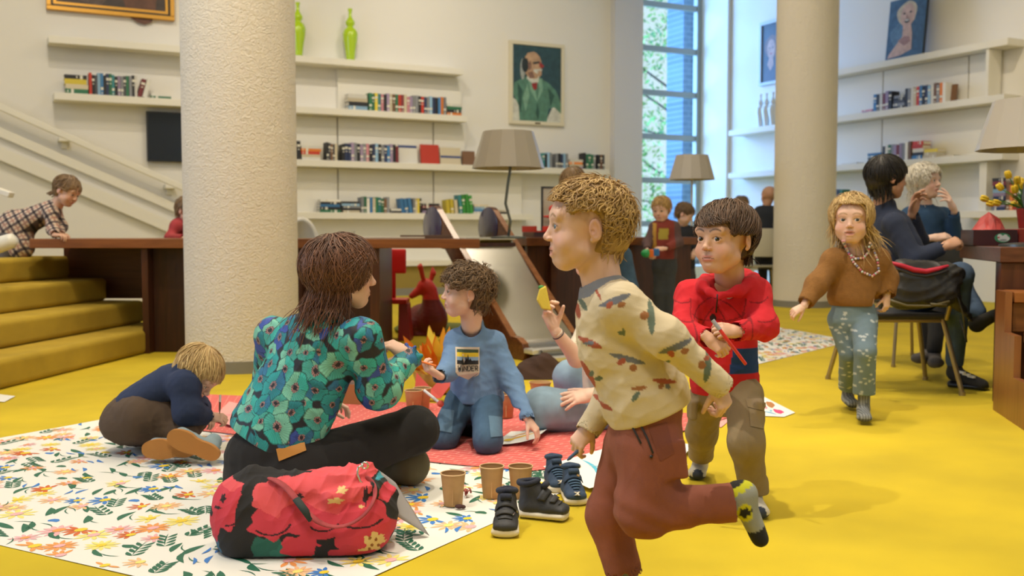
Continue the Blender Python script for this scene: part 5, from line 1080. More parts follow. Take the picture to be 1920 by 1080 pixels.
def cols(Vv, N_):
    C = np.tile(np.array([.66, .55, .37]), (len(Vv), 1)); x, y = pxmap(2.26)(Vv); x = (x-980)*2.25; y = (y-320)*2.25; x = x-(Vv[:, 1]-2.24)*-40
    k = {'w': (.16, .17, .21), 'r': (.40, .10, .055), 'g': (.13, .17, .13), 'b': (.34, .14, .05)}
    vis = N_[:, 1] < .35
    for (x0, y0), (x1, y1), w, c in STP:
        mx_, my_ = (x0+x1)/2, (y0+y1)/2; x0, x1, y0, y1, w = mx_+(x0-mx_)*1.12, mx_+(x1-mx_)*1.12, my_+(y0-my_)*1.12, my_+(y1-my_)*1.12, w*1.25; L_ = math.hypot(x1-x0, y1-y0); ux, uy = (x1-x0)/L_, (y1-y0)/L_; t = ((x-x0)*ux+(y-y0)*uy)/L_; d = np.abs(-(x-x0)*uy+(y-y0)*ux); m_ = (t > 0) & (t < 1) & (d < w*np.sqrt(np.clip(np.sin(pi*np.clip(t, 0, 1)), 0, 1))) & vis; C[m_] = k[c]
    rs = np.random.RandomState(2)
    # collar ribbing in grey blue
    q = (Vv-np.array(A(1126, 540, 2.335))); axn = np.array(nz(A(1126, 535, 2.335)-A(1136, 560, 2.335))); h_ = q@axn; rad = np.linalg.norm(q-h_[:, None]*axn, axis=1); C[(h_ > -.004) & (rad < .066)] = (.22, .23, .26)
    return C
p.cloth('sweatshirt', S, m_clo, .0032, .0062, .12, 5, cols=cols)
S = SDF(); S.econe(A(1214, 765, 2.33), A(1203, 830, 2.33), (0, 1, 0), .100, .082, .102, .080, k=.03)
limb(S, (hpN, kN, aN), (.066, .056, .040), .03); limb(S, (hpF, kF, aF), (.062, .051, .044), .03); S.cone(A(1222, 850, 2.28), A(1206, 940, 2.27), .066, .058, k=.03)
S.cone(A(1350, 946, 2.25), A(1373, 943, 2.25), .040, .043, k=.01); cutend(S, A(1378, 942, 2.25), aN-kN, .047); cutend(S, aF, aF-kF, .05)
S.box(A(1262, 862, 2.225), (.032, .012, .045), np.array(Matrix.Rotation(-.1, 3, 'Y')), .008, k=.012)
def hk(Vv, N_):
    kk = np.array(kN); q = Vv-kk; d = np.linalg.norm(q, axis=1); w = np.exp(-(d/.09)**2); return Vv+N_*(w*.003*np.sin(q@np.array([60, 10, 80])+2*np.sin(q[:, 2]*30)))[:, None]
p.cloth('trousers', S, fab('rust_twill', (.26, .082, .052), .4, 500, var=.12), .0042, .0052, .15, 7, stretch=(-.2, 0, 1), hook=hk, smooth=1)
p.patch('pocket', 'trousers', [(1215, 800), (1250, 792), (1265, 850), (1238, 865)], fab('rust_twill_seam', (.21, .065, .045), .4, 500), lift=.0012)
mb = MB(); mb.tube(p.project('trousers', [(1198, 790), (1206, 805), (1214, 822), (1224, 850)], .004), .0022, 6); mb.tube(p.project('trousers', [(1185, 792), (1187, 800), (1190, 806), (1203, 832)], .004), .0022, 6); p.raw('drawstring', mb, mat('cord_dark', (.03, .03, .04), .8))
mb = MB(); q = p.project('trousers', [(1221, 856)], .002)[0]; mb.ball(q, .004, 8); p.raw('button', mb, m_black)
# socks
S = SDF(); S.cone(A(1366, 942, 2.25), A(1388, 928, 2.25), .033, .030, k=.02); S.cone(A(1388, 928, 2.25), A(1398, 924, 2.25), .030, .024, k=.02); S.econe(A(1393, 935, 2.25), A(1424, 1008, 2.25), (0, 1, 0), .030, .026, .033, .020, k=.02)
def cols(Vv, N_):
    x, y = pxmap(2.25)(Vv); t = ((x-1375)*50+(y-915)*105)/(50**2+105**2); C = np.tile(np.array([.30, .31, .28]), (len(Vv), 1)); C[t < .10] = (.02, .02, .02); zz = .10+.04*np.abs(((Vv[:, 1]*F/2.25/9+(x-y)*.08) % 2)-1); C[(t > .02) & (t < zz)] = (.55, .55, .02); C[(t > .8)] = (.015, .015, .018)
    b = ((x-1397)/15)**2+((y-962)/19)**2 < 1; C[b] = (.60, .58, .02); b = inpoly(x, y, [(1386, 950), (1394, 956), (1400, 948), (1404, 957), (1411, 952), (1408, 968), (1402, 964), (1398, 976), (1392, 968), (1386, 972)]); C[b] = (.015, .015, .015); return C
p.cloth('sock', S, m_sock, .004, .001, .04, 2, cols=cols)
S = SDF(); S.cone(A(1172, 1070, 2.38), A(1173, 1095, 2.38), .030, .030, k=.02); S.econe(A(1178, 1100, 2.38), A(1105, 1106, 2.38), (0, 1, 0), .030, .024, .034, .019, k=.02); p.cloth('sock', S, m_sock, .005, .001, .04, 2, col=(.30, .31, .28), floor=.001)
p.finish((A(1174, 1110, 2.38).x, 2.38, 0))
c0 = hF((.12, .62, -.10)); MB().tube([c0+V(.012, 0, .018), c0+V(-.02, -.01, -.008), c0+V(-.026, -.011, -.013)], [.0045, .0045, .002], 8).build('wax_crayon', mat('crayon_blue', (.05, .10, .20), .5), smooth='auto'); tag(bpy.data.objects['wax_crayon'], 'short blue crayon held in the running boy far hand', 'crayon')

# ------------------------------------------------------------------ 2 red hooded boy
p = Person('person, brown haired child in red hooded top and khaki cargo trousers holding a red marker', .222, 'warm')
p.head((1358, 447, 3.12), (-.74, -.67, .0), HC['brown'], style=dict(L=.50, front=.34, back=-.30, side=.02, fringe=.15, part=.55, mess=.16, curl=.15, waves=3, lift=.02, vol=.045, gw=.3, n=2200, w=.0105, sweep=(-.55, .55, 0), puff=.04), neck=A(1368, 528, 3.17), gaze=(-.22, .0), iris=(.05, .025, .012), hseed=8, smile=.6)
sR, eR, wR = A(1293, 552, 3.20), A(1279, 618, 3.10), A(1330, 634, 2.98); sL, eL, wL = A(1418, 548, 3.15), A(1434, 612, 3.06), A(1379, 622, 2.97)
hR = p.hand(A(1326, 632, 2.98), (.72, -.25, -.55), (.1, -.95, .45), 'R', .115, curl=(.55, .6, .6, .6), thumb=.5); hL = p.hand(A(1386, 622, 2.97), (-1, -.15, .12), (.05, -.85, .55), 'L', .115, curl=(.55, .62, .66, .7), thumb=.5)
hpR, kR, aR = A(1327, 745, 3.25), A(1316, 812, 3.38), A(1314, 856, 3.56); hpL, kL, aL = A(1396, 742, 3.15), A(1399, 830, 3.05), A(1413, 922, 3.14)
p.body([((sR, eR, wR), (.026, .022, .016)), ((sL, eL, wL), (.026, .022, .016)), ((hpR, kR, aR), (.05, .035, .026)), ((hpL, kL, aL), (.05, .035, .026))], (A(1362, 560, 3.18), A(1360, 720, 3.2), (1, 0, 0), .09, .06))
S = SDF(); S.econe(A(1361, 570, 3.18), A(1358, 715, 3.2), (1, -.25, 0), .096, .074, .108, .086, k=.04); S.cone(sR, sL, .042, .042, k=.05)
limb(S, (sR, eR, wR), (.043, .040, .028), .03); limb(S, (sL, eL, wL), (.043, .040, .029), .03); S.econe(A(1358, 715, 3.2), A(1358, 732, 3.2), (1, -.25, 0), .108, .084, .103, .080, k=.01); cutend(S, A(1358, 738, 3.2), (0, 0, -1), .13, .008, .2)
for w_, e_ in ((wR, eR), (wL, eL)): d_ = nz(w_-e_); S.cone(w_-d_*.02, w_+d_*.008, .029, .027, k=.006); cutend(S, w_+d_*.012, d_, .034)
hd = [(1318, 536, 3.13), (1331, 548, 3.09), (1347, 556, 3.075), (1385, 546, 3.08), (1408, 532, 3.12), (1414, 522, 3.22), (1392, 518, 3.30), (1350, 518, 3.30), (1322, 524, 3.24)]
for i in range(len(hd)): S.cone(A(*hd[i]), A(*hd[(i+1) % len(hd)]), .016 if i not in (1, 2) else .010, .016 if i not in (0, 1) else .010, k=.02)
S.ell(A(1378, 532, 3.29), (.080, .045, .045), k=.04); S.cone(A(1366, 560, 3.14), A(1362, 490, 3.14), .030, .060, k=.008, op='-')
def cols(Vv, N_):
    x, y = pxmap(3.1)(Vv); C = np.tile(np.array([.56, .012, .022]), (len(Vv), 1)); C[(y > 655) & (y < 704) & (x > 1378-(y-655)*.15) & (Vv[:, 1] < 3.3)] = (.01, .045, .20); C[(y > 655) & (y < 715) & (x < 1296)] = (.01, .045, .20)
    vis = N_[:, 1] < .2
    for (x0, y0, x1, y1, b) in ((1342, 556, 1300, 600, 6), (1345, 560, 1395, 600, -6), (1300, 560, 1296, 640, 3), (1400, 560, 1396, 640, 3), (1342, 575, 1318, 660, 8), (1347, 575, 1372, 660, -8), (1262, 560, 1300, 566, 6), (1262, 590, 1298, 600, 6), (1405, 566, 1440, 556, 5), (1408, 598, 1450, 590, 5), (1300, 590, 1342, 600, 7), (1346, 600, 1400, 588, 7)):
        t = ((x-x0)*(x1-x0)+(y-y0)*(y1-y0))/((x1-x0)**2+(y1-y0)**2); L_ = math.hypot(x1-x0, y1-y0); d = (-(x-x0)*(y1-y0)+(y-y0)*(x1-x0))/L_-b*np.sin(pi*np.clip(t, 0, 1)); C[(t > 0) & (t < 1) & (np.abs(d) < 1.3) & vis & (Vv[:, 1] < 3.2)] = (.26, .006, .012)
    C[(((x-1341)/5.5)**2+((y-598)/8)**2 < 1) & vis] = (.02, .008, .01); return C
p.cloth('hooded_top', S, m_clo, .0038, .0062, .10, 21, cols=cols)
mb = MB(); mb.tube(p.project('hooded_top', [(1345, 552), (1345, 562), (1344, 574), (1343, 586)], .002), .0022, 6); p.raw('zip', mb, mat('zip_dark', (.03, .01, .015), .4))
S = SDF(); S.econe(A(1358, 712, 3.2), A(1358, 738, 3.2), (1, -.25, 0), .095, .070, .100, .075, k=.03)
limb(S, (hpR, kR, aR), (.060, .050, .042), .03); limb(S, (hpL, kL, aL), (.062, .052, .044), .03); S.cone(aL+V(0, 0, .03), aL, .046, .046, k=.01); S.cone(aR+V(0, 0, .03), aR, .044, .044, k=.01); cutend(S, aL+V(0, 0, -.004), (0, 0, -1), .05); cutend(S, aR, (0, .4, -1), .05)
S.box(A(1421, 770, 3.08), (.016, .030, .036), r=.008, k=.01); S.box(A(1298, 768, 3.2), (.014, .03, .034), r=.008, k=.01)
p.cloth('trousers', S, fab('khaki_twill', (.25, .185, .10), .4, 500, var=.12), .0048, .0052, .085, 17, stretch=(0, 0, 1))
p.patch('pocket_flap', 'trousers', [(1398, 748), (1433, 750), (1434, 770), (1402, 764)], fab('khaki_flap', (.28, .21, .12), .4, 500), lift=.004); p.patch('cargo_pocket', 'trousers', [(1404, 765), (1433, 771), (1434, 805), (1407, 800)], fab('khaki_flap', (0, 0, 0)), lift=.0025)
for a_, toe, fl in ((aR, A(1306, 884, 3.50), .001), (aL, A(1423, 948, 3.02), .001)):
    S = SDF(); a2 = Vector((a_.x, a_.y, .05)); S.cone(a_, a2, .027, .026, k=.02); t2 = Vector((toe.x, toe.y, .022)); S.econe(Vector((a_.x, a_.y+.015, .028)), t2, (1, 0, 0), .026, .026, .034, .021, k=.02)
    p.cloth('sock', S, m_sock, .0045, .001, .04, 3, cols=lambda Vv, N_, t2=t2: np.where(((Vv[:, 2] < .017) | (np.hypot(Vv[:, 0]-t2.x, Vv[:, 1]-t2.y+.03) < .022))[:, None], np.array([.035, .045, .075]), np.array([.60, .56, .48])), floor=.001)
p.finish((A(1358, 800, 3.15).x, 3.15, 0))
a_, b_ = A(1336, 600, 2.935), A(1399, 684, 2.90); root = empty('marker_pen', b_, 'red marker pen held by the child in the red hooded top', 'pen'); d_ = (b_-a_)
MB().tube([a_+d_*.22, b_-d_*.02, b_], [.0052, .0052, .003], 10).build('barrel', mat('marker_red', (.62, .03, .02), .35), root, smooth='auto'); MB().tube([a_, a_+d_*.22], [.006, .006], 10).build('cap', mat('marker_grey', (.35, .35, .40), .35), root, smooth='auto')

# ------------------------------------------------------------------ 3 toddler in brown jumper
p = Person('person, blond toddler walking in a brown jumper and speckled jeans with bead necklaces', .226, 'fair')
p.head((1596, 412, 4.70), (-.38, -.93, .0), HC['white blond'], style=dict(L=.80, front=.40, back=-.44, side=-.10, ears=0, fringe=.31, mess=.25, curl=.35, waves=4, lift=.02, vol=.06, gw=.5, n=1900, w=.013, sweep=(-.25, -.15, 0), puff=.07, stick=-.15, out=.30, avoid=[((0, .25, -.2), (.31, .28, .4))]), neck=A(1606, 482, 4.72), mouth=1.1, gaze=(-.15, 0), iris=(.05, .06, .08), hseed=3, vox=.014)
sR, eR, wR = A(1567, 488, 4.72), A(1531, 534, 4.66), A(1506, 575, 4.60); sL, eL, wL = A(1646, 486, 4.72), A(1662, 522, 4.74), A(1663, 556, 4.70)
p.hand(wR, (-.72, -.2, -.35), (0, -.7, .7), 'R', .105, curl=(.5, .55, .6, .6), thumb=.5, vox=.025); p.hand(wL, (-.05, -.1, -1), (.5, -.8, 0), 'L', .105, curl=(.45, .5, .5, .5), thumb=.4, vox=.025)
hpR, kR, aR = A(1577, 600, 4.72), A(1592, 662, 4.70), A(1590, 728, 4.95); hpL, kL, aL = A(1620, 600, 4.70), A(1622, 660, 4.55), A(1620, 740, 4.62)
p.body([((sR, eR, wR), (.03, .024, .018)), ((sL, eL, wL), (.03, .024, .018)), ((hpR, kR, aR), (.05, .035, .026)), ((hpL, kL, aL), (.05, .035, .026))], (A(1606, 500, 4.72), A(1600, 590, 4.72), (1, 0, 0), .09, .07))
S = SDF(); S.econe(A(1606, 506, 4.72), A(1600, 556, 4.72), (1, -.2, 0), .108, .085, .120, .095, k=.04); S.cone(sR, sL, .052, .052, k=.05); limb(S, (sR, eR, wR), (.052, .050, .036), .03); limb(S, (sL, eL, wL), (.052, .052, .040), .03)
S.ell(A(1560, 488, 4.70), .05, k=.03); cutend(S, A(1600, 573, 4.72), (0, 0, -1), .14, .008, .25)
for w_, e_ in ((wR, eR), (wL, eL)): d_ = nz(w_-e_); cutend(S, w_+d_*.004, d_, .045)
S.cone(A(1605, 474, 4.70), A(1602, 440, 4.68), .040, .060, k=.01, op='-'); 
p.cloth('jumper', S, mat('brown_wool', (.25, .115, .030), .97, bump=.9, bscale=260, var=.12, vscale=40, bdist=.004), .0058, .0035, .08, 4)
S = SDF(); S.econe(A(1600, 568, 4.72), A(1600, 582, 4.72), (1, 0, 0), .092, .07, .092, .07, k=.01); p.cloth('undershirt', S, fab('cream_cotton', (.62, .52, .24)), .007, 0)
S = SDF(); S.econe(A(1600, 582, 4.72), A(1599, 602, 4.72), (1, 0, 0), .102, .082, .108, .086, k=.03); limb(S, (hpR, kR, aR), (.064, .046, .046), .012); limb(S, (hpL, kL, aL), (.064, .050, .050), .012); cutend(S, aL, (0, 0, -1), .06, .02, .7); cutend(S, aR, (0, .3, -1), .06, .02, .7)
def cols(Vv, N_):
    rs = np.random.RandomState(5); C = np.tile(np.array([.15, .215, .26]), (len(Vv), 1)); x, y = pxmap(4.65)(Vv)
    for i in range(90):
        cx, cy = rs.uniform(1550, 1650), rs.uniform(585, 745); C[((x-cx)/3.0)**2+((y-cy)/1.9)**2 < 1] = (.45, .50, .52)
    return C
p.cloth('jeans', S, m_clo, .0052, .0055, .09, 9, stretch=(0, 0, 1), cols=cols)
for a_, toe in ((aR, A(1600, 745, 4.86)), (aL, A(1621, 770, 4.50))):
    S = SDF(); a2 = Vector((a_.x, a_.y, .065)); S.cone(a_, a2, .028, .027, k=.02); t2 = Vector((toe.x, toe.y, .035)); S.econe(Vector((a_.x, a_.y+.01, .045)), t2, (1, 0, 0), .028, .027, .034, .021, k=.02)
    p.cloth('sock', S, m_sock, .006, 0, cols=lambda Vv, N_: np.where((np.sin(Vv[:, 0]*520) > .2)[:, None], np.array([.30, .31, .31]), np.array([.12, .13, .14]))*(1-.55*(Vv[:, 2] < .033))[:, None])
BC = [(.62, .30, .34), (.70, .66, .60), (.25, .25, .45), (.65, .45, .30), (.55, .12, .2), (.5, .6, .55)]
for nm, loop in (('necklace', [(1583, 452), (1585, 466), (1592, 478), (1604, 486), (1618, 485), (1628, 474), (1630, 460)]), ('necklace', [(1580, 452), (1588, 472), (1600, 492), (1616, 510), (1634, 518), (1646, 508), (1644, 488), (1637, 468), (1630, 454)])):
    P_n = [p.project('jumper', [c_], .006)[0] for c_ in loop]; P_n = [q if q.y > 1 else A(x, y, 4.60+.02*abs(x-1605)/20) for q, (x, y) in zip(P_n, loop)]; mb = MB(); k_ = 0
    for i in range(len(P_n)-1):
        n_ = max(2, int((P_n[i+1]-P_n[i]).length/.011))
        for j in range(n_): mb.ball(P_n[i].lerp(P_n[i+1], j/n_), .0062, 8, m=k_ % 6); k_ += 1
    p.raw(nm, mb, [mat('bead_%d' % i, c, .3) for i, c in enumerate(BC)])
p.finish((A(1605, 700, 4.7).x, 4.7, 0))
# ------------------------------------------------------------------ 4 woman in poppy shirt, seen from behind
p = Person('person, brown haired adult sitting cross-legged in a turquoise poppy print shirt, seen from behind', .228, 'fair')
p.head((643, 513, 3.25), (.97, .26, -.03), HC['auburn'], style=dict(L=1.0, front=.40, back=-.55, side=-.2, ears=0, mess=.2, curl=.45, waves=6, lift=.03, vol=.065, gw=.75, n=2600, w=.011, sweep=(0, -.25, 0), puff=.06, stick=-.3, out=.05, avoid=[((0, .28, -.25), (.24, .30, .45)), ((0, -.15, -.62), (.42, .34, .22))]), neck=A(607, 592, 3.28), gaze=(.1, 0), iris=(.06, .05, .03), child=0, hseed=12)
la = V(.91, -.40, 0); sR, eR, wR = A(678, 632, 3.16), A(710, 728, 3.20), A(768, 672, 3.34); sL, eL, wL = A(513, 628, 3.38), A(500, 740, 3.55), A(600, 760, 3.75)
p.hand(A(768, 662, 3.34), (-.80, .0, .35), (.25, -.35, .9), 'R', .155, curl=(.5, .5, .5, .55), thumb=.6); p.hand(wL, (.8, .4, 0), (0, 0, 1), 'L', .15, curl=(.4,)*4, thumb=.4, vox=.03)
p.body([((sR, eR, wR), (.04, .035, .024)), ((sL, eL, wL), (.04, .035, .024))], (A(600, 640, 3.28), A(515, 830, 3.25), la, .13, .08))
S = SDF(); S.econe(A(601, 652, 3.27), A(517, 812, 3.24), la, .150, .100, .172, .118, k=.05); S.cone(sR, sL, .050, .050, k=.07); S.cone(A(607, 612, 3.28), A(607, 592, 3.28), .075, .062, k=.03)
limb(S, (sR, eR, wR), (.060, .056, .034), .04); limb(S, (sL, eL, wL), (.060, .054, .036), .04); S.ell(A(712, 735, 3.2), (.065, .055, .05), k=.04); S.cone(A(757, 684, 3.32), A(768, 674, 3.34), .040, .036, k=.02)
for t in range(7): 
    a = 2*pi*t/7; q = wR+V(.0, 0, .006); x_, y_, z_ = frame(wR-eR); S.cone(q+x_*.026*cos(a)+z_*.026*sin(a), q+x_*.04*cos(a)+z_*.04*sin(a)+nz(wR-eR)*.012, .012, .008, k=.008)
cutend(S, A(506, 836, 3.24), A(517, 812, 3.24)-A(601, 652, 3.27), .20, .006, .2)
fl = {}
def cols(Vv, N_):
    rs = np.random.RandomState(14); C = np.tile(np.array([.010, .013, .022]), (len(Vv), 1)); pts = []; order = rs.permutation(len(Vv))
    for i in order[:6000]:
        r_ = rs.uniform(.036, .064)
        if all(np.linalg.norm(Vv[i]-q[0]) > (r_+q[1])*.56 for q in pts): pts.append((Vv[i], r_, i))
    A1 = [np.array(c) for c in ((.015, .27, .29), (.03, .36, .33), (.012, .19, .24), (.16, .46, .36), (.02, .14, .28), (.05, .33, .30))]; blu = np.array([.03, .07, .33])
    for k, (c, r_, i) in enumerate(pts):
        n = N_[i]; d = Vv-c; near = np.nonzero((np.abs(d).sum(1) < r_*2.2) & (N_@n > .1))[0]
        if not len(near): continue
        u = np.cross(n, [0, 0, 1.]); u /= np.linalg.norm(u)+1e-9; v = np.cross(n, u); a0 = rs.uniform(0, 6.28); dd = d[near]; x, y = dd@u, dd@v; an = np.arctan2(y, x)+a0; rr = np.hypot(x, y); squ = 1-.25*np.abs(np.cos(an/1.0)); R_ = r_*squ*(1+.05*np.sin(an*7+k)); m_ = rr < R_; t = rr/R_
        npet = rs.randint(3, 5); sec = ((an/(2*pi)*npet) % npet).astype(int); base = np.stack([A1[(k*3+int(s)*2) % 6] if not (k % 5 == 0 and s == 0) else blu for s in range(npet)])[sec % npet]
        streak = 1+.20*np.sin(an*34+3*np.sin(t*5)); edge = np.clip((1-t)/.10, .15, 1); frac = (an/(2*pi)*npet) % 1; gap = np.where((frac < .03) & (t > .25), .25, 1); col = base*(streak*edge*gap*(.75+.5*t))[:, None]
        col[t < .30] = np.where((np.sin(an*14) > 0)[:, None], np.array([.42, .22, .20]), np.array([.05, .05, .08]))[t < .30]; col[t < .15] = (.012, .012, .02)
        C[near[m_]] = np.clip(col[m_], 0, 1)
    return C
p.cloth('shirt', S, mat('poppy_satin', None, .6, attr=True, bump=.1, bscale=200), .0029, .0075, .15, 31, stretch=(.3, 0, -.9), cols=cols)
S = SDF(); S.econe(A(512, 850, 3.24), A(522, 885, 3.24), la, .178, .120, .205, .14, k=.05); kR = A(778, 806, 3.36); S.cone(A(575, 880, 3.20), kR, .105, .076, k=.05); S.cone(kR, A(640, 880, 3.60), .078, .055, k=.03); S.cone(A(480, 880, 3.35), A(500, 870, 3.85), .10, .075, k=.05); S.cone(A(500, 880, 3.85), A(700, 885, 3.62), .075, .05, k=.03)
p.cloth('trousers', S, fab('black_corduroy', (.014, .013, .014), .4, 500), .007, .006, .12, 6, floor=.006)
q = [(517, 837), (569, 823), (574, 845), (524, 865)]; Vt, Ft = p.bvh['trousers']; p.patch('leather_label', 'trousers', q, mat('tan_leather', (.50, .22, .035), .6), lift=.004)
S = SDF(); S.econe(A(722, 886, 3.50), A(772, 876, 3.42), (0, 0, 1), .055, .06, .06, .05, k=.02); S.cone(A(772, 870, 3.42), A(768, 862, 3.45), .062, .055, k=.02); p.cloth('boot', S, fab('olive_suede', (.13, .115, .065)), .006, .001, floor=.004)
p.finish((A(520, 900, 3.25).x, 3.25, 0))

# ------------------------------------------------------------------ 5 crouching boy drawing
p = Person('person, blond child crouching on the floor in navy top and brown trousers, drawing', .205, 'fair')
p.head((371, 700, 3.93), (.66, -.20, -.70), HC['white blond'], style=dict(L=.5, front=.30, back=-.34, side=-.02, mess=.18, curl=.2, waves=4, lift=.02, vol=.035, gw=.35, n=1100, w=.014, sweep=(0, .3, 0), puff=.04), up=(.7, 0, .7), neck=A(335, 702, 3.96), hseed=5, vox=.0125)
sN, eN, wN = A(347, 722, 3.86), A(352, 772, 3.84), A(392, 782, 3.92); sF, eF, wF = A(345, 712, 4.08), A(372, 765, 4.2), A(378, 772, 4.12)
p.hand(A(390, 780, 3.92), (.85, .2, -.15), (-.1, -.6, .8), 'R', .115, curl=(.6, .6, .6, .6), thumb=.6, vox=.025); p.hand(wF, (.8, -.3, -.5), (0, -.2, 1), 'L', .11, curl=(.5,)*4, thumb=.5, vox=.025)
p.body([((sN, eN, wN), (.026, .022, .016)), ((sF, eF, wF), (.026, .022, .016))], (A(330, 715, 3.96), A(250, 770, 3.96), (0, 1, 0), .09, .06))
S = SDF(); S.econe(A(322, 718, 3.96), A(256, 762, 3.96), (0, 1, 0), .105, .078, .112, .082, k=.04); S.cone(sN, sF, .052, .052, k=.05); limb(S, (sN, eN, wN), (.056, .052, .034), .04); limb(S, (sF, eF, wF), (.05, .045, .03), .04); cutend(S, wN+(wN-eN)*.08, wN-eN, .04); cutend(S, wF, wF-eF, .04)
for i in range(6): a = pi*i/5; S.cone(A(333+8*cos(a)*1.6, 690+10*cos(a)*-1.2+(i*0), 3.96-.075*sin(a)+.0), A(333+8*cos(a+pi/5)*1.6, 690+10*cos(a+pi/5)*-1.2, 3.96-.075*sin(a+pi/5)), .014, k=.01)
p.cloth('jumper', S, fab('navy_knit', (.022, .035, .085), .6, 260, .97), .005, .0055, .10, 3)
S = SDF(); S.ell(A(250, 783, 3.96), (.115, .13, .10), k=.03); S.ell(A(238, 795, 3.95), (.09, .13, .075), k=.03); S.cone(A(262, 785, 3.88), A(362, 782, 3.95), .095, .058, k=.04); S.cone(A(362, 782, 3.95), A(352, 812, 3.84), .058, .046, k=.03); S.cone(A(258, 800, 4.02), A(330, 812, 3.86), .08, .05, k=.04)
p.cloth('trousers', S, fab('brown_cord', (.085, .055, .036), .6, 400), .005, .007, .10, 12, stretch=(1, 0, -.3), floor=.006)
m_gum = mat('gum_sole', (.46, .20, .045), .7, bump=.2, bscale=120)
for c_, ang, L_ in ((A(317, 843, 3.73), 0, .205), (A(362, 836, 3.70), -.42, .205)):
    d_ = V(cos(ang), 0, sin(ang)); u_ = V(-sin(ang), 0, cos(ang)); out = []
    for t in [2*pi*i/40 for i in range(40)]:
        x_ = cos(t); w_ = .036+.006*x_*-1+.006*cos(2*t)*0; w_ = .040 if x_ < 0 else .034; w_ *= (1-.18*math.exp(-((x_-.1)/.25)**2)); out.append(c_+d_*(L_/2)*(abs(x_)**.8*(1 if x_ > 0 else -1))+u_*w_*(abs(sin(t))**.75*(1 if sin(t) > 0 else -1)))
    mb = MB().prism(out, (0, .022, 0)); R = Matrix((d_, V(0, 1, 0), u_)).transposed(); zmin = min(q.z for q in out)
    if zmin < .004: mb.v = [(x, y, z+.005-zmin) for x, y, z in mb.v]
    p.kids.append(('shoe_sole', mb, None, m_gum, False))
    S = SDF(); S.econe(c_+d_*(-.065)+V(0, .045, 0), c_+d_*.065+V(0, .04, 0), tuple(u_), .036, .030, .030, .025, k=.02); S.cone(c_+d_*.05+V(0, .05, 0), c_+d_*.055+V(0, .085, .02), .03, .032, k=.02); p.cloth('shoe', S, fab('faded_canvas', (.25, .33, .37)), .005, .001, floor=.004)
p.finish((A(300, 830, 3.9).x, 3.9, 0))
a_, b_ = A(413, 741, 3.93), A(412, 768, 3.90); root = empty('felt_pen', b_, 'white capped pen held by the crouching child', 'pen'); MB().tube([a_, a_.lerp(b_, .5)], .0045, 8).build('cap', mat('pen_white', (.75, .72, .68), .4), root, smooth='auto'); MB().tube([a_.lerp(b_, .5), b_, b_+(b_-a_)*.3], [.0038, .0038, .001], 8).build('barrel', mat('pen_dark', (.12, .08, .05), .4), root, smooth='auto')

# ------------------------------------------------------------------ 6 kneeling boy in light blue sweatshirt
p = Person('person, curly brown haired child kneeling in pale blue sweatshirt and dark jeans', .212, 'fair')
p.head((873, 547, 4.05), (-.97, -.20, .05), HC['mid'], style=dict(L=.36, front=.30, back=-.34, side=.03, mess=.6, curl=.8, waves=8, lift=.04, vol=.05, gw=.1, n=2000, w=.012, sweep=(0, .45, 0), puff=.11), neck=A(885, 612, 4.08), gaze=(-.1, 0), iris=(.04, .03, .02), hseed=9)
sR, eR, wR = A(856, 640, 4.08), A(841, 695, 3.95), A(823, 706, 3.86); sL, eL, wL = A(926, 643, 4.10), A(960, 716, 4.05), A(990, 788, 3.92)
hR = p.hand(A(823, 704, 3.86), (-.6, -.2, .35), (-.2, -.3, -.9), 'R', .115, curl=(.6, .6, .6, .6), thumb=.6, vox=.025); p.hand(A(990, 787, 3.92), (.45, -.1, -.55), (.35, -.3, .85), 'L', .115, curl=(.35, .35, .35, .4), thumb=.3, vox=.022)
kR, kL = A(832, 815, 3.98), A(915, 808, 3.90); kR.z = .05; kL.z = .055; hR_, hL_ = A(865, 752, 4.12), A(912, 752, 4.10)
p.body([((sR, eR, wR), (.026, .022, .016)), ((sL, eL, wL), (.026, .022, .016))], (A(890, 650, 4.1), A(895, 745, 4.12), (1, 0, 0), .09, .06))
S = SDF(); S.econe(A(888, 652, 4.10), A(894, 745, 4.12), (1, -.2, 0), .088, .074, .114, .100, k=.04); S.cone(sR, sL, .042, .042, k=.05); limb(S, (sR, eR, wR), (.047, .040, .030), .03); limb(S, (sL, eL, wL), (.048, .042, .030), .03); S.cone(A(886, 622, 4.08), A(886, 608, 4.08), .055, .046, k=.02)
cutend(S, A(895, 752, 4.12), (0, 0, -1), .13, .006, .2); S.cone(A(884, 618, 4.06), A(880, 580, 4.06), .040, .045, k=.006, op='-')
for w_, e_ in ((wR, eR), (wL, eL)): d_ = nz(w_-e_); S.cone(w_-d_*.02, w_+d_*.006, .028, .027, k=.006); cutend(S, w_+d_*.010, d_, .034)
p.cloth('sweatshirt', S, fab('sky_blue_jersey', (.135, .235, .41), .3, 420), .0045, .0066, .10, 8)
S = SDF(); S.econe(A(893, 748, 4.12), A(893, 765, 4.12), (1, -.2, 0), .082, .06, .09, .07, k=.03); limb(S, (hR_, kR), (.068, .056)); limb(S, (hL_, kL), (.070, .056)); S.cone(kR, A(850, 790, 4.32), .05, .038, k=.03); S.cone(kL, A(905, 790, 4.3), .05, .038, k=.03)
p.cloth('jeans', S, m_denim, .005, .0055, .08, 19, stretch=(0, 0, 1), floor=.012)
m_dl = fab('denim_light', (.10, .18, .27), .4, 600, var=.2); p.patch('knee_pocket', 'jeans', [(824, 766), (852, 770), (846, 812), (822, 808)], m_dl, lift=.003); p.patch('knee_pocket', 'jeans', [(916, 780), (940, 782), (941, 818), (920, 820)], m_dl, lift=.003)
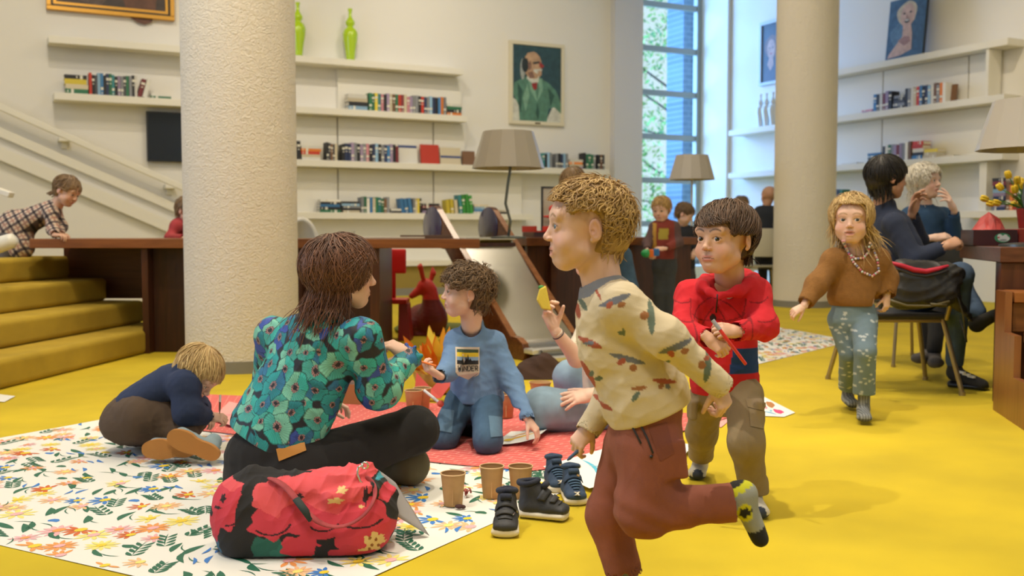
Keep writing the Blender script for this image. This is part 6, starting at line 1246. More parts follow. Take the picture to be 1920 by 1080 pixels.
for q in ((862, 800, 4.22), (882, 805, 4.2)):
    S = SDF(); c_ = A(*q); c_.z = .045; S.econe(c_, c_+V(.03, .10, 0), (0, 0, 1), .036, .034, .03, .03); p.cloth('shoe', S, fab('black_canvas', (.02, .02, .024)), .006, 0, floor=.012)
# chest badge
Vt, Ft = p.bvh['sweatshirt']
def dpoly(mb, pts, m, lift, n=1):
    mb.poly(p.project('sweatshirt', pts, lift), m)
mb = MB(); rows = [(853.5, 900.5), (852.5, 899.5)]
def band(y0, y1, m, lift, x0=853.5, x1=899, n=10):
    g = [(lerp(x0, x1, i/n), y) for y in (y0, y1) for i in range(n+1)]; P_ = p.project('sweatshirt', g, lift); mb.add(P_, [(i, n+1+i, n+2+i, i+1) for i in range(n)], m)
ys = [651, 658, 666, 674, 682, 690, 698]
for a, b in zip(ys, ys[1:]): band(a, b, 0, .0020)
dpoly(mb, [(853.5, 698), (899, 698), (897, 703), (878, 712), (858, 704)], 0, .0020)
for y0, y1, m in ((655, 661, 1), (661, 669, 2), (669, 676, 3), (676, 683, 4)): band(y0, y1, m, .0032, 856, 897)
for cx, h_, w_ in ((873, 15, 6), (866, 11, 5), (882, 12, 6), (889, 8, 4), (877, 20, 4)): dpoly(mb, [(cx-w_, 683), (cx+w_, 683), (cx, 683-h_)], 4, .0044)
BADGE = [mat('badge_cream', (.66, .56, .46), .8), mat('badge_green', (.05, .09, .05), .8), mat('badge_yellow', (.72, .52, .03), .8), mat('badge_blue', (.22, .33, .50), .8), mat('badge_black', (.012, .012, .015), .8)]
# lettering on the badge: strokes per letter in a 3x5 box
GL = {'W': [[(0, 1), (.2, 0), (.5, .7), (.8, 0), (1, 1)]], 'O': [[(0, 0), (0, 1), (1, 1), (1, 0), (0, 0)]], 'A': [[(0, 0), (.5, 1), (1, 0)], [(.2, .4), (.8, .4)]], 'N': [[(0, 0), (0, 1), (1, 0), (1, 1)]], 'D': [[(0, 0), (0, 1), (.7, 1), (1, .7), (1, .3), (.7, 0), (0, 0)]], 'E': [[(1, 0), (0, 0), (0, 1), (1, 1)], [(0, .5), (.8, .5)]], 'R': [[(0, 0), (0, 1), (.9, 1), (1, .75), (.9, .5), (0, .5)], [(.4, .5), (1, 0)]]}
for i, ch in enumerate('WANDER'):
    x0 = 857.5+i*6.7
    for st_ in GL[ch]:
        P_ = p.project('sweatshirt', [(x0+x*4.9, 695-y*9) for x, y in st_], .0040); mb.tube(P_, .0017, 6, m=4)
p.raw('chest_badge', mb, BADGE, False)
p.finish((A(890, 800, 4.1).x, 4.1, 0))
c0 = hR((.0, .7, -.12)); MB().tube([c0+V(-.03, 0, .012), c0+V(.055, -.03, -.008)], [.004, .004], 8).build('felt_pen', mat('pen_orange', (.75, .18, .03), .4), smooth='auto'); tag(bpy.data.objects['felt_pen.001'], 'orange pen in the hand of the kneeling child', 'pen')

# ------------------------------------------------------------------ 7 adult in light jeans behind the runner
p = Person('person, long haired adult in light jeans sitting behind the runner, raising a yellow snack', .225, 'fair')
p.head((1114, 472, 4.50), (-.97, -.2, 0), HC['dusty'], style=dict(L=.95, front=.40, back=-.5, side=-.15, ears=0, mess=.15, curl=.2, waves=4, lift=.02, vol=.05, gw=.85, n=700, w=.016, puff=.05, stick=-.3, avoid=[((0, .28, -.25), (.28, .30, .45))]), neck=A(1146, 585, 4.56), child=0, vox=.02, hseed=6)
sR, eR, wR = A(1112, 608, 4.45), A(1082, 672, 4.32), A(1041, 620, 4.25); sL, eL, wL = A(1190, 610, 4.6), A(1195, 710, 4.5), A(1116, 741, 4.25)
hR = p.hand(A(1040, 617, 4.25), (-.42, 0, .9), (-.55, .55, -.1), 'R', .165, curl=(.5, .5, .55, .6), thumb=.75, vox=.018); p.hand(A(1112, 738, 4.22), (-.95, -.15, -.18), (-.1, -.65, .7), 'L', .175, curl=(.12, .12, .12, .15), thumb=.25, spread=.16, vox=.018)
p.body([((sR, eR, wR), (.045, .038, .024)), ((sL, eL, wL), (.045, .036, .025))], (A(1150, 640, 4.55), A(1150, 770, 4.55), (1, 0, 0), .12, .08), vox=.009)
S = SDF(); S.econe(A(1152, 640, 4.55), A(1155, 755, 4.55), (1, 0, 0), .15, .10, .15, .12, k=.05); S.cone(sR, sL, .06, .06, k=.06); S.cone(A(1150, 610, 4.56), A(1145, 580, 4.56), .085, .060, k=.05); m1 = sR.lerp(eR, .95); S.cone(sR, m1, .062, .060, k=.04); cutend(S, m1, eR-sR, .066); S.cone(sL, eL, .062, .06, k=.04); S.cone(eL, wL.lerp(eL, .25), .06, .045, k=.04)
p.cloth('blouse', S, fab('cream_muslin', (.66, .58, .44)), .007, .006, .1, 5)
S = SDF(); k1 = A(1018, 765, 4.25); S.cone(A(1170, 775, 4.5), k1, .11, .082, k=.05); S.cone(k1, A(1130, 800, 4.5), .085, .06, k=.04); k2 = A(1068, 706, 4.75); S.cone(A(1160, 790, 4.7), k2, .10, .075, k=.05); S.cone(k2, A(1060, 775, 4.9), .075, .055, k=.03); S.econe(A(1155, 765, 4.55), A(1155, 785, 4.55), (1, 0, 0), .17, .14, k=.05)
p.cloth('jeans', S, fab('light_denim', (.23, .33, .42), .5, 600, var=.15), .008, .006, .12, 6, floor=.012)
mb = MB(); x_, y_, z_ = frame(wR-eR); c_ = wR.lerp(eR, .14); mb.tube([c_+x_*.0255*cos(t)+z_*.0255*sin(t) for t in [2*pi*i/20 for i in range(20)]], .003, 6, closed=True); p.raw('bracelet', mb, mat('bracelet_dark', (.03, .02, .03), .4))
mb = MB(); c_ = wR.lerp(eR, .08); mb.tube([c_+x_*.025*cos(t)+z_*.025*sin(t) for t in [2*pi*i/20 for i in range(20)]], .0022, 6, closed=True); p.raw('bracelet', mb, mat('bracelet_pearl', (.6, .55, .45), .4))
p.finish((A(1150, 800, 4.5).x, 4.5, 0))
root = empty('folded_snack', A(1020, 585, 4.22), 'yellow folded snack with a green edge held up in front of the slide', 'food')
q = [(1012, 541), (1024, 536), (1034, 582), (1016, 580), (1006, 563)]; mb = MB(); mb.prism([A(x, y, 4.20) for x, y in q], (.0, .035, 0)); mb.build('wrap', mat('yellow_wrap', (.68, .52, .06), .7, bump=.4, bscale=90), root, bevel=.006); MB().ball(A(1015, 539, 4.215), (.014, .012, .010)).build('filling', mat('green_filling', (.05, .22, .05), .7), root, smooth=True)
def jp(*a): return A(*a)
def quick(label, hh, skin, head, J, top, bottom, res=.010, arms=None, tor=None, legs=None, wr=.006, shoe=None, group=None, extra=None, topcols=None, rt=1.0, hkw=None, handkw=None, sleeve_end=True, neckc=None):
    """a seated or standing figure farther away: J holds joints as (px, py, distance)"""
    k = hh/.21; p = Person(label, hh, skin); nb = A(*J['neck']); p.head(neck=nb, vox=.018, hvox=.026, **head)
    for side in 'RL':
        if 'w'+side in J:
            w, e = A(*J['w'+side]), A(*J['e'+side]); f_, d_ = (J.get('h'+side) or (tuple(w-e), (0, -.4, .8))); p.hand(w, f_, d_, side, hh*(.56 if hh < .215 else .74), vox=.032, **((handkw or {}).get(side) or dict(curl=(.45,)*4, thumb=.5)))
    r = [x*k for x in (.026, .022, .016)]; ch, pl = A(*J['chest']), A(*J['pel']); lat = J.get('lat', (1, 0, 0)); wc, dc, wp, dp = [x*rt for x in (tor or (.10*k, .08*k, .11*k, .09*k))]
    p.body([((A(*J['s'+s_]), A(*J['e'+s_]), A(*J['w'+s_])), r) for s_ in 'RL' if 'w'+s_ in J], (ch, pl, lat, wc*.7, dc*.7), vox=.02)
    S = SDF(); S.econe(ch, pl, lat, wc, dc, wp, dp, k=.04); S.cone(A(*J['sR']), A(*J['sL']), .047*k, .047*k, k=.05)
    S.cone(nb.lerp(ch, .5), nb.lerp(ch, .2), .06*k, .05*k, k=.02)
    ra = arms or (.048*k, .042*k, .030*k)
    for s_ in 'RL':
        if 'w'+s_ in J: w, e = A(*J['w'+s_]), A(*J['e'+s_]); limb(S, (A(*J['s'+s_]), e, w), ra, .03); cutend(S, w, w-e, ra[2]*1.15)
    if extra: extra(S)
    p.cloth(J.get('topname', 'jumper'), S, top, res, wr, .10*k, 3, cols=topcols)
    if bottom is not None:
        S = SDF(); hp = [A(*J['h_'+s_]) for s_ in 'RL']; S.econe(pl, (hp[0]+hp[1])/2, lat, wp*.96, dp*.96, wp*.96, dp*.96, k=.04); rl = legs or (.066*k, .05*k, .040*k)
        for s_ in 'RL':
            if 'k'+s_ in J: limb(S, (A(*J['h_'+s_]), A(*J['k'+s_]), A(*J['a'+s_])), rl, .03)
        p.cloth(J.get('botname', 'trousers'), S, bottom, res, wr, .10*k, 5, floor=.004)
        for s_ in 'RL':
            if 't'+s_ in J:
                a_, t_ = A(*J['a'+s_]), A(*J['t'+s_]); t_.z = max(t_.z, .03); m_, c_ = shoe or (m_sock, (.05, .05, .06)); S = SDF(); S.cone(a_, Vector((a_.x, a_.y, max(.04, a_.z-.07))), .034*k, .036*k, k=.02); S.econe(Vector((a_.x, a_.y, max(.04, a_.z-.07))), t_, (t_-a_).cross(V(0, 0, 1)), .036*k, .034*k, .042*k, .028*k, k=.02); p.cloth('shoe', S, m_, .009, 0, col=c_, floor=.003)
    return p
SH = dict(L=.36, front=.30, back=-.34, side=.0, mess=.25, curl=.25, vol=.035, gw=.25, n=420, w=.022)
# ------------------------------------------------------------------ 8 adult in navy polo-neck at the side table
m_navy = fab('navy_wool', (.022, .030, .060), .6, 260, .97)
S_ = dict(L=.62, front=.33, back=-.42, side=-.12, ears=0, mess=.12, curl=.1, vol=.05, gw=.5, n=1000, w=.015, puff=.03, sweep=(0, .1, 0), fringe=.10)
J = dict(neck=(1654, 405, 5.64), chest=(1668, 428, 5.62), pel=(1708, 522, 5.60), lat=(-.25, 1, 0), sR=(1676, 420, 5.44), eR=(1712, 488, 5.38), wR=(1771, 462, 5.40), sL=(1668, 418, 5.80), eL=(1722, 452, 5.92), wL=(1710, 400, 5.80),
         h_R=(1722, 545, 5.5), h_L=(1722, 545, 5.7), kR=(1800, 516, 5.35), aR=(1790, 676, 5.60), kL=(1798, 535, 5.75), aL=(1832, 585, 5.55), tR=(1842, 722, 5.50), tL=(1866, 590, 5.45),
         hR=((.9, .1, .35), (.1, -.6, .8)), hL=((.22, -.1, 1), (-.4, .8, 0)))
p = quick('person, black haired adult in a navy polo neck sitting at the side table, hand raised', .232, 'tan', dict(px=(1664, 333, 5.62), fwd=(.97, .10, -.05), hair=HC['black'], style=S_, child=0, iris=(.03, .02, .01)), J, m_navy, fab('indigo_jeans', (.05, .085, .15), .4, 500, var=.2), .0085, arms=(.062, .056, .038), tor=(.15, .105, .16, .13), legs=(.088, .066, .05), shoe=(m_clo, (.025, .024, .023)), handkw=dict(R=dict(curl=(.6, .65, .7, .7), thumb=.7), L=dict(curl=(.35, .3, .4, .5), thumb=.5, spread=.12)),
          extra=lambda S: (S.cone(A(1655, 404, 5.64), A(1658, 388, 5.64), .072, .066, k=.02), S.ell(A(1672, 470, 5.6), (.10, .14, .14), k=.06)))
o = p.finish((A(1715, 600, 5.6).x, 5.6, 0))
for c_, ty in (((1800, 716, 5.30), 'sole'),):
    a_ = A(1785, 712, 5.62); b_ = A(1846, 724, 5.50); a_.z = b_.z = .018; S = SDF(); S.econe(a_, b_, (0, 1, 0), .045, .022, .048, .020); Vv, Ff = S.mesh(.008); Vv[:, 2] = np.maximum(Vv[:, 2], .002); mkobj('shoe_sole', Vv, Ff, m_black, o)
    mb = MB(); 
    for i in range(3): q = A(1803+i*9, 698+i*4, 5.50); mb.box(q, (.014, .05, .012), .3)
    mb.build('shoe_stripe', mat('stripe_white', (.75, .75, .72), .5), o)
# ------------------------------------------------------------------ 9 white haired woman
J = dict(neck=(1735, 388, 6.6), chest=(1736, 412, 6.6), pel=(1722, 500, 6.62), lat=(1, .2, 0), sR=(1706, 405, 6.6), eR=(1703, 462, 6.50), wR=(1748, 446, 6.25), sL=(1768, 404, 6.66), eL=(1790, 440, 6.55), wL=(1788, 392, 6.45),
         hR=((1, -.2, .15), (0, -.5, .8)), hL=((-.50, -.25, .80), (.6, -.6, .4)), h_R=(1708, 540, 6.6), h_L=(1740, 540, 6.6), kR=(1735, 530, 6.15), aR=(1738, 648, 6.15), kL=(1765, 530, 6.15), aL=(1752, 655, 6.0), tR=(1722, 672, 5.95), tL=(1755, 680, 5.8))
p = quick('person, white haired adult in a dark blue cardigan touching her mouth at the side table', .228, 'pale', dict(px=(1734, 340, 6.58), fwd=(.62, -.78, .03), hair=HC['white'], style=dict(L=.62, front=.34, back=-.40, side=-.15, ears=0, mess=.3, curl=.4, vol=.06, gw=.45, n=800, w=.017, puff=.05, part=.3, fringe=.18), child=0, iris=(.05, .06, .07)), J, fab('blue_cardigan', (.022, .060, .13), .5, 260, .97), fab('black_trousers', (.012, .012, .014)), .011, arms=(.055, .048, .034), tor=(.15, .10, .15, .12), legs=(.08, .06, .045), shoe=(m_clo, (.10, .09, .09)), handkw=dict(L=dict(curl=(.15, .25, .35, .45), thumb=.4, spread=.16), R=dict(curl=(.5,)*4, thumb=.6)))
p.finish((A(1730, 600, 6.5).x, 6.5, 0))
# ------------------------------------------------------------------ 10 child in chequered dress leaning on the table
def cols(Vv, N_):
    t = Vv@np.array([.75, .3, .45]); u = Vv@np.array([-.5, .3, .8]); C = np.tile(np.array([.62, .50, .38]), (len(Vv), 1)); a = (t % .058) < .017; b = (u % .058) < .017; c = ((t+.025) % .058) < .010; d = ((u+.025) % .058) < .010
    C[c | d] = (.40, .22, .17); C[a | b] = (.10, .075, .08); C[a & b] = (.018, .015, .02); return C
J = dict(topname='dress', neck=(108, 382, 7.35), chest=(92, 396, 7.38), pel=(32, 424, 7.42), lat=(0, 1, 0), sR=(96, 400, 7.26), eR=(99, 430, 7.22), wR=(104, 441, 7.12), sL=(100, 392, 7.50), eL=(115, 425, 7.46), wL=(112, 440, 7.3), hR=((1, -.3, 0), (0, 0, 1)), hL=((1, -.3, 0), (0, 0, 1)),
         h_R=(20, 445, 7.35), h_L=(20, 445, 7.5), kR=(2, 492, 7.3), aR=(-60, 488, 7.3), kL=(2, 492, 7.5), aL=(-60, 488, 7.5))
p = quick('person, fair child in a black and cream chequered dress leaning over the table end', .213, 'warm', dict(px=(126, 358, 7.34), fwd=(.86, -.22, -.45), up=(.45, 0, .9), hair=HC['dusty'], style=dict(L=.5, front=.32, back=-.32, side=.0, mess=.12, curl=.15, vol=.04, gw=.1, n=500, w=.02, sweep=(0, -.6, 0), puff=.03)), J, mat('check_cloth', None, .9, attr=True), fab('grey_tights', (.10, .09, .09)), .0075, topcols=cols, tor=(.10, .075, .13, .105), extra=lambda S: (S.cone(A(30, 425, 7.42), A(38, 462, 7.36), .11, .10, k=.04), S.cone(A(30, 425, 7.42), A(8, 458, 7.42), .12, .10, k=.04)))
p.finish((A(30, 470, 7.4).x, 7.4, .68))
# ------------------------------------------------------------------ 11 child in red by the column
J = dict(neck=(344, 412, 8.3), chest=(338, 428, 8.3), pel=(328, 480, 8.35), lat=(.6, -.8, 0), sR=(330, 424, 8.15), eR=(318, 446, 8.1), wR=(345, 446, 7.85), sL=(350, 424, 8.45), eL=(362, 446, 8.3), wL=(368, 446, 7.85), h_R=(322, 530, 8.3), h_L=(335, 530, 8.4), kR=(350, 540, 8.1), aR=(350, 600, 8.1), kL=(362, 540, 8.2), aL=(362, 600, 8.2))
p = quick('person, child in coral red with a hair bun, half hidden by the column', .20, 'warm', dict(px=(350, 395, 8.28), fwd=(.85, -.25, -.35), hair=HC['dusty'], style=dict(SH, L=.3)), J, fab('coral_knit', (.36, .04, .045)), fab('dark_leggings', (.05, .04, .05)), .012, tor=(.10, .09, .11, .10))
mb = MB().ball(A(342, 374, 8.32), (.032, .032, .03)); p.raw('hair_bun', mb, mat('bun_hair', (.16, .09, .04), .7)); p.finish((A(335, 560, 8.3).x, 8.3, 0))
# ------------------------------------------------------------------ 12 boy with toy at the counter
def cols(Vv, N_):
    x, y = pxmap(8.5)(Vv); C = np.tile(np.array([.10, .055, .055]), (len(Vv), 1)); C[(x > 1224) & (x < 1262)] = (.22, .035, .025); C[(x > 1232) & (x < 1250) & (y > 428) & (y < 449)] = (.42, .33, .05); C[(x > 1222) & (x < 1229) & (y > 418) & (y < 470)] = (.50, .28, .05); return C
J = dict(topname='jacket', neck=(1243, 414, 8.5), chest=(1246, 430, 8.5), pel=(1246, 480, 8.5), lat=(1, .2, 0), sR=(1228, 426, 8.5), eR=(1214, 455, 8.45), wR=(1214, 470, 8.3), sL=(1264, 426, 8.5), eL=(1272, 455, 8.45), wL=(1246, 466, 8.28), hR=((.3, -.3, -.6), (-.6, -.6, 0)), hL=((-1, -.1, 0), (0, -.6, .7)),
         h_R=(1238, 500, 8.5), h_L=(1254, 500, 8.5), kR=(1236, 550, 8.5), aR=(1234, 605, 8.52), kL=(1254, 550, 8.5), aL=(1256, 603, 8.5), tR=(1230, 625, 8.4), tL=(1258, 625, 8.4))
p = quick('person, short haired child in a brown and red jacket holding a toy at the counter', .205, 'fair', dict(px=(1240, 392, 8.48), fwd=(-.45, -.85, -.25), hair=HC['blond'], style=dict(SH, L=.2, n=500)), J, mat('patch_jacket', None, .9, attr=True), fab('charcoal_jeans', (.045, .05, .055)), .010, topcols=cols, tor=(.10, .08, .11, .085)); p.finish((A(1246, 560, 8.5).x, 8.5, 0))
root = empty('toy_block', A(1218, 475, 8.2), 'green, blue and orange toy in the hands of the child at the counter', 'toy')
MB().ball(A(1212, 475, 8.2), (.045, .03, .035)).build('green_end', mat('toy_green', (.02, .32, .10), .3), root, smooth=True); MB().box(A(1221, 475, 8.2), (.04, .05, .065)).build('orange_middle', mat('toy_orange', (.65, .14, .02), .3), root, bevel=.008); MB().box(A(1230, 473, 8.2), (.05, .05, .06)).build('blue_end', mat('toy_blue', (.02, .14, .42), .3), root, bevel=.008)
# ------------------------------------------------------------------ 13 boy behind the counter
J = dict(topname='shirt', neck=(1283, 424, 9.95), chest=(1284, 440, 9.95), pel=(1284, 500, 10), lat=(1, .3, 0), sR=(1272, 434, 9.95), eR=(1264, 456, 9.95), wR=(1266, 470, 9.9), sL=(1298, 434, 9.95), eL=(1304, 456, 9.95), wL=(1302, 470, 9.9), h_R=(1278, 520, 10), h_L=(1292, 520, 10), kR=(1278, 560, 10), aR=(1278, 600, 10), kL=(1292, 560, 10), aL=(1292, 600, 10))
p = quick('person, brown haired child in a dark shirt standing behind the counter', .205, 'fair', dict(px=(1284, 401, 9.9), fwd=(.8, -.3, -.5), hair=HC['mid'], style=dict(SH, L=.3, curl=.5)), J, fab('black_shirt', (.02, .022, .03)), fab('dark_leggings', (0, 0, 0)), .013); p.finish((A(1286, 560, 10).x, 10, 0))
# ------------------------------------------------------------------ 14 bald man on the cream chair
J = dict(topname='jacket', neck=(1437, 386, 12.4), chest=(1438, 404, 12.4), pel=(1440, 465, 12.4), lat=(1, .1, 0), sR=(1460, 396, 12.4), eR=(1472, 432, 12.5), wR=(1450, 440, 12.8), sL=(1424, 396, 12.4), eL=(1414, 430, 12.5), wL=(1425, 440, 12.8), h_R=(1450, 486, 12.4), h_L=(1432, 486, 12.4), kR=(1452, 480, 12.9), aR=(1450, 545, 12.9), kL=(1430, 480, 12.9), aL=(1430, 545, 12.9))
p = quick('person, bald adult in a black jacket sitting on the cream chair, back turned', .235, 'tan', dict(px=(1441, 367, 12.4), fwd=(-.3, .95, 0), hair=HC['brown'], style=None, child=0), J, fab('black_jacket', (.018, .022, .032)), fab('black_trousers', (0, 0, 0)), .016, arms=(.06, .055, .045), tor=(.19, .12, .18, .14), legs=(.09, .07, .05)); p.finish((A(1440, 500, 12.4).x, 12.4, 0))
# ------------------------------------------------------------------ 15 person beyond
J = dict(topname='jumper', neck=(1392, 400, 13.4), chest=(1392, 414, 13.4), pel=(1392, 465, 13.4), lat=(1, 0, 0), sR=(1378, 408, 13.4), eR=(1374, 436, 13.4), wR=(1384, 440, 13.1), sL=(1406, 408, 13.4), eL=(1410, 436, 13.4), wL=(1400, 440, 13.1), h_R=(1386, 490, 13.4), h_L=(1398, 490, 13.4), kR=(1386, 490, 12.9), aR=(1386, 540, 12.9), kL=(1398, 490, 12.9), aL=(1398, 540, 12.9))
p = quick('person, sandy haired figure seated far off by the blue-lit shelves', .225, 'fair', dict(px=(1391, 384, 13.4), fwd=(.5, -.8, -.2), hair=HC['dusty'], style=dict(SH, n=250)), J, fab('pale_jumper', (.45, .47, .50)), fab('black_trousers', (0, 0, 0)), .018, tor=(.14, .1, .14, .12)); p.finish((A(1392, 500, 13.4).x, 13.4, 0))
# ------------------------------------------------------------------ 16 long haired person standing behind the runner
J = dict(topname='jumper', neck=(1082, 372, 7.9), chest=(1092, 398, 7.9), pel=(1150, 470, 7.9) if False else (1128, 462, 7.95), lat=(1, .2, 0), sR=(1074, 388, 7.9), eR=(1085, 430, 7.8), wR=(1100, 440, 7.65), sL=(1125, 388, 7.9), eL=(1150, 425, 7.9), wL=(1160, 442, 7.75), h_R=(1140, 490, 8.0), h_L=(1168, 480, 8.0), kR=(1150, 545, 7.95), aR=(1150, 622, 7.95), kL=(1184, 540, 7.9), aL=(1184, 622, 7.95), tR=(1145, 645, 7.8), tL=(1184, 645, 7.8))
p = quick('person, long haired figure in blue jeans bending at the counter behind the runner', .225, 'fair', dict(px=(1073, 344, 7.85), fwd=(-.4, -.7, -.5), hair=HC['dusty'], style=dict(L=.8, front=.34, back=-.5, side=-.2, ears=0, mess=.1, curl=.15, vol=.05, gw=.8, n=500, w=.02, stick=-.3), child=0), J, fab('maroon_knit', (.10, .03, .05)), m_denim, .012, arms=(.045, .04, .03), tor=(.13, .09, .13, .10), legs=(.075, .055, .045), shoe=(m_clo, (.3, .3, .3))); p.finish((A(1150, 600, 7.95).x, 7.95, 0))
# ================================================================== CHAIRS
def chair(c, rot, sz, w, dpt, seatm, legm, label, backz=(.62, .88), grp=None, legr=.011, fan=.03):
    """faces local +y"""
    root = empty('chair', c, label, 'chair', grp); R = Matrix.Rotation(rot, 3, 'Z'); q = lambda x, y, z: Vector(c)+R@V(x, y, z)
    MB().box(q(0, 0, sz-.015), (w, dpt, .03), M=R).build('seat', seatm, root, bevel=.012)
    for sx in (-1, 1):
        for sy in (-1, 1):
            top = (sx*(w/2-.03), sy*(dpt/2-.03), sz-.032); mb = MB().tube([q(*top), q(sx*(w/2+fan), sy*(dpt/2+fan), .012)], legr, 10); mb.lathe([(legr*1.3, 0), (legr*1.3, .02)], q(sx*(w/2+fan), sy*(dpt/2+fan), 0), 10); mb.build('leg', legm, root, smooth='auto')
        MB().tube([q(sx*(w/2-.02), -dpt/2+.01, sz-.03), q(sx*(w/2-.02), -dpt/2-.04, (sz+backz[0])/2), q(sx*(w/2-.03), -dpt/2-.07, backz[1]-.05)], legr, 10).build('back_post', legm, root, smooth='auto')
    MB().tube([q(-w/2+.03, -dpt/2+.03, sz-.04), q(w/2-.03, -dpt/2+.03, sz-.04), q(w/2-.03, dpt/2-.03, sz-.04), q(-w/2+.03, dpt/2-.03, sz-.04)], legr*.8, 8, closed=True).build('seat_rail', legm, root, smooth='auto')
    mb = MB(); n = 8; P_ = []
    for i in range(n+1):
        x = lerp(-w/2, w/2, i/n); cy = -dpt/2-.075+.03*(1-(2*i/n-1)**2)*-1
        for z in (backz[0], backz[1]): P_.append(q(x, cy, z))
    mb.add(P_, [(2*i, 2*i+1, 2*i+3, 2*i+2) for i in range(n)]); o = mb.build('backrest', seatm, root, smooth=True); s_ = o.modifiers.new('s', 'SOLIDIFY'); s_.thickness = .015; b = o.modifiers.new('b', 'BEVEL'); b.width = .006; b.segments = 3; return root
m_tan = mat('champagne_metal', (.36, .29, .17), .35, metal=.7); m_seat = mat('dark_seat', (.03, .028, .028), .6)
chair((2.12, 5.62, 0), -.06, .43, .46, .46, m_seat, m_tan, 'chair with champagne metal legs under the navy jumper, bag hung on it', backz=(.52, .66), fan=.05, legr=.013)
chair((2.62, 6.75, 0), .25, .43, .42, .42, m_seat, m_tan, 'metal legged chair under the white haired adult', backz=(.60, .80), fan=.04)
q = A(1430, 480, 12.25); chair((q.x+.02, 12.45, 0), 0.0, .46, .42, .42, mat('cream_shell', (.52, .49, .38), .5), m_tan, 'cream backed chair beside the far stucco column', backz=(.56, .90), fan=.02)
q = A(575, 440, 8.8); root = empty('shell_chair', (q.x, 8.9, 0), 'rounded white shell chair back rising behind the long table', 'chair')
S = SDF(); S.ell(A(566, 470, 8.9), (.16, .12, .30), k=.01); S.ell(A(566, 462, 8.78), (.13, .14, .26), k=.02, op='-'); S.box(A(566, 520, 8.9), (.5, .5, .16), r=.01, k=.02, op='-'); Vv, Ff = S.mesh(.010); mkobj('shell', Vv, Ff, mat('white_shell', (.72, .70, .62), .35), root); MB().tube([(q.x-.04, 8.9, .72), (q.x-.04, 8.9, .02)], .03).lathe([(.2, 0), (.2, .02), (.03, .04)], (q.x-.04, 8.9, 0), 24).build('base', m_stem, root, smooth='auto')
# white newel rails by the stairs
root = empty('stair_rail', A(10, 448, 6.6), 'white rounded rail end at the top of the carpeted stairs', 'rail')
MB().tube([A(-60, 470, 6.6), A(-10, 462, 6.6), A(20, 452, 6.6), A(28, 446, 6.6)], [.055, .055, .05, .035], 16).build('rail', mat('white_shell', 0), root, smooth=True); MB().tube([A(-22, 462, 6.6), V(A(-22, 462, 6.6).x, 6.6, .70)], .02).build('post', m_stem, root)
root = empty('stair_rail', A(5, 370, 8.0), 'cream wooden rail end above the chequered dress', 'rail'); a_, b_ = A(-50, 340, 8.0), A(22, 366, 8.0); R_ = Matrix(frame(b_-a_)).transposed(); MB().box((a_+b_)/2, (.09, (b_-a_).length, .045), M=R_).build('rail', m_white, root, bevel=.008); MB().box(V(a_.x+.10, 8.0, 1.05), (.04, .04, .55)).build('post', m_white, root)
# ================================================================== SIDE TABLE THINGS
Yb = 5.35; tq = lambda px, py, dy=0: A(px, py, Yb+dy)
# shoulder bag / jacket hung on the chair
S = SDF(); yb = 5.20; bqq = lambda px, py, dy=0: A(px, py, yb+dy)
S.econe(bqq(1690, 520), bqq(1776, 520, .02), (0, 1, 0), .07, .095, .07, .08, k=.04); S.econe(bqq(1690, 550), bqq(1770, 548), (0, 1, 0), .08, .085, .07, .075, k=.04); S.cone(bqq(1770, 520, .03), bqq(1800, 515, .02), .06, .03, k=.04); S.cone(bqq(1775, 545, .03), bqq(1822, 600, .08), .045, .014, k=.04); S.cone(bqq(1665, 540, .02), bqq(1650, 575, .05), .03, .012, k=.03)
Vv, Ff = S.mesh(.007); N_ = vnormals(Vv, Ff); Vv = Vv+N_*(.016*folds(Vv, 4, .16))[:, None]
root = empty('backpack', bqq(1730, 590), 'black crumpled backpack with a red lining hung over the champagne chair', 'bag'); mkobj('body', Vv, Ff, mat('black_nylon', (.022, .022, .024), .45, bump=.2, bscale=300), root)
mb = MB(); top = [(1668, 494), (1690, 500), (1712, 508), (1735, 511), (1758, 506), (1778, 500)]
mb.tube([bqq(x, y-2, -.05) for x, y in top], [.014, .02, .024, .022, .018, .010], 10, flat=.6); o = mb.build('lining', mat('red_lining', (.45, .012, .04), .6), root, smooth=True)
MB().tube([bqq(x, y+7, -.06) for x, y in top], [.008]*6, 8).build('piping', mat('black_nylon', 0), root, smooth=True)
MB().tube([bqq(x, y, -.09) for x, y in ((1660, 560), (1700, 573), (1745, 574), (1780, 565))], [.006]*4, 8).tube([bqq(1745, 570, -.095), bqq(1775, 572, -.09)], .006, 8).build('strap', mat('strap_tan', (.12, .10, .05), .5), root, smooth=True)
MB().tube([bqq(1790, 545, -.02), bqq(1806, 590, 0), bqq(1812, 640, .02), bqq(1800, 600, .03)], [.008]*4, 8, flat=.4).build('hanging_strap', mat('black_nylon', 0), root, smooth=True)
# chocolate box with badge
def onT(u, v_): return K+TBR*u+TBD*v_+V(0, 0, TR+.001)
ang = math.atan2(TBR.y, TBR.x)
root = empty('gift_box', onT(.10, .68), 'dark maroon gift box with a small green and white badge on the side table', 'box')
def tb(u, v_, z, su, sv, sz, name, m, parent, bevel=.002): return MB().box(onT(u, v_)+V(0, 0, z+sz/2), (su, sv, sz), ang).build(name, m, parent, bevel=bevel)
m_mar = mat('maroon_card', (.045, .008, .014), .35)
u0_, v0_ = -.02, .05
tb(.10, .525, 0, .22, .006, .085, 'side_wall', m_mar, root); tb(.10, .83, 0, .22, .006, .085, 'side_wall', m_mar, root); tb(-.007, .678, 0, .006, .299, .085, 'side_wall', m_mar, root); tb(.207, .678, 0, .006, .299, .085, 'side_wall', m_mar, root); tb(.10, .678, 0, .206, .297, .004, 'base', m_mar, root)
c_ = onT(.135, .5215)+V(0, 0, .042); Rb = Matrix.Rotation(ang, 3, 'Z')
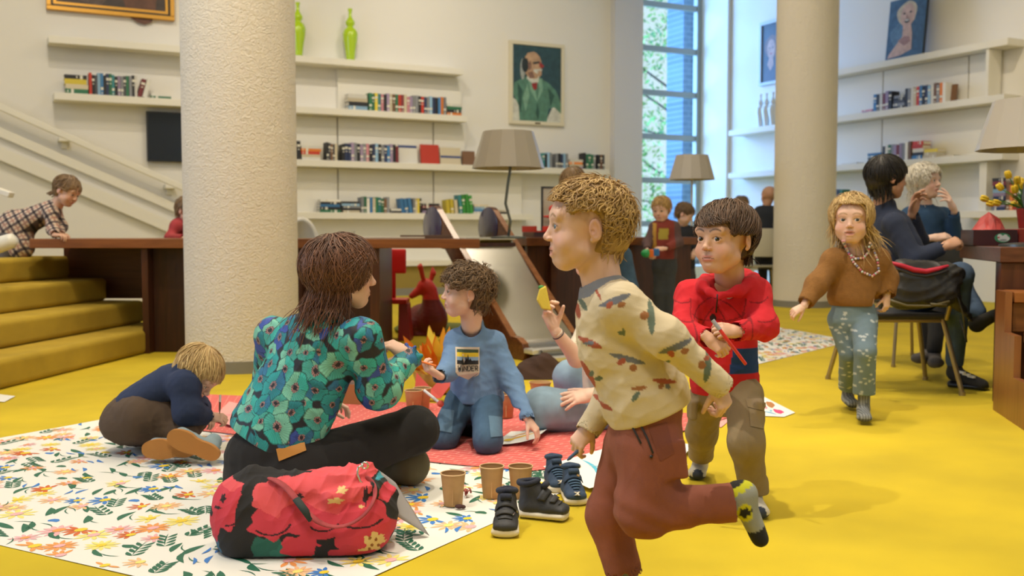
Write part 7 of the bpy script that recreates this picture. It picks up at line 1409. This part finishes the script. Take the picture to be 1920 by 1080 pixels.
mb = MB(); ell = lambda rx, rz, dx=0, dz=0, k=0: [c_+Rb@V(dx+rx*cos(t), -.0005-.0006*k, dz+rz*sin(t)) for t in [2*pi*i/20 for i in range(20)]]
mb.poly(ell(.040, .026), 0); mb.poly(ell(.030, .016, .006, -.004, 1), 1); mb.poly(ell(.012, .012, -.014, .008, 2), 1); mb.poly(ell(.010, .008, .014, .010, 2), 1); mb.poly(ell(.018, .005, .004, -.012, 3), 2); mb.poly(ell(.006, .004, -.02, .002, 3), 3)
mb.build('badge', [mat('badge_dkgreen', (.04, .25, .12), .5), mat('badge_white', (.72, .74, .72), .5), mat('badge_grey', (.3, .34, .34), .5), mat('badge_red', (.5, .05, .05), .5)], root)
# second red box beside it
tag(MB().box(onT(.31, .68)+V(0, 0, .045), (.18, .28, .09), ang).build('gift_box', mat('red_card', (.40, .04, .03), .3), bevel=.004), 'glossy red gift box under the yellow tulips', 'box')
# red tissue paper
S = SDF(); c_ = onT(.10, .68)+V(0, 0, .075)
mb = MB(); rr = random.Random(4); n = 22; pk = c_+V(.0, 0, .11); vs = [pk, pk+TBR*.03+V(0, 0, -.004)]; 
ring = [c_+TBR*(.085*cos(2*pi*i/n))+TBD*(.12*sin(2*pi*i/n))+V(0, 0, rr.uniform(-.002, .012)) for i in range(n)]; mid = [q_.lerp(pk, .5)+V(rr.uniform(-.02, .02), rr.uniform(-.02, .02), rr.uniform(-.025, .02)) for q_ in ring]
mb.add(ring+mid+[pk], [(i, (i+1) % n, n+(i+1) % n, n+i) for i in range(n)]+[(n+i, n+(i+1) % n, 2*n) for i in range(n)]); o = mb.build('tissue_paper', mat('red_tissue', (.52, .07, .07), .45), smooth=False); tag(o, 'crumpled translucent red tissue paper standing in the maroon box', 'paper')
# tulips in a red vase
q = onT(.285, .66)+V(0, 0, .092); root = empty('tulip_bunch', q, 'bunch of yellow tulips with green leaves in a red pot', 'flowers'); MB().lathe([(.035, 0), (.05, .11), (.046, .11), (.033, .01)], q, 24, cap=False).build('pot', mat('red_card', 0), root, smooth='auto')
rr = random.Random(8); m_yel = mat('tulip_yellow', (.80, .55, .02), .5); m_lf = mat('tulip_leaf', (.10, .30, .04), .5)
for i in range(22):
    a = rr.uniform(0, 2*pi); e = rr.uniform(.3, 1.5); L_ = rr.uniform(.10, .20); dd = V(cos(a)*e, sin(a)*e*.8, 1.0 if e < .9 else .35).normalized(); b0 = q+V(0, 0, .10); tip = b0+dd*L_+V(-.03, 0, 0); mb = MB(); mb.tube([b0, b0.lerp(tip, .5)+V(0, 0, .015), tip], .0025, 6); o = mb.build('stem', m_lf, root, smooth=True)
    R_ = Matrix(frame(dd)).transposed() @ Matrix.Rotation(-pi/2, 3, 'X'); mb = MB()
    for k in range(5): a2 = 2*pi*k/5; cc = tip+R_@V(.009*cos(a2), .009*sin(a2), .018); mb.ball(cc, (.011, .008, .024), 8, M=R_@Matrix.Rotation(a2, 3, 'Z'))
    mb.build('tulip_head', m_yel, o, smooth=True)
mb = MB()
for i in range(26):
    a = rr.uniform(0, 2*pi); L_ = rr.uniform(.10, .22); dd = V(cos(a), sin(a)*.8, rr.uniform(.2, 1)).normalized(); s_ = nz(dd.cross(V(0, 0, 1)))*.014; b0 = q+V(0, 0, .10); mb.poly([b0, b0+dd*L_*.4+s_+V(0, 0, .02), b0+dd*L_+V(0, 0, -.01), b0+dd*L_*.4-s_+V(0, 0, .02)])
mb.build('leaves', m_lf, root)
q = A(1796, 428, 5.6)
# little things beyond the slide
Yr = 8.75; p_ = A(1010, 440, Yr)
def onC(px, s_): # point on the counter at pixel column px, s_ metres back from its front edge
    a = V(.12, 8.2, 0)+CNN*s_; nn = V(UL.y, -UL.x, 0); h_ = HIT(px, 440, a, nn); h_.z = TZ+.001; return h_
root = empty('felt_tray', onC(1012, .3), 'red felt tray with small bits on the counter beside the slide', 'tray'); q = onC(1012, .28); MB().box(q+V(0, 0, .05), (.20, .24, .012), ROTL).build('base', mat('red_felt', (.55, .04, .02), .8), root); 
for sx in (-1, 1): MB().box(q+UL*(sx*.1)+V(0, 0, .07), (.012, .24, .05), ROTL).build('side', mat('red_felt', 0), root)
MB().box(q+V(0, 0, .022), (.22, .2, .043), ROTL).build('stand', m_wood, root)
q = onC(1032, .55); root = empty('picture_frame', q, 'thin black frame standing on the counter behind the runner', 'frame'); mb = MB(); h_ = A(1032, 350, q.y).z-q.z
for x_, z_, sx, sz in ((-.085, h_/2, .012, h_), (.085, h_/2, .012, h_), (0, h_-.006, .158, .012), (0, .006, .158, .012)): mb.box(q+UL*x_+V(0, 0, z_), (sx, .02, sz), ROTL)
mb.build('frame', m_black, root); MB().box(q+V(0, .004, h_/2), (.158, .004, h_-.024), ROTL).build('backing', mat('mount_cream', (.60, .57, .48), .8), root)
root = empty('paper_bird', q-CNN*.12, 'red and white paper bird in front of the thin black frame', 'ornament'); b_ = q-CNN*.12+UL*(-.03); S = SDF(); zz_ = A(1020, 395, b_.y).z
S.ell(b_+V(.02, 0, zz_-b_.z-.05), (.06, .03, .03)); S.ell(b_+V(-.01, 0, zz_-b_.z+.015), (.04, .03, .035)); S.cone(b_+V(.0, 0, .01), b_+V(0, 0, zz_-b_.z-.05), .012); S.cone(b_+V(-.09, 0, zz_-b_.z-.05), b_+V(0, 0, zz_-b_.z-.055), .008, .02); Vv, Ff = S.mesh(.006); mkobj('body', Vv, Ff, mat('bird_red', (.55, .03, .02), .6), root); MB().ball(b_+V(.045, 0, zz_-b_.z+.04), (.04, .03, .045)).build('wing', mat('bird_white', (.7, .66, .56), .7), root, smooth=True)
# things lying on the long table
tag(MB().box(A(722, 443, 7.3)+V(0, 0, .0), (.58, .2, .012), .02).build('magazine_stack', mat('magazine_paper', (.58, .54, .46), .5), bevel=.002), 'flat pale magazines lying along the long table edge', 'magazine'); bpy.data.objects['magazine_stack'].location.z = TZ+.001
o = MB().box((0, 0, .012), (.36, .16, .024), 0).build('folder', mat('folder_brown', (.12, .07, .05), .5), origin=(0, 0, 0)); q = A(800, 443, 7.35); o.location = (q.x, 7.32, TZ+.001); tag(o, 'dark brown folder on the long table beside the slide board', 'folder')
q = A(663, 440, 7.25); root = empty('desk_clip', (q.x, 7.25, TZ), 'small silver upright holder on the long table', 'holder'); MB().box((q.x, 7.25, TZ+.005), (.05, .05, .008)).build('base', m_si, root, bevel=.002); MB().box((q.x, 7.25, TZ+.035), (.022, .02, .05)).build('clip', m_si, root, bevel=.002)
# ================================================================== THINGS AMONG THE SITTERS
# cardboard box with tissue
q = G(662, 768, .01); q.y += .12; root = empty('cardboard_box', (q.x, q.y, .012), 'open cardboard box with pink tissue behind the flower print sleeve', 'box'); m_cb = mat('cardboard', (.36, .17, .06), .8)
w_, dd_, h_ = .30, .22, .10; cx0, cy0 = q.x, q.y+.1
for x_, y_, sx, sy in ((0, -dd_/2, w_, .005), (0, dd_/2, w_, .005), (-w_/2, 0, .005, dd_-.006), (w_/2, 0, .005, dd_-.006)): MB().box((cx0+x_, cy0+y_, .015+h_/2), (sx, sy, h_)).build('side_wall', m_cb, root)
MB().box((cx0, cy0, .017), (w_-.006, dd_-.006, .004)).build('base', m_cb, root)
mb = MB(); rr = random.Random(2)
for i in range(16): c_ = V(cx0+rr.uniform(-.12, .12), cy0+rr.uniform(-.09, .06), .06+rr.uniform(0, .06)); a1, a2 = nz((rr.gauss(0, 1), rr.gauss(0, 1), rr.gauss(0, .6))), nz((rr.gauss(0, 1), rr.gauss(0, 1), rr.gauss(0, .6))); mb.poly([c_-a1*.04, c_+a2*.03, c_+a1*.04, c_-a2*.035], rr.choice((0, 0, 1, 2)))
tag(mb.build('tissue_paper', [mat('tissue_pink', (.72, .38, .34), .6), mat('tissue_white', (.75, .68, .62), .6), mat('tissue_red', (.55, .03, .03), .6)]), 'pink and white tissue spilling from the open cardboard box', 'paper')
# nest of orange feathers / leaves
q = G(815, 745, .01); root = empty('feather_nest', (q.x+.02, q.y+.25, .012), 'nest of orange and yellow craft feathers between the two sitters', 'craft'); bc_ = V(q.x+.02, q.y+.25, .012)
MB().lathe([(0, 0), (.13, 0), (.16, .10), (.15, .10), (.12, .01)], bc_, 24, cap=False).build('basket', mat('basket_ochre', (.45, .22, .03), .8, bump=1, bscale=60), root, smooth=True)
rr = random.Random(6); FCm = [mat('feather_orange', (.78, .22, .01), .6), mat('feather_amber', (.80, .40, .02), .6), mat('feather_yellow', (.82, .60, .04), .6)]
for i in range(46):
    a = rr.uniform(0, 2*pi); e = rr.uniform(.1, .9); dd = V(cos(a)*e, sin(a)*e, rr.uniform(.5, 1.1)).normalized(); L_ = rr.uniform(.14, .30); b0 = bc_+V(cos(a)*.08*e, sin(a)*.08, .06); tip = b0+dd*L_; s_ = nz(dd.cross(V(.3, .9, .1))); mb = MB(); pts = [b0, b0+dd*L_*.5]; mb.tube([b0, tip], [.0025, .001], 5)
    w_ = rr.uniform(.014, .024); up = dd.cross(s_)*.006
    P_ = [b0.lerp(tip, .42), b0.lerp(tip, .6)+s_*w_+up, b0.lerp(tip, .85)+s_*w_*.9+up, tip+dd*.015, b0.lerp(tip, .85)-s_*w_*.9+up, b0.lerp(tip, .6)-s_*w_+up]; mb.poly(P_); mb.build('feather', rr.choice(FCm), root)
# red napkin, white brush
q = G(812, 758, .012); mb = MB(); c_ = q+V(0, .15, .0)
P_ = [c_+V(-.11, 0, .01), c_+V(-.10, .05, .13), c_+V(-.02, .02, .05), c_+V(.06, .04, .14), c_+V(.10, 0, .10), c_+V(.03, -.04, .01)]
mb.add(P_, [(0, 1, 2), (0, 2, 5), (2, 3, 5), (3, 4, 5)]); o = mb.build('napkin', mat('coral_napkin', (.60, .08, .06), .7)); s_ = o.modifiers.new('s', 'SOLIDIFY'); s_.thickness = .003; tag(o, 'folded coral red napkin standing beside the kneeling child', 'napkin')
a_, b_ = A(803, 738, 4.0), A(826, 757, 3.95); mb = MB()
for i in range(5): t = (i-2)*.008; mb.tube([a_+V(t, 0, -t*.8), b_+V(t*.4, 0, -t*.4)], [.006, .005], 8)
root = empty('marker_bundle', b_, 'bundle of white markers beside the kneeling child knee', 'pens'); mb.build('barrels', mat('marker_white', (.72, .70, .70), .4), root, smooth='auto'); MB().ball(b_, .014).build('band', mat('coral_napkin', 0), root, smooth=True)
# brown bag at the foot of the slide
S = SDF(); f_ = lambda px, py, dy=0: A(px, py, 6.0+dy); S.econe(f_(990, 712), f_(1045, 712), (0, 1, 0), .12, .09, .12, .08, k=.05); S.cone(f_(985, 690), f_(1020, 684), .05, .06, k=.05); S.cone(f_(1020, 684), f_(1050, 700), .06, .05, k=.05); S.ell(f_(985, 676, -.05), (.03, .05, .015), k=.03, op='-')
Vv, Ff = S.mesh(.010); N_ = vnormals(Vv, Ff); Vv = Vv+N_*(.018*folds(Vv, 14, .16))[:, None]; Vv[:, 2] = np.maximum(Vv[:, 2], .003); tag(mkobj('cloth_bag', Vv, Ff, fab('chocolate_cloth', (.055, .026, .016))), 'crumpled chocolate brown cloth bag lying at the foot of the slide', 'bag')
q = G(1013, 722, .01); q.y += .5
root = empty('bowl', (q.x-.02, 4.95, .012), 'wide kraft bowl rim behind the light jeans knee', 'bowl'); bz = A(1013, 716, 4.95).z; MB().lathe([(.03, 0), (.05, bz*.9-.012), (.058, bz-.012), (.052, bz-.012), (.03, .01)], (A(1013, 716, 4.95).x, 4.95, .012), 28, cap=False).build('body', m_kraft, root, smooth='auto')
# radiator far off
root = empty('radiator', (A(1415, 400, 14.5).x, 14.6, .3), 'white ribbed radiator far behind the bald adult', 'radiator')
for i in range(9): MB().box((A(1415, 400, 14.5).x-.24+i*.06, 14.6, .75), (.045, .09, .75)).build('fin', m_white, root, bevel=.01)
MB().box((A(1415, 400, 14.5).x, 14.6, .33), (.58, .05, .06)).build('pipe', m_white, root); MB().box((A(1415, 400, 14.5).x, 14.6, .15), (.05, .05, .3)).build('foot', m_white, root)
